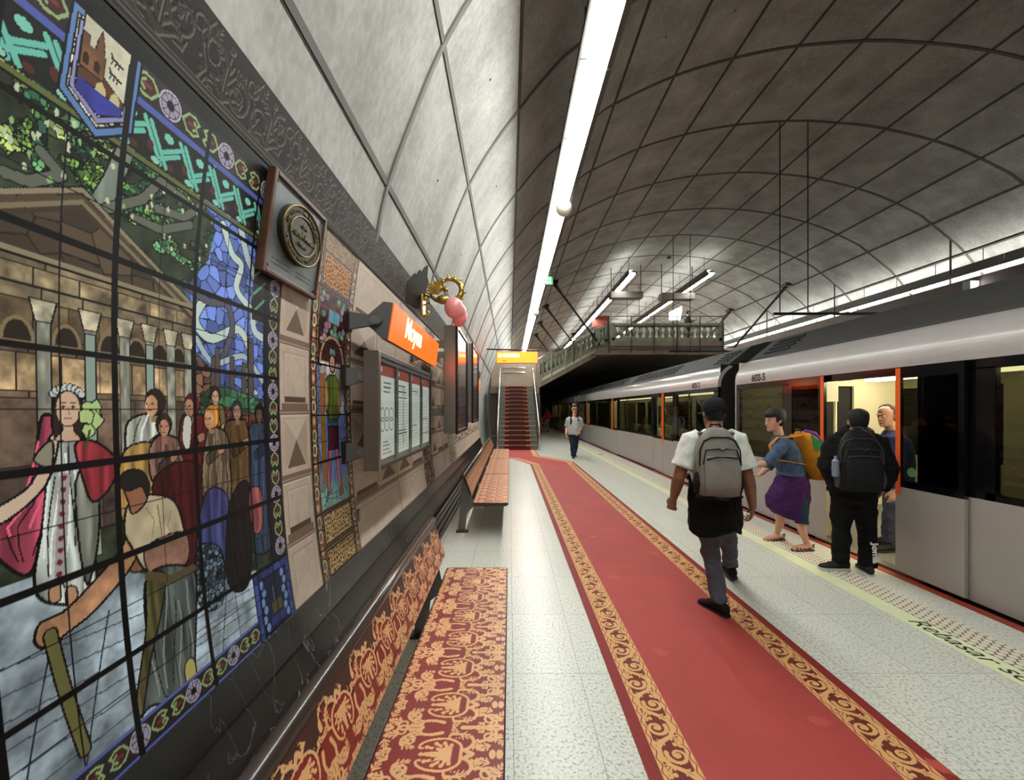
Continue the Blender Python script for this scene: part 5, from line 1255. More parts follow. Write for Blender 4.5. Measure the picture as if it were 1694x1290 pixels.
band(.685, .875); band(1.755, 1.945)
c = Canvas(geo(1.25, YE, 620), np.linspace(XL, XR, 200), CR)
c.C *= (1 + .05 * fbm(c.A, c.B, .35, 6))[..., None]; c.C[(c.B < .69) | (c.B > 1.94)] = CD
def oak(y, x, s, an):
    pts = []
    for t in np.linspace(0, 2 * math.pi, 40, endpoint=False):
        q = s * (.55 + .45 * abs(math.cos(t / 2)) ** .7) * (1 - .28 * (math.sin(t * 4.5) ** 2)); u, v = q * math.cos(t), q * .62 * math.sin(t)
        pts.append((y + u * math.cos(an) - v * math.sin(an), x + u * math.sin(an) + v * math.cos(an)))
    c.poly(pts, (192, 84, 78))
for px, py in ((1095, 1080), (1352, 1193), (1017, 955), (1083, 916), (980, 888), (1033, 864), (950, 846), (1000, 832), (932, 820), (985, 812), (919, 800), (955, 795), (1560, 1270)):
    Y = F * EYE / (py - VY); oak(Y, (px - VX) * Y / F, .075, .9 * (py % 5) - 1)
c.build('field', carpet_m, flat(.003), r, r.location)
# bent end running to the foot of the stairs
mb = MB(); turn = [(.62, 12.35), (2.01, 12.35), (2.01, 12.9), (1.05, 14.6), (1.05, 16.7), (-.35, 16.7), (-.35, 13.9), (.12, 13.75)]
mb.prism([(x, y, 0) for x, y in turn], (0, 0, .003)); B(mb, 'bent_end', M('carpet_red', (172, 60, 56), .62, spec=.25), r)
for P_ in ([(.78, 12.35), (.78, 12.42), (.2, 13.9), (-.3, 14.05)], [(1.85, 12.35), (1.85, 12.85), (.92, 14.5), (.92, 16.6)]):
    pts = np.asarray(P_); off = []
    mb = MB()
    for i in range(len(pts) - 1):
        d = (pts[i + 1] - pts[i]) / np.linalg.norm(pts[i + 1] - pts[i]); n = np.array((-d[1], d[0])) * .085; e = d * .03
        mb.prism([tuple(pts[i] + n - e) + (.003,), tuple(pts[i] - n - e) + (.003,), tuple(pts[i + 1] - n + e) + (.003,), tuple(pts[i + 1] + n + e) + (.003,)], (0, 0, .0012 + .0002 * i))
    B(mb, 'bent_border', M('carpet_gold', (205, 140, 84), .62, var=.3, vscale=60), r)

# ------------------------------------------------------------------ stairs
SY, N_, TD, RH = 16.7, 15, .28, .1875
r = empty('staircase', (.35, SY, 0), 'straight carpeted staircase rising from the platform under the orange sign', 'stairs')
XA, XB = -.52, 1.16
tread = M('tread_grey', (112, 112, 104), .6, var=.15, vscale=20); crd = M('stair_carpet', (82, 27, 26), .75); cgd = M('stair_carpet_gold', (180, 112, 66), .7, var=.3, vscale=40)
for i in range(N_):
    y, z = SY + i * TD, (i + 1) * RH
    mb = MB(); mb.box((XA, y, 0 if i == 0 else z - 2 * RH), (XB, y + TD + .02, z)); mb.box((XA, y - .025, z - .035), (XB, y + .01, z)); s = B(mb, 'step', tread, r)
    mb = MB(); mb.box((XA + .31, y - .006, z - RH), (XB - .31, y - .002, z - .035)); mb.box((XA + .30, y - .028, z - .036), (XB - .30, y + TD - .03, z + .004)); B(mb, 'runner', crd, s)
    for a in (XA + .30, XB - .48): mb = MB(); mb.box((a, y - .032, z - .04), (a + .18, y + TD - .03, z + .006)); B(mb, 'runner_border', cgd, s)
    mb = MB(); mb.box((XA + .46, y - .034, z - .004), (XB - .46, y - .02, z + .008)); B(mb, 'nosing', M('nosing_pale', (186, 150, 120), .5), s)  # paler strip along the front edge of each step
zt = N_ * RH; yt = SY + N_ * TD
def rail(side, x):
    mb = MB(); off = .92
    mb.tube([(x, SY - .25, .02), (x, SY - .25, .85), (x, SY - .1, .98), (x, yt, zt + off), (x, yt + .6, zt + off)], .028, 10); rl = B(mb, 'handrail', chrome, r, smooth=True)
    for k in range(5):
        y = SY + .1 + k * TD * 3.4; zz = max(0, (y - SY) / TD * RH)
        mb = MB(); mb.tube([(x, y, zz), (x, y, zz + .98)], .016, 8); B(mb, 'baluster_post', steel, rl)
    mb = MB(); mb.prism([(x - .006, SY - .05, .12), (x - .006, SY - .05, .85), (x - .006, yt, zt + .82), (x - .006, yt, zt + .1)], (.012, 0, 0)); B(mb, 'glass_panel', M_glass('stair_glass', (215, 228, 222), .03), r)
rail(0, XA + .04); rail(1, XB + .03)
mb = MB(); mb.box((-.80, SY - .75, 0), (-.52, SY - .3, .62)); tag(mb.build('stair_end_cabinet', M('cabinet_dark', (34, 34, 34), .5), origin=(-.56, SY - .3, 0), bevel=.01), 'low black cabinet at the left foot of the stairs', 'cabinet')
# landing, back wall, dark void below
mb = MB(); mb.box((-1.0, yt, zt - .35), (1.5, yt + 2.3, zt)); mb.box((XB + .06, SY + 1.2, 0), (XB + .12, yt, .6)); struct(mb.build('floor_landing', stoned))
mb = MB(); mb.box((-1.05, yt + 2.3, 0), (1.5, yt + 2.4, 4.4)); struct(mb.build('wall_landing', M('landing_wall', (150, 134, 118), .35, .3, var=.1)))
r = empty('landing_rail', (.2, yt + 2.2, 3.6), 'two horizontal steel rails on the landing wall', 'rail')
for z in (3.72, 3.98): mb = MB(); mb.tube([(-.4, yt + 2.2, z), (.85, yt + 2.2, z)], .04, 8); B(mb, 'bar', chrome, r)
# orange sign over the stairs
r = empty('hanging_sign', (.3, 16.2, 3.6), 'orange lit direction sign hanging over the staircase', 'sign')
p0, p1 = at(822, 600, 16.2), at(889, 582, 16.2)
mb = MB(); mb.box((p0.x - .03, 16.2, p0.z - .02), (p1.x + .03, 16.36, p1.z + .02)); B(mb, 'case', signbl, r)
mb = MB(); mb.box((p0.x, 16.19, p0.z), (p1.x, 16.2, p1.z)); B(mb, 'lit_panel', M('sign_orange_bright', (255, 84, 10), .3, emit=4.5), r)
mb = MB(); mb.tube([(p0.x + .12, 16.185, p1.z - .14), (p0.x + .12, 16.19, p1.z - .14)], .075, 16)
x = p0.x + .24
for w in (.09, .07, .10, .06, .09, .08, .07): mb.box((x, 16.184, p1.z - .20), (x + w, 16.19, p1.z - .09 + .02 * (w > .085))); x += w + .014
B(mb, 'lettering', signtx, r)
mb = MB(); mb.box((p0.x + .22, 16.184, p0.z + .06), (p0.x + .28, 16.19, p0.z + .1)); mb.box((p0.x + .3, 16.184, p0.z + .06), (p0.x + .36, 16.19, p0.z + .1)); B(mb, 'small_mark', M('mark_dark', (120, 50, 10), .5), r)
mb = MB(); mb.tube([(float(wall_x(3.9)), 16.28, p1.z + .12), (p1.x + .12, 16.28, p1.z + .07)], .03, 8); mb.tube([(p0.x, 16.28, p1.z), (p0.x, 16.28, p1.z + .12)], .015, 6); mb.tube([(p1.x, 16.28, p1.z), (p1.x, 16.28, p1.z + .08)], .015, 6); B(mb, 'support_bar', dsteel, r)

# ------------------------------------------------------------------ gallery above the tracks
GY, GZ = 20.6, 5.08
XG0, XG1 = 5.05, 10.75
mb = MB(); mb.box((XG0, GY, GZ - .42), (XG1, 51.9, GZ)); mb.prism([(XG0 - .25, GY + .25, GZ - .62), (XG0 - .95, GY + .8, GZ - .62), (XG0 - .95, GY + .8, GZ - .2), (XG0, GY, GZ - .2), (XG1, GY, GZ - .2), (XG1 + .9, GY + .8, GZ - .62)][:0] or [(XG0 - .9, GY + .02, GZ - .68), (XG0 + .0, GY + .02, GZ - .42), (XG1, GY + .02, GZ - .42), (XG1 + .9, GY + .02, GZ - .68)], (0, 31.2, 0))
struct(mb.build('floor_gallery', stoned))
mb = MB(); mb.box((-.9, 24.0, GZ - .7), (XG0, 51.9, GZ - .05)); mb.box((XG1, 24.0, GZ - .7), (14.9, 51.9, GZ - .05)); struct(mb.build('floor_gallery_shade_wings', stoned))  # side wings added to widen the deck so it shades the space below
def balustrade(label, p, q, h=.9, n=17, rails=True):
    p, q = Vector(p), Vector(q); r = empty('balustrade', (p + q) / 2, label, 'balustrade'); up = Vector((0, 0, 1))
    u = (q - p); hd = Vector((u.x, u.y, 0)).normalized(); nn = Vector((-hd.y, hd.x, 0))
    def slab(z0, z1, w, nm):
        mb = MB(); mb.prism([p + up * z0 - nn * w, q + up * z0 - nn * w, q + up * z1 - nn * w, p + up * z1 - nn * w], nn * 2 * w); B(mb, nm, stone, r)
    slab(0, .16, .12, 'plinth'); slab(h - .12, h, .13, 'coping'); slab(h - .17, h - .12, .09, 'moulding')
    for i in range(n):
        c = p + u * ((i + .5) / n); mb = MB(); hh = h - .33
        mb.lathe([(.11, 0), (.11, .04), (.07, .07), (.11, .16 * hh / .57), (.14, .27 * hh / .57), (.115, .36 * hh / .57), (.065, .45 * hh / .57), (.06, hh - .07), (.09, hh - .04), (.09, hh)], c + up * .16, 10); B(mb, 'baluster', stone, r, smooth=True)
    for i in (0, n): 
        c = p + u * (i / n); mb = MB(); mb.box(c + Vector((-.12, -.12, 0)), c + Vector((.12, .12, h + .02))); B(mb, 'pier', stone, r)
    return r
balustrade('long stone balustrade along the front of the gallery', (XG0 + .1, GY + .15, GZ), (XG1 - .1, GY + .15, GZ))
balustrade('short stone balustrade at the left corner of the gallery', (4.42, GY + .15, GZ - .28), (XG0 - .16, GY + .15, GZ - .04), n=3)
r = empty('gallery_railing', ((XG0 + XG1) / 2, GY - .05, GZ), 'thin brown steel railing fixed outside the gallery balustrade', 'railing')
for k in range(6):
    x = XG0 - .1 + (XG1 - XG0) * k / 5; mb = MB(); mb.tube([(x, GY - .06, GZ - .62), (x, GY - .06, GZ + 1.22)], .03, 8); B(mb, 'post', M('railing_brown', (70, 60, 50), .5, .4), r)
mb = MB(); mb.tube([(XG0 - .1, GY - .06, GZ + 1.22), (XG1 - .1, GY - .06, GZ + 1.22)], .02, 8); B(mb, 'top_bar', MATS['railing_brown'], r)
mb = MB(); mb.tube([(4.2, GY - .06, GZ - .28), (XG1 + .6, GY - .06, GZ - .3)], .03, 8); B(mb, 'low_bar', MATS['railing_brown'], r)
# flight rising from the landing to the gallery
q0, q1 = at(894, 640, yt), at(986, 590, yt); h0, h1 = at(894, 597, yt), at(986, 548, yt)
r = empty('gallery_stair', (q0 + q1) / 2, 'stone sided stair rising from the landing to the gallery', 'stairs')
dq = q1 - q0
mb = MB(); mb.prism([q0, q1, q1 + Vector((0, 0, .42)), q0 + Vector((0, 0, .42))], (0, 2.0, 0)); B(mb, 'stringer', stoned, r)
mb = MB(); mb.prism([q0 + Vector((0, -.03, .25)), q1 + Vector((0, -.03, .25)), q1 + Vector((0, -.03, .40)), q0 + Vector((0, -.03, .40))], (0, .12, 0)); B(mb, 'pale_moulding', M('moulding_pale', (176, 178, 150), .7), r)
mb = MB(); mb.prism([q0 + Vector((0, .0, .42)), q1 + Vector((0, .0, .42)), q1 + Vector((0, .0, .62)), q0 + Vector((0, 0, .62))], (0, .16, 0)); B(mb, 'plinth', stone, r)
mb = MB(); mb.prism([h0 + Vector((0, -.02, -.14)), h1 + Vector((0, -.02, -.14)), h1 + Vector((0, -.02, 0)), h0 + Vector((0, -.02, 0))], (0, .2, 0)); B(mb, 'coping', stone, r)
for i in range(13):
    t = (i + .6) / 13.2; a = q0 + dq * t + Vector((0, .08, .60)); b = h0 + (h1 - h0) * t + Vector((0, .08, -.12)); x = a.x; L = b.z - a.z
    mb = MB(); mb.lathe([(.08, 0), (.05, .06 * L), (.1, .3 * L), (.115, .42 * L), (.05, .72 * L), (.08, .95 * L), (.08, L)], (x, a.y, a.z), 8); B(mb, 'baluster', stone, r, smooth=True)
    mb = MB(); mb.tube([(x + .14 + .07 * math.cos(s), a.y - .02, a.z + .5 * L + .07 * math.sin(s) + .1) for s in np.linspace(0, 2 * math.pi, 12)], .02, 6); B(mb, 'scroll_ring', stone, r)
mb = MB(); mb.tube([h0 + Vector((-.2, -.1, .05)), h1 + Vector((.1, -.1, .28))], .025, 8); rl = B(mb, 'handrail', chrome, r)
for t in (.02, .2, .45, .72, .97):
    a = q0 + dq * t + Vector((0, -.08, .0)); b = h0 + (h1 - h0) * t + Vector((0, -.08, .1)); mb = MB(); mb.tube([a, b], .022, 8); B(mb, 'post', steel, rl)
mb = MB(); c = at(949, 553, yt - .15); mb.box(c - Vector((.09, .1, .07)), c + Vector((.09, .1, .07))); mb.tube([c, c - Vector((0, 0, 1.4))], .03, 8); tag(mb.build('camera_box', dsteel, origin=c), 'small black camera box on a post against the gallery stair', 'camera')
mb = MB(); mb.box((1.5, yt + 2.0, -.02), (1.7, yt + 2.2, 4.3)); struct(mb.build('pillar', stoned))
# hanging grey sign backs, pendant, red board
for (xa, ya, xb, yb, lab) in ((1011, 482, 1064, 492, 'left of two thin grey signs hung edge on above the gallery'), (1095, 484, 1150, 494, 'right of two thin grey signs hung edge on above the gallery')):
    Y = 20.2; a, b = at(xa, yb, Y), at(xb, ya, Y); r = empty('hanging_sign', (a + b) / 2, lab, 'hanging sign', None)
    mb = MB(); mb.box((a.x, Y, a.z), (b.x, Y + .5, b.z)); B(mb, 'panel', M('panel_grey', (104, 98, 92), .6), r)
    for x in (a.x + .05, b.x - .05): mb = MB(); mb.tube([(x, Y + .2, b.z), (x, Y + .2, sec_at(x))], .02, 6); B(mb, 'rod', dsteel, r)
c = at(1107, 424, 19.4); r = empty('spotlight', c, 'small dark spotlight hanging from the middle of the vault', 'spotlight')
mb = MB(); mb.tube([(c.x, 19.4, c.z - .1), (c.x, 19.4, c.z + .12)], .1, 12); mb.tube([(c.x, 19.4, c.z + .1), (c.x, 19.4, sec_at(c.x))], .03, 6); B(mb, 'body', dsteel, r)
a, b = at(980, 540, 27), at(1008, 522, 27); mb = MB(); mb.box((a.x, 27, a.z), (b.x, 27.1, b.z)); mb.box((a.x + .3, 27.02, b.z), (a.x + .36, 27.08, sec_at(a.x + .33))); tag(mb.build('red_board', M('board_red', (150, 70, 60), .5), origin=(a + b) / 2), 'blurred red hanging board far back above the gallery', 'sign')
a, b = at(1108, 529, 24), at(1128, 516, 24); mb = MB(); mb.prism([(a.x, 24, a.z), (b.x - .1, 24, a.z), (b.x, 24, b.z), (b.x, 24, b.z + .35), (a.x, 24, b.z)], (0, .1, 0)); tag(mb.build('light_box', M('lightbox_white', (255, 252, 240), .5, emit=2.5), origin=(a + b) / 2), 'bright white light box at the back of the gallery', 'light box')
# ------------------------------------------------------------------ people
def skin_mat(n, c): return M('skin_' + n, c, .5, var=.06, vscale=25)
def cloth(n, c, bump=.25, bs=60, rough=.85, var=.1): return M('cloth_' + n, c, rough, var=var, vscale=14, bump=bump, bscale=bs, spec=.2)
UP = Vector((0, 0, 1))
class Fig:
    def __init__(s, label, foot, fwd, k=1.0, vox=.006):
        s.o = Vector((foot[0], foot[1], foot[2] if len(foot) > 2 else 0)); s.root = empty('person', s.o, label, 'person')
        s.f = Vector((fwd[0], fwd[1], 0)).normalized(); s.r = Vector((s.f.y, -s.f.x, 0)); s.k = k; s.vox = vox
    def L(s, x, y, z): return s.o + s.r * x + s.f * y + UP * z          # right, forward, up
    def build(s, mb, name, mat, par=None, **k):
        return mb.build(name, mat, parent=par or s.root, origin=s.o, **k)
    # ---- body pieces (all go into one mesh, fused by the voxel remesh)
    def head(s, mb, c, f=None, up=UP, sc=1.0):
        f = (f or s.f).normalized(); up = (up - up.dot(f) * f * .0).normalized(); r = f.cross(up).normalized()
        s.hm = (c, f, up, r, sc)
        def T(x, y, z): return c + (r * x + f * y + up * z) * sc
        s.T = T
        prof = [(-.118, .020, .074, .038), (-.108, .036, .086, .010), (-.088, .048, .090, -.022), (-.06, .058, .090, -.05), (-.03, .066, .090, -.076), (0, .071, .087, -.09), (.03, .075, .088, -.1), (.062, .075, .083, -.1), (.09, .066, .064, -.086), (.108, .046, .036, -.058), (.117, .016, .0, -.024)]
        mb.rings([[T(rx * math.cos(a), (yf + yb) / 2 + (yf - yb) / 2 * math.sin(a), z) for a in np.linspace(0, 2 * math.pi, 20, endpoint=False)] for z, rx, yf, yb in prof])
        mb.tube([T(0, .082, .022), T(0, .096, -.006), T(0, .108, -.028), T(0, .088, -.040)], [(.008, .008), (.010, .012), (.016, .013), (.014, .008)], 8, side=r)
        mb.tube([T(-.03, .083, .022), T(0, .09, .026), T(.03, .083, .022)], .010, 6)
        mb.tube([T(-.022, .082, -.066), T(0, .093, -.064), T(.022, .082, -.066)], .008, 6)
        mb.ball(T(0, .076, -.098), .022 * sc, 8, 6)
        for x in (-1, 1): mb.ball(T(.077 * x, -.012, -.008), (.014 * sc, .02 * sc, .032 * sc), 8, 6)
    def neck(s, mb, b, r=.058):
        c = s.hm[0]; mb.tube([b - UP * .05, b + UP * .02, s.T(0, -.022, -.07), s.T(0, -.015, -.02)], [(r * 1.25, r * 1.1), (r, r), (r * .95, r), (r * .9, r)], 14, side=s.r)
    def hand(s, mb, w, d, palm, sc=1.0, curl=.5, thumb=1):
        """w wrist, d direction of the hand, palm normal (where fingers curl to)"""
        d = d.normalized(); p = (palm - palm.dot(d) * d).normalized(); a = d.cross(p).normalized()
        T = lambda x, y, z: w + (a * x + d * y + p * z) * sc
        mb.tube([T(0, -.02, 0), T(0, .02, 0), T(0, .06, .003), T(0, .092, .006)], [(.026 * sc, .021 * sc), (.033 * sc, .018 * sc), (.041 * sc, .016 * sc), (.039 * sc, .013 * sc)], 12, side=a)
        for i, (x, l) in enumerate(((-.030, .064), (-.010, .076), (.011, .070), (.030, .054))):
            p0 = Vector((x, .088, .006)); an = curl * (.5 + .08 * i); pts = [T(x * .8, .07, .004), T(*p0)]; q = p0.copy(); ang = 0
            for j, fr in enumerate((.45, .32, .25)):
                ang += an * (1.0 if j == 0 else 1.25); q = q + Vector((x * .06 * (j == 0), math.cos(ang) * l * fr, math.sin(ang) * l * fr)); pts.append(T(*q))
            mb.tube(pts, [.009 * sc, .0095 * sc, .0088 * sc, .008 * sc, .0062 * sc], 8, side=a)
        t = thumb; mb.tube([T(.02 * t, .012, .004), T(.042 * t, .035, .014), T(.05 * t, .062, .028), T(.044 * t, .085, .042)], [.014 * sc, .0125 * sc, .0105 * sc, .008 * sc], 8, side=a)
    def arm(s, mb, sh, el, wr, r=1.0):
        s_ = lambda a, b, t: a + (b - a) * t
        mb.tube([s_(sh, el, -.08), sh, s_(sh, el, .35), s_(sh, el, .8), el, s_(el, wr, .25), s_(el, wr, .7), wr, s_(el, wr, 1.06)], [.05 * r, .058 * r, .052 * r, .045 * r, .043 * r, .046 * r, .036 * r, .028 * r, .026 * r], 12)
    def leg(s, mb, h, kn, an, r=1.0):
        s_ = lambda a, b, t: a + (b - a) * t; bk = -s.f * .018 * r
        mb.tube([h + UP * .05, h, s_(h, kn, .4), s_(h, kn, .85), kn, s_(kn, an, .28) + bk, s_(kn, an, .6) + bk * .5, s_(kn, an, .92), an, an - UP * .03], [.085 * r, .09 * r, .078 * r, .06 * r, .056 * r, .058 * r, .046 * r, .035 * r, .036 * r, .036 * r], 12)
    def foot(s, mb, an, d):
        d = Vector((d[0], d[1], d[2] if len(d) > 2 else 0)).normalized()
        mb.tube([an - d * .05 - UP * .045, an - UP * .03, an + d * .07 - UP * .05, an + d * .14 - UP * .062, an + d * .175 - UP * .066], [(.03, .03), (.034, .04), (.038, .028), (.04, .018), (.026, .012)], 10)
    def shoe(s, an, d, up, sole, name='shoe', L=.285, w=1.0, zs=None):
        """an: ankle joint, d: toe direction (may pitch)"""
        d = Vector(d).normalized(); a = d.cross(UP).normalized(); n = a.cross(d).normalized(); h = .085
        P = lambda y, z: an + d * y + n * (z - h)
        q = lambda y0, w_, z0, z1: [P(y0, z0 + (z1 - z0) * (.5 - .5 * math.cos(t))) + a * (w_ * w * math.sin(t)) for t in np.linspace(0, 2 * math.pi, 14, endpoint=False)]
        mb = MB(); k = L / .285
        mb.rings([q(-.085 * k, .012, .03, .075), q(-.075 * k, .030, .022, .105), q(-.03 * k, .038, .02, .118), q(.02 * k, .040, .02, .112), q(.07 * k, .043, .02, .086), q(.12 * k, .048, .02, .068), q(.165 * k, .044, .02, .055), q(.192 * k, .026, .022, .042), q(.2 * k, .008, .025, .034)])
        o = s.build(mb, name, up, smooth=True)
        mb = MB(); prof = [(-.088, .018), (-.075, .034), (-.03, .040), (.03, .042), (.08, .046), (.125, .051), (.168, .046), (.195, .028), (.203, .006)]
        ring = [(y * k, w_) for y, w_ in prof] + [(y * k, -w_) for y, w_ in prof[::-1]]
        mb.rings([[P(y, 0) + a * x * w for y, x in ring], [P(y, .026) + a * x * w * .98 for y, x in ring]]); s.build(mb, 'sole', sole, o)
        mb = MB()
        for j in range(3): mb.tube([P(.045 + .028 * j, .104 - .014 * j) - a * .026, P(.05 + .028 * j, .112 - .014 * j), P(.045 + .028 * j, .104 - .014 * j) + a * .026], .004, 5)
        s.build(mb, 'lace', up, o)
        return o
    def torso(s, mb, pts, rad, side=None): mb.tube(pts, rad, 20, side=side or s.r, sup=.85)
    def hair(s, mat, top=.05, back=-.06, gro=1.09, front=.03, name='hair'):
        mb = MB(); T = s.T; prof = [(-.09, .045, .05, -.07), (-.06, .064, .07, -.085), (-.03, .073, .08, -.1), (0, .078, .088, -.106), (.03, .081, .092, -.110), (.062, .081, .090, -.110), (.09, .072, .072, -.096), (.112, .05, .044, -.066), (.126, .018, .004, -.03)]
        rs = []
        for z, rx, yf, yb in prof:
            ring = []
            for a in np.linspace(0, 2 * math.pi, 24, endpoint=False):
                x, y = rx * math.cos(a), (yf + yb) / 2 + (yf - yb) / 2 * math.sin(a)
                k = gro
                if y > front - .03 and z < top: k = .80
                if y <= front - .03 and z < back: k = .78
                if abs(x) > .05 and -.03 < y < front + .02 and z < .0: k = min(k, .8)
                ring.append(T(x * k, (y + .01) * k - .01, z * (k if z > 0 else 1)))
            rs.append(ring)
        mb.rings(rs); return s.build(mb, name, mat, smooth=True)
    def eyes(s, iris=(60, 44, 34)):
        T = s.T
        for x in (-.031, .031):
            mb = MB(); mb.ball(T(x, .0745, .004), .0125, 10, 8); e = s.build(mb, 'eye', M('eye_white', (196, 188, 178), .3), smooth=True)
            mb = MB(); mb.ball(T(x, .0838, .004), .0058, 8, 6); s.build(mb, 'iris', M('iris', iris, .3), e)
        mb = MB()
        for x in (-1, 1): mb.tube([T(.016 * x, .092, .023), T(.032 * x, .091, .029), T(.048 * x, .080, .022)], [.004, .005, .003], 6)
        s.build(mb, 'eyebrow', M('brow', (54, 42, 34), .8))
        mb = MB(); mb.tube([T(-.022, .086, -.067), T(0, .097, -.066), T(.022, .086, -.067)], [(.003, .003), (.006, .006), (.003, .003)], 6); s.build(mb, 'lips', M('lips', (150, 92, 82), .5))

def mid(a, b, t): return a + (b - a) * t
def trousers(F_, pel, hips, knees, ankles, r=1.0, mat=None, hem=.058, vox=.008, folds=.02, waist=.15, low=.0):
    mb = MB(); up = UP
    F_.torso(mb, [pel + up * .12, pel + up * .04, pel - up * .05, pel - up * .10], [(waist * r, .115 * r), (.17 * r, .13 * r), (.165 * r, .13 * r), (.12 * r, .10 * r)])
    for h, k, a in zip(hips, knees, ankles):
        mb.tube([h + up * .06, h - up * .02, mid(h, k, .4), mid(h, k, .85), k, mid(k, a, .35) - F_.f * .012, mid(k, a, .75), a + up * (.03 + low), a + up * low], [.088 * r, .098 * r, .09 * r, .076 * r, .072 * r, .070 * r, .064 * r, hem * r, hem * r * .98], 14)
    return F_.build(mb, 'trousers', mat, remesh=vox, folds=folds)
def backpack(F_, c, w, h, d, mat, trim, back=None, side=None, name='backpack', tilt=0, strap=None, shoulders=None, label=None, lid=True, rootname='backpack', cat='backpack'):
    """stands alone as a thing carried on the back"""
    root = empty(rootname, c, label, cat); f = (back or -F_.f).normalized(); r = (side or F_.r).normalized(); u = r.cross(f); u = u if u.z > 0 else -u
    u = (u + f * tilt).normalized()
    def T(x, y, z): return c + r * x + f * y + u * z
    def ring(z, wx, y0, y1, n=28):
        out = []
        for a in np.linspace(0, 2 * math.pi, n, endpoint=False):
            cx_, sy = math.cos(a), math.sin(a); out.append(T(math.copysign(abs(cx_) ** .6, cx_) * wx, (y0 + y1) / 2 + math.copysign(abs(sy) ** .6, sy) * (y1 - y0) / 2, z))
        return out
    W, H_, D = w / 2, h / 2, d
    mb = MB(); mb.rings([ring(-H_, W * .80, .01, D * .8), ring(-H_ + .015, W * .95, 0, D * .97), ring(-H_ * .5, W, 0, D), ring(0, W * .99, 0, D * .95), ring(H_ * .45, W * .90, 0, D * .8), ring(H_ * .72, W * .76, .0, D * .66), ring(H_ * .92, W * .52, .01, D * .48), ring(H_, W * .3, .02, D * .34)])
    def bl(m, nm, mt, par=None, **k): return m.build(nm, mt, parent=par or root, origin=root.location, **k)
    bl(mb, 'bag', mat, smooth=True)
    mb = MB(); mb.rings([ring(-H_ * .93, W * .76, D * .8, D * 1.14), ring(-H_ * .6, W * .84, D * .8, D * 1.22), ring(-H_ * .1, W * .82, D * .8, D * 1.16), ring(H_ * .16, W * .74, D * .7, D * .99), ring(H_ * .2, W * .6, D * .7, D * .9)]); pk = bl(mb, 'front_pocket', mat, smooth=True)
    mb = MB(); mb.tube([T(x * W, y * D, z * H_) for x, y, z in ((-.74, 1.02, .10), (-.3, 1.09, .17), (.2, 1.09, .17), (.66, 1.04, .14))], .006, 6); bl(mb, 'zip', trim, pk)
    mb = MB(); mb.tube([T(x * W, y * D, z * H_) for x, y, z in ((-.96, .75, -.1), (-.93, .7, .35), (-.72, .66, .62), (-.4, .70, .72), (.4, .70, .72), (.72, .66, .62), (.93, .7, .35), (.96, .75, -.1))], .006, 6); bl(mb, 'zip', trim)
    mb = MB(); mb.tube([T(x * W, y * D, z * H_) for x, y, z in ((-.86, .92, -.05), (-.72, .86, .36), (-.1, .88, .40), (.05, .90, .34), (.2, .88, .40), (.72, .86, .36), (.86, .92, -.05))], .005, 6); bl(mb, 'zip', trim)
    mb = MB(); mb.tube([T(-.28 * W, .03, H_ * .97), T(-.2 * W, .02, H_ * 1.08), T(.2 * W, .02, H_ * 1.08), T(.28 * W, .03, H_ * .97)], .009, 6); bl(mb, 'handle', trim)
    for sg in (-1, 1):
        mb = MB(); mb.tube([T(sg * W * .94, D * .5, -.3 * H_), T(sg * W * 1.02, D * .5, -.6 * H_), T(sg * W * .98, D * .45, -.9 * H_)], [(.03, .02), (.045, .028), (.03, .02)], 10, side=f); bl(mb, 'side_pocket', trim, smooth=True)
        if shoulders:
            sh = shoulders[0 if sg < 0 else 1]
            mb = MB(); mb.tube([T(sg * W * .4, .0, H_ * .85), sh - f * -.03 + u * .065, sh - f * .04 + u * .07, sh - f * .14 - u * .02, sh - f * .13 - u * .18, T(sg * W * 1.0, -.05, -H_ * .35), T(sg * W * .9, .02, -H_ * .85)], [(.03, .008)] * 5 + [(.014, .005)] * 2, 8, side=r); bl(mb, 'shoulder_strap', strap or mat, smooth=True)
    return root, T, bl

# --- man in the cap, walking away
S = Fig('man in black cap and white T-shirt walking away, black jacket round his waist', (1.665, 3.33), (.06, 1), vox=.0055)
dsk = skin_mat('brown', (128, 84, 62)); tee = cloth('white_tee', (216, 218, 212)); gtr = cloth('grey_trousers', (84, 86, 98), .5, 40, var=.14)
p_ = lambda x, y, Y=3.33: at(x, y, Y)
nk, ch, wa, pe = p_(1181, 714, 3.31), p_(1181, 745), p_(1181, 796, 3.34), p_(1181, 826, 3.34)
lsh, lel, lwr = p_(1142, 729, 3.33), p_(1123, 790, 3.31), p_(1114, 824, 3.40)
rsh, rel, rwr = p_(1220, 729, 3.33), p_(1238, 792, 3.31), p_(1245, 838, 3.40)
lh, lk, la = p_(1167, 832), p_(1176, 914, 3.45), p_(1190, 998, 3.33)
rh, rk, ra = p_(1196, 832), p_(1204, 894, 3.74), p_(1209, 938, 4.0)
b = MB(); S.head(b, p_(1180, 684, 3.36), Vector((-.02, 1, -.05)), sc=1.02); S.neck(b, nk, .062)
S.torso(b, [pe - UP * .08, pe, wa, ch, nk - UP * .03, nk + UP * .01], [(.13, .10), (.155, .115), (.15, .11), (.175, .12), (.13, .085), (.07, .06)])
S.arm(b, lsh, lel, lwr, 1.06); S.arm(b, rsh, rel, rwr, 1.06)
S.hand(b, lwr, Vector((-.15, .25, -1)), Vector((.7, .7, 0)), 1.0, 1.35, thumb=-1); S.hand(b, rwr, Vector((.12, .25, -1)), Vector((-.7, .5, .1)), 1.0, 1.0, thumb=1)
S.leg(b, lh, lk, la); S.leg(b, rh, rk, ra)
S.build(b, 'body', dsk, remesh=.0055)
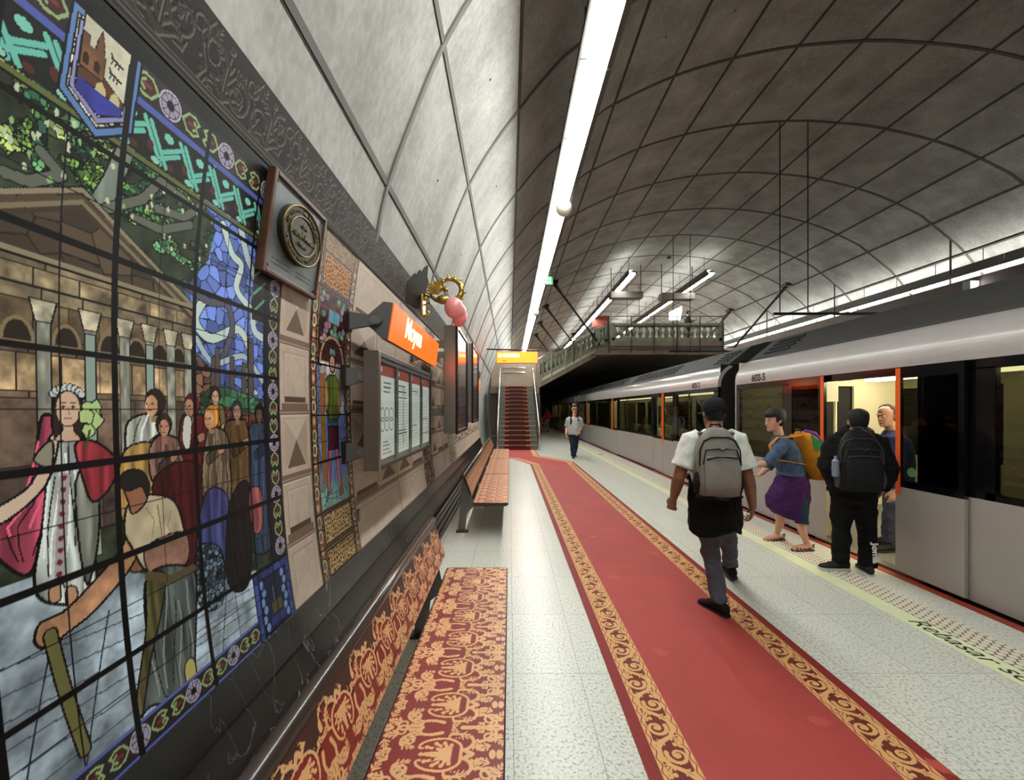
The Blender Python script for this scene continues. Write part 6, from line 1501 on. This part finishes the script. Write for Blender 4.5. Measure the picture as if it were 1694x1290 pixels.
b = MB(); S.torso(b, [wa - UP * .08, wa, mid(wa, ch, .55), ch, mid(ch, nk, .6), nk - UP * .015, nk + UP * .02], [(.172, .13), (.168, .128), (.178, .132), (.19, .135), (.175, .115), (.105, .085), (.07, .068)])
for a_, e_ in ((lsh, lel), (rsh, rel)):
    inn = a_ + (nk - a_) * .35 + UP * .0; b.tube([inn, a_ + UP * .012, mid(a_, e_, .3), mid(a_, e_, .66), mid(a_, e_, .72)], [.075, .078, .080, .088, .09], 14)
S.build(b, 'tshirt', tee, remesh=.008, folds=.022)
trousers(S, pe, (lh, rh), (lk, rk), (la, ra), 1.0, gtr, .06, folds=.035, low=.01)
blk = cloth('black_jacket', (13, 13, 14), .3, 50)
b = MB(); rs = []
for z, w, d, o in ((.055, .178, .14, 0), (.0, .190, .150, 0), (-.10, .195, .165, 0), (-.24, .203, .175, .004), (-.385, .205, .18, .004), (-.40, .19, .165, .004)):
    ring = []
    for a in np.linspace(0, 2 * math.pi, 36, endpoint=False):
        k = 1 + .03 * math.sin(7 * a + z * 9); dz = 0
        if z < -.2: dz = -.018 * math.sin(a * 2 + .6) - .02 * math.cos(a * 3 + .5)
        ring.append(wa + S.r * (math.cos(a) * w * k + o) + S.f * math.sin(a) * d * k + UP * (z + dz))
    rs.append(ring)
b.rings(rs); S.build(b, 'tied_jacket', blk, remesh=.008, folds=.03)
b = MB(); b.tube([wa + S.r * .18 + UP * .03, wa + S.r * .17 + S.f * .12 + UP * .02, wa + S.f * .165, wa - S.r * .16 + S.f * .12 + UP * .02, wa - S.r * .18 + UP * .03], .03, 8); S.build(b, 'tied_sleeve', blk)
sho = cloth('dark_shoe', (30, 27, 25), .2); sol = M('sole_black', (20, 19, 18), .7)
S.shoe(la, (-.32, .9, -.02), sho, sol, L=.30); S.shoe(ra, (.1, 1, .12), sho, sol, L=.29)
hair_b = M('hair_black', (24, 21, 20), .8, bump=.5, bscale=140)
S.hair(hair_b, .02, -.075, 1.0, .02)
b = MB(); T = S.T; prof = [(-.012, .083, .09, -.104), (.02, .086, .096, -.113), (.055, .086, .096, -.112), (.09, .078, .08, -.1), (.118, .055, .05, -.07), (.134, .02, .012, -.03)]
rs = []
for z, rx, yf, yb in prof:
    ring = []
    for a in np.linspace(0, 2 * math.pi, 28, endpoint=False):
        x, y = rx * math.cos(a), (yf + yb) / 2 + (yf - yb) / 2 * math.sin(a); zz = z
        if z < 0 and y < -.06 and abs(x) < .042: zz = z + .034 * math.cos(x / .042 * 1.5)
        ring.append(T(x, y, zz))
    rs.append(ring)
b.rings(rs); cp = S.build(b, 'cap', cloth('cap_black', (26, 26, 30), .3), smooth=True)
b = MB(); b.prism([T(x, y, .0 + .012 * (1 - (x / .08) ** 2)) for x, y in ((-.08, .06), (-.07, .12), (-.04, .15), (0, .16), (.04, .15), (.07, .12), (.08, .06))], UP * .006); S.build(b, 'brim', MATS['cloth_cap_black'], cp)
b = MB(); b.tube([T(-.07, -.072, -.008), T(-.03, -.10, -.010), T(.03, -.10, -.010), T(.07, -.072, -.008)], [(.006, .002)] * 4, 6, side=UP); S.build(b, 'strap', MATS['cloth_cap_black'], cp)
b = MB(); b.ball(T(0, -.01, .136), .008, 8, 6); S.build(b, 'button', MATS['cloth_cap_black'], cp)
gb = cloth('grey_bag', (128, 122, 116), .2, 30, .7); btr = cloth('black_trim', (22, 22, 24), .2)
bpc = p_(1181, 762, 3.19)
root, T2, bl = backpack(S, bpc, .315, .52, .15, gb, btr, shoulders=(lsh + S.r * .06, rsh - S.r * .06), label='light grey backpack worn by the man in the cap', strap=gb)
b = MB(); b.tube([T2(.16, .05, -.12), T2(.175, .06, -.25), T2(.18, .05, -.36)], [(.006, .003)] * 3, 6); bl(b, 'loose_strap', btr)
b = MB(); b.tube([T2(-.165, .08, -.26), T2(0, .185, -.262), T2(.165, .08, -.26)], [(.02, .012)] * 3, 8); bl(b, 'base_panel', btr)
b = MB(); pts = [T2(-.09 + .18 * t, .185, .03 - .01 * t + .008 * math.sin(t * 9)) for t in np.linspace(0, 1, 10)]; b.tube(pts, .003, 5); bl(b, 'stitched_logo', M('bag_logo', (108, 102, 96), .5))

# --- woman stepping off with the yellow backpack
S = Fig('woman with dark short hair, denim jacket and purple skirt stepping away from the train', (3.33, 4.82), (-1, .08), vox=.006)
fsk = skin_mat('pale', (206, 156, 134)); denim = cloth('denim', (68, 86, 112), .35, 50, var=.25); pur = cloth('purple', (66, 32, 82), .4, 45, var=.2)
p_ = lambda x, y, Y=4.82: at(x, y, Y)
nk, ch, wa, pe = p_(1289, 724), p_(1297, 746), p_(1308, 776), p_(1312, 800)
lsh, lel, lwr = p_(1297, 734, 4.65), p_(1270, 765, 4.56), p_(1251, 770, 4.52)
rsh, rel, rwr = p_(1294, 734, 4.98), p_(1276, 768, 5.06), p_(1258, 784, 5.08)
lh, lk, la = p_(1314, 806, 4.74), p_(1316, 856, 4.72), p_(1335, 898, 4.80)
rh, rk, ra = p_(1308, 806, 4.92), p_(1290, 852, 5.03), p_(1286, 882, 5.16)
b = MB(); S.head(b, p_(1281, 695), Vector((-1, -.05, -.18)), Vector((-.1, 0, 1)), 1.0); S.neck(b, nk, .05)
S.torso(b, [pe - UP * .08, pe, wa, ch, nk - UP * .03, nk + UP * .01], [(.15, .12), (.16, .12), (.13, .10), (.15, .115), (.11, .08), (.06, .055)])
S.arm(b, lsh, lel, lwr, .9); S.arm(b, rsh, rel, rwr, .9); S.hand(b, lwr, Vector((-1, -.1, -.12)), Vector((.0, .3, -1)), .92, .5, thumb=-1); S.hand(b, rwr, Vector((-1, .1, -.2)), Vector((0, -.3, -1)), .92, .5, thumb=1)
S.leg(b, lh, lk, la, .92); S.leg(b, rh, rk, ra, .92); S.foot(b, la, (-1, -.1)); S.foot(b, ra, (-1, .05, -.15))
S.build(b, 'body', fsk, remesh=.006)
b = MB(); S.torso(b, [wa - UP * .07, wa, mid(wa, ch, .55), ch, mid(ch, nk, .6), nk - UP * .01, nk + UP * .035], [(.165, .135), (.155, .13), (.16, .135), (.17, .135), (.15, .11), (.09, .08), (.065, .06)])
for a_, e_, w_ in ((lsh, lel, lwr), (rsh, rel, rwr)):
    b.tube([a_ + (nk - a_) * .4, a_, mid(a_, e_, .5), e_, mid(e_, w_, .35)], [.066, .070, .064, .056, .054], 12)
S.build(b, 'denim_jacket', denim, remesh=.008, folds=.022)
b = MB(); c0 = S.f * .0
rs = []
for cx_, cy_, w, d in ((1311, 782, .155, .135), (1309, 800, .18, .18), (1303, 820, .19, .23), (1302, 840, .19, .215), (1308, 858, .185, .165)):
    c_ = p_(cx_, cy_); rs.append([c_ + S.r * math.cos(a) * w * (1 + .03 * math.sin(6 * a)) + S.f * math.sin(a) * d * (1 + .03 * math.sin(6 * a)) - UP * (.05 * math.sin(a) if cy_ > 845 else 0) * -1 for a in np.linspace(0, 2 * math.pi, 32, endpoint=False)])
b.rings(rs); sk = S.build(b, 'skirt', pur, remesh=.009, folds=.03)
b = MB(); b.tube([p_(1322, 826, 4.68), p_(1325, 845, 4.67), p_(1326, 864, 4.68)], [(.04, .10), (.05, .085), (.05, .07)], 12, side=(0, 1, 0)); S.build(b, 'skirt_panel', cloth('teal', (30, 62, 70), .3), sk, label='dark teal panel of the skirt')
snd = M('sandal_brown', (70, 50, 46), .6); 
for an, d, nm in ((la, Vector((-1, -.1, 0)), 0), (ra, Vector((-1, .05, -.18)), 1)):
    d.normalize(); a = d.cross(UP).normalized(); n = a.cross(d).normalized(); b = MB()
    ring = [(-.07, .03), (-.02, .038), (.06, .042), (.12, .048), (.17, .04), (.195, .015)]; ring = ring + [(y, -w) for y, w in ring[::-1]]
    b.rings([[an + d * y + a * w - n * .092 for y, w in ring], [an + d * y + a * w - n * .072 for y, w in ring]]); so = S.build(b, 'sandal', snd)
    b = MB()
    for y, h in ((.13, .035), (.09, .045), (.04, .062)): b.tube([an + d * (y + .02) + a * .045 - n * .075, an + d * y - n * (.075 - h), an + d * (y + .02) - a * .045 - n * .075], [(.012, .004)] * 3, 6, side=d)
    b.tube([an - d * .05 + a * .03 - n * .05, an - d * .085 - n * .02, an - d * .05 - a * .03 - n * .05], [(.012, .004)] * 3, 6); S.build(b, 'sandal_strap', snd, so)
S.hair(M('hair_dark', (26, 22, 24), .7, bump=.6, bscale=120), .045, -.085, 1.2, .05); S.eyes()
yel = cloth('yellow_bag', (186, 122, 30), .4, 30, .7, .12); ybt = cloth('yellow_bag_dark', (84, 64, 34), .2)
bpc = p_(1324, 752, 4.84)
root, T2, bl = backpack(S, bpc, .36, .56, .26, yel, ybt, back=Vector((1, -.12, 0)), shoulders=(lsh + S.r * .03, rsh - S.r * .03), label='bulging yellow backpack on the back of the woman in the purple skirt', tilt=-.18, strap=yel)
b = MB(); b.prism([T2(-.175, .05, .02 + .24), T2(-.172, .19, .12), T2(-.178, .06, .06)], S.r * -.01); bl(b, 'green_patch', cloth('green', (46, 130, 78), .2), label='green flap')
b = MB(); b.tube([T2(-.04, .06, .275), T2(-.05, .15, .24), T2(-.06, .22, .14)], [.035, .05, .025], 8); bl(b, 'purple_scarf', cloth('violet', (96, 44, 130), .2), label='violet scarf bulging out')
b = MB(); b.box((0, 0, 0), (1, 1, 1), mat=Matrix.Translation(T2(-.182, .05, -.13)) @ Matrix((Vector((.13, .0, .0)), Vector((0, -.012, 0)), Vector((0, 0, .12)))).transposed().to_4x4()); bl(b, 'dark_patch', ybt)

# --- man in black at the train door
S = Fig('man in black hooded jacket and track trousers standing at the open train door', (3.50, 4.17), (.28, .96), vox=.006)
tsk = skin_mat('tan', (168, 118, 92)); bk = cloth('black_fleece', (16, 16, 18), .35, 40); bt = cloth('black_track', (14, 14, 16), .4, 30)
p_ = lambda x, y, Y=4.17: at(x, y, Y)
nk, ch, wa, pe = p_(1414, 716), p_(1412, 748), p_(1411, 790), p_(1411, 815)
lsh, lel, lwr = p_(1381, 732, 4.24), p_(1368, 772, 4.22), p_(1381, 806, 4.34)
rsh, rel, rwr = p_(1451, 732, 4.10), p_(1472, 775, 4.05), p_(1462, 810, 4.12)
lh, lk, la = p_(1396, 824, 4.2), p_(1391, 872, 4.26), p_(1390, 929, 4.21)
rh, rk, ra = p_(1428, 824, 4.14), p_(1434, 875, 4.22), p_(1435, 936, 4.15)
b = MB(); S.head(b, p_(1418, 698), Vector((.25, 1, -.1)), sc=1.02); S.neck(b, nk, .06)
S.torso(b, [pe - UP * .08, pe, wa, ch, nk - UP * .03, nk + UP * .01], [(.14, .11), (.16, .13), (.16, .12), (.17, .12), (.12, .085), (.07, .06)])
S.arm(b, lsh, lel, lwr); S.arm(b, rsh, rel, rwr); S.hand(b, lwr, Vector((.3, .5, -.8)), Vector((.7, 0, 0)), .9, .9, thumb=-1); S.hand(b, rwr, Vector((-.35, .2, -.9)), Vector((-.7, .5, 0)), .95, .9, thumb=1)
S.leg(b, lh, lk, la); S.leg(b, rh, rk, ra); S.build(b, 'body', tsk, remesh=.006)
b = MB(); S.torso(b, [wa - UP * .15, wa - UP * .05, mid(wa, ch, .5), ch, mid(ch, nk, .6), nk - UP * .01, nk + UP * .03], [(.21, .165), (.225, .175), (.22, .165), (.215, .155), (.195, .135), (.115, .10), (.085, .08)])
for a_, e_, w_ in ((lsh, lel, lwr), (rsh, rel, rwr)):
    b.tube([a_ + (nk - a_) * .4, a_ + UP * .01, mid(a_, e_, .5), e_, mid(e_, w_, .5), mid(e_, w_, .97)], [.085, .094, .09, .082, .07, .05], 14)
jk = S.build(b, 'jacket', bk, remesh=.009, folds=.035)
b = MB(); c_ = nk + UP * .015 - S.f * .035
b.tube([c_ + S.r * math.cos(t) * .10 + S.f * math.sin(t) * .095 + UP * (.03 * math.sin(t)) for t in np.linspace(0, 2 * math.pi, 25)], .042, 10); b.ball(c_ - S.f * .08 - UP * .02, (.10, .06, .07), 14, 10); S.build(b, 'hood', bk, jk, remesh=.008)
S.hair(hair_b, .06, -.09, 1.06, .03); S.eyes()
tr = trousers(S, pe, (lh, rh), (lk, rk), (la, ra), 1.14, bt, .066, folds=.035)
d = (rk - ra).normalized(); m_ = frame(mid(rk, ra, .42) + Vector((.086, -.035, 0)) , (0.02, -.04, -1), (.55, .83, 0)); m_ = frame(mid(rk, ra, .42) + Vector((-.05, -.118, .05)), (0.0, -.06, -1), (.95, .1, 0))
text('lettering', 'Joma', .085, M('letter_white', (226, 226, 226), .6), m_, tr, .004, sx=1.15, bold=.003); tr.children[-1].data.transform(Matrix.Translation(-S.o))
sh2 = cloth('charcoal_shoe', (40, 40, 38), .3); wsol = M('sole_white', (190, 190, 184), .6)
S.shoe(la, (-.93, .12, 0), sh2, wsol, L=.29, w=1.05); S.shoe(ra, (.12, -.4, 0) if False else (.35, .9, 0), sh2, wsol, L=.29, w=1.05)
bg = cloth('black_bag', (26, 26, 29), .3, 40, .6)
bpc = p_(1416, 760, 4.01)
root, T2, bl = backpack(S, bpc, .36, .58, .15, bg, M('zip_dark', (54, 54, 56), .5), shoulders=(lsh + S.r * .05, rsh - S.r * .05), label='black backpack on the man standing at the train door', strap=bg)
b = MB(); b.lathe([(.028, 0), (.03, .02), (.03, .15), (.014, .17), (.014, .2)], T2(-.205, .09, -.16), 12); o = bl(b, 'water_bottle', M('bottle_blue', (120, 132, 150), .2, spec=.6)); 

# --- passenger inside the doorway
S = Fig('balding man in navy top inside the train doorway looking left', (4.52, 4.86, .012), (-1, -.06), vox=.006)
p_ = lambda x, y, Y=4.86: at(x, y, Y)
nvy = cloth('navy', (36, 44, 84), .3); jn = cloth('grey_jeans', (64, 68, 84), .4, 40, var=.2)
nk, ch, wa, pe = p_(1476, 716), p_(1479, 745), p_(1480, 782), p_(1480, 806)
lsh, lel, lwr = p_(1478, 728, 4.66), p_(1484, 772, 4.62), p_(1478, 812, 4.64); rsh, rel, rwr = p_(1478, 728, 5.05), p_(1484, 772, 5.09), p_(1478, 812, 5.07)
lh, lk, la = p_(1480, 812, 4.77), p_(1476, 862, 4.75), p_(1474, 904, 4.74); rh, rk, ra = p_(1480, 812, 4.95), p_(1472, 860, 4.97), p_(1468, 898, 4.98)
for q in (la, ra): q.z = .115
b = MB(); S.head(b, p_(1467, 688), Vector((-1, -.15, -.12)), Vector((-.1, 0, 1)), 1.04); S.neck(b, nk, .06)
S.torso(b, [pe - UP * .08, pe, wa, ch, nk - UP * .03, nk + UP * .01], [(.14, .11), (.16, .12), (.16, .13), (.17, .13), (.12, .085), (.07, .06)])
S.arm(b, lsh, lel, lwr); S.arm(b, rsh, rel, rwr); S.hand(b, lwr, Vector((-.1, 0, -1)), Vector((0, 1, 0)), 1, .6, thumb=-1); S.hand(b, rwr, Vector((-.1, 0, -1)), Vector((0, -1, 0)), 1, .6, thumb=1)
S.leg(b, lh, lk, la); S.leg(b, rh, rk, ra); S.build(b, 'body', skin_mat('rosy', (188, 142, 122)), remesh=.006)
b = MB(); S.torso(b, [wa - UP * .12, wa, mid(wa, ch, .5), ch, mid(ch, nk, .6), nk - UP * .01, nk + UP * .03], [(.175, .15), (.18, .155), (.19, .155), (.19, .145), (.17, .12), (.10, .085), (.07, .07)])
for a_, e_, w_ in ((lsh, lel, lwr), (rsh, rel, rwr)): b.tube([a_ + (nk - a_) * .4, a_, mid(a_, e_, .5), e_, mid(e_, w_, .9)], [.075, .08, .072, .064, .046], 12)
S.build(b, 'jumper', nvy, remesh=.009, folds=.025)
trousers(S, pe, (lh, rh), (lk, rk), (la, ra), 1.05, jn, .062, folds=.035)
for q, dd in ((la, (-1, -.1, 0)), (ra, (-1, .05, 0))): S.shoe(q - UP * .017, dd, MATS['cloth_charcoal_shoe'], sol)
S.hair(M('hair_grey_brown', (82, 68, 58), .8, bump=.5, bscale=140), .3, -.06, 1.07, .04); S.eyes()

# --- man walking towards the camera
S = Fig('man in pale grey T-shirt, jeans and dark glasses walking towards us', (2.19, 14.0), (-.06, -1), vox=.009)
p_ = lambda x, y, Y=14.0: at(x, y, Y)
nk, ch, wa, pe = p_(950, 690.5), p_(950, 698), p_(949, 711), p_(949.5, 718)
rsh, rel, rwr = p_(940.5, 694), p_(938, 707, 14.1), p_(936.5, 717, 13.8); lsh, lel, lwr = p_(959.5, 694), p_(962, 706, 14.1), p_(957.5, 714.5, 13.7)
rh, rk, ra = p_(946, 722), p_(947, 737, 13.8), p_(948, 753.5, 13.75); lh, lk, la = p_(953, 722), p_(952.5, 737, 14.1), p_(950.5, 752, 14.35)
ra.z = .09; la.z = .10
b = MB(); S.head(b, p_(950.5, 677), Vector((-.05, -1, -.05)), sc=1.2); S.neck(b, nk, .065)
S.torso(b, [pe - UP * .08, pe, wa, ch, nk - UP * .03, nk + UP * .01], [(.15, .12), (.18, .14), (.18, .15), (.2, .15), (.14, .09), (.075, .065)])
S.arm(b, lsh, lel, lwr, 1.15); S.arm(b, rsh, rel, rwr, 1.15); S.hand(b, lwr, Vector((-.5, -.2, -.8)), Vector((-.5, .8, 0)), 1.1, .8, thumb=1); S.hand(b, rwr, Vector((0, -.2, -1)), Vector((.8, .3, 0)), 1.1, .8, thumb=-1)
S.leg(b, lh, lk, la, 1.1); S.leg(b, rh, rk, ra, 1.1); S.build(b, 'body', skin_mat('light', (204, 156, 134)), remesh=.008)
b = MB(); S.torso(b, [pe + UP * .0, wa, mid(wa, ch, .5), ch, mid(ch, nk, .6), nk - UP * .01], [(.215, .175), (.215, .185), (.215, .18), (.22, .165), (.19, .13), (.095, .085)])
for a_, e_ in ((lsh, lel), (rsh, rel)): b.tube([a_ + (nk - a_) * .4, a_, mid(a_, e_, .5), mid(a_, e_, .8)], [.085, .095, .095, .1], 12)
S.build(b, 'tshirt', cloth('grey_tee', (176, 184, 188), .3), remesh=.011, folds=.03)
trousers(S, pe, (lh, rh), (lk, rk), (la, ra), 1.12, cloth('blue_jeans', (34, 40, 60), .4, 40), .062, vox=.01, folds=.035)
for q, dd in ((ra, (-.05, -1, 0)), (la, (.05, -1, -.1))): S.shoe(q, dd, MATS['cloth_charcoal_shoe'], wsol)
S.hair(hair_b, .07, -.05, 1.07, .02)
T = S.T; S.eyes(); b = MB()
for x in (-.034, .034): b.ball(T(x, .096, .006), (.03, .012, .022), 10, 8)
b.tube([T(-.08, .01, .012), T(-.062, .088, .012), T(0, .105, .01), T(.062, .088, .012), T(.08, .01, .012)], .004, 6); S.build(b, 'sunglasses', black)
root, T2, bl = backpack(S, mid(ch, wa, .3) - S.f * .17, .34, .5, .16, bg, btr, shoulders=(lsh + S.r * .06, rsh - S.r * .06) if False else (lsh + S.r * .07, rsh - S.r * .07), label='dark backpack with black straps worn by the man walking towards us', strap=btr)

# --- distant person in red with an orange case
S = Fig('distant person in red top and shorts beside the far carriage', (1.98 + .75, 29.5), (-.5, 1), vox=.015)
Z = lambda x, y, z: S.L(x, y, z)
b = MB(); S.head(b, Z(0, .1, 1.62), sc=1.05); S.neck(b, Z(0, .05, 1.45)); S.torso(b, [Z(0, 0, .85), Z(0, 0, 1.0), Z(0, .04, 1.3), Z(0, .06, 1.42)], [(.16, .12), (.16, .12), (.18, .13), (.1, .08)])
for sg in (-1, 1):
    S.arm(b, Z(.19 * sg, .05, 1.4), Z(.26 * sg, -.02, 1.12), Z(.26 * sg, .16, .95)); S.hand(b, Z(.26 * sg, .16, .95), S.f - UP, -UP, 1, .8, thumb=sg); S.leg(b, Z(.1 * sg, 0, .9), Z(.1 * sg, .1 * sg, .5), Z(.1 * sg, .18 * sg - .05, .1))
S.build(b, 'body', MATS['skin_tan'], remesh=.012)
b = MB(); S.torso(b, [Z(0, 0, .92), Z(0, 0, 1.05), Z(0, .04, 1.3), Z(0, .06, 1.43)], [(.2, .16), (.2, .15), (.21, .15), (.12, .1)]); [b.tube([Z(.15 * sg, .05, 1.4), Z(.2 * sg, .04, 1.38), Z(.235 * sg, 0, 1.22)], [.08, .09, .085], 10) for sg in (-1, 1)]; S.build(b, 'top', cloth('red', (158, 36, 44), .3), remesh=.016)
trousers(S, Z(0, 0, .9), (Z(-.1, 0, .9), Z(.1, 0, .9)), (Z(-.1, -.05, .65), Z(.1, .05, .65)), (Z(-.1, -.1, .45), Z(.1, .1, .45)), 1.1, cloth('shorts', (110, 112, 120), .3), .1, vox=.016)
for sg in (-1, 1): S.shoe(Z(.1 * sg, .18 * sg - .05, .088), S.f, MATS['cloth_charcoal_shoe'], wsol)
S.hair(hair_b, .06, -.06, 1.1)
r = empty('suitcase', (2.12, 29.6, 0), 'orange red case on wheels beside the distant person in red', 'suitcase')
mb = MB(); mb.box((1.88, 29.45, .12), (2.34, 29.75, 1.05)); B(mb, 'shell', M('case_orange', (214, 74, 48), .4), r, bevel=.04)
mb = MB(); mb.tube([(1.98, 29.75, 1.05), (1.98, 29.78, 1.3), (2.24, 29.78, 1.3), (2.24, 29.75, 1.05)], .015, 6); B(mb, 'pull_handle', dsteel, r)
for x in (1.94, 2.28): mb = MB(); mb.tube([(x - .02, 29.6, .06), (x + .02, 29.6, .06)], .06, 12); B(mb, 'wheel', black_r, r)

# --- person on the gallery with a phone
gx = (1137 - VX) * 21.6 / F
S = Fig('person in dark clothes on the gallery looking at a phone', (gx, 21.6, GZ), (1, -.1), vox=.014)
Z = lambda x, y, z: S.L(x, y, z)
b = MB(); S.head(b, Z(0, .06, 1.62), (S.f - UP * .25)); S.neck(b, Z(0, .0, 1.45)); S.torso(b, [Z(0, 0, .85), Z(0, 0, 1.0), Z(0, 0, 1.3), Z(0, 0, 1.42)], [(.16, .12), (.16, .12), (.18, .13), (.1, .08)])
for sg in (-1, 1):
    S.arm(b, Z(.19 * sg, .0, 1.4), Z(.24 * sg, .08, 1.12), Z(.06 * sg, .36, 1.22)); S.hand(b, Z(.06 * sg, .36, 1.22), S.f + UP * .6, -S.r * sg, 1, .9, thumb=sg); S.leg(b, Z(.1 * sg, 0, .9), Z(.1 * sg, .03, .5), Z(.1 * sg, -.02, .09))
S.build(b, 'body', MATS['skin_tan'], remesh=.012)
b = MB(); S.torso(b, [Z(0, 0, .85), Z(0, 0, 1.05), Z(0, 0, 1.3), Z(0, 0, 1.43)], [(.2, .17), (.2, .16), (.21, .15), (.12, .1)])
for sg in (-1, 1): b.tube([Z(.15 * sg, 0, 1.4), Z(.2 * sg, 0, 1.38), Z(.24 * sg, .08, 1.12), Z(.1 * sg, .3, 1.2)], [.08, .08, .066, .05], 10)
S.build(b, 'jacket', cloth('slate', (52, 54, 66), .3), remesh=.015)
trousers(S, Z(0, 0, .9), (Z(-.1, 0, .9), Z(.1, 0, .9)), (Z(-.1, .03, .5), Z(.1, .03, .5)), (Z(-.1, -.02, .09), Z(.1, -.02, .09)), 1.0, cloth('charcoal', (34, 34, 38), .3), .06, vox=.016)
for sg in (-1, 1): S.shoe(Z(.1 * sg, -.02, .088), S.f, MATS['cloth_charcoal_shoe'], sol)
S.hair(hair_b, .05, -.08, 1.12)
c = Z(0, .45, 1.32); mb = MB(); mb.box(c - Vector((.01, .04, .07)), c + Vector((.01, .04, .07))); tag(mb.build('phone', black, origin=c), 'small dark phone held by the person on the gallery', 'phone')

# --- passengers seated behind the windows of the second carriage
def seated(x, y, label, top, hairm):
    S = Fig(label, (x, y, .012), (1, -.3), vox=.014); Z = lambda a, b, c: S.L(a, b, c)
    b = MB(); S.head(b, Z(0, .02, 1.26)); S.neck(b, Z(0, -.03, 1.08)); S.torso(b, [Z(0, 0, .45), Z(0, -.02, .6), Z(0, -.05, .9), Z(0, -.04, 1.06)], [(.17, .13), (.16, .13), (.18, .13), (.1, .08)])
    for sg in (-1, 1):
        S.arm(b, Z(.19 * sg, -.04, 1.03), Z(.24 * sg, .02, .76), Z(.12 * sg, .28, .66)); S.hand(b, Z(.12 * sg, .28, .66), S.f, -UP, 1, .5, thumb=-sg); S.leg(b, Z(.1 * sg, .02, .52), Z(.12 * sg, .42, .5), Z(.12 * sg, .42, .1)); S.foot(b, Z(.12 * sg, .42, .09), S.f)
    S.build(b, 'body', MATS['skin_pale'], remesh=.013)
    b = MB(); S.torso(b, [Z(0, 0, .46), Z(0, -.02, .62), Z(0, -.05, .9), Z(0, -.04, 1.07)], [(.2, .16), (.19, .16), (.21, .15), (.12, .1)])
    for sg in (-1, 1): b.tube([Z(.15 * sg, -.04, 1.03), Z(.2 * sg, -.04, 1.01), Z(.25 * sg, .02, .76), Z(.15 * sg, .24, .67)], [.08, .08, .066, .05], 10)
    S.build(b, 'top', top, remesh=.016)
    b = MB()
    for sg in (-1, 1): b.tube([Z(.09 * sg, -.05, .54), Z(.12 * sg, .42, .52), Z(.12 * sg, .43, .15)], [.1, .075, .065], 10)
    S.build(b, 'trousers', MATS['cloth_charcoal'], remesh=.016); S.hair(hairm, .05, -.07, 1.12)
seated(4.42, 12.1, 'seated passenger in white top behind a window of the second carriage', cloth('cream_top', (208, 204, 192), .2), hair_b)
seated(4.42, 13.6, 'seated passenger in green top farther along the second carriage', cloth('olive_top', (96, 104, 70), .2), MATS['hair_grey_brown'])
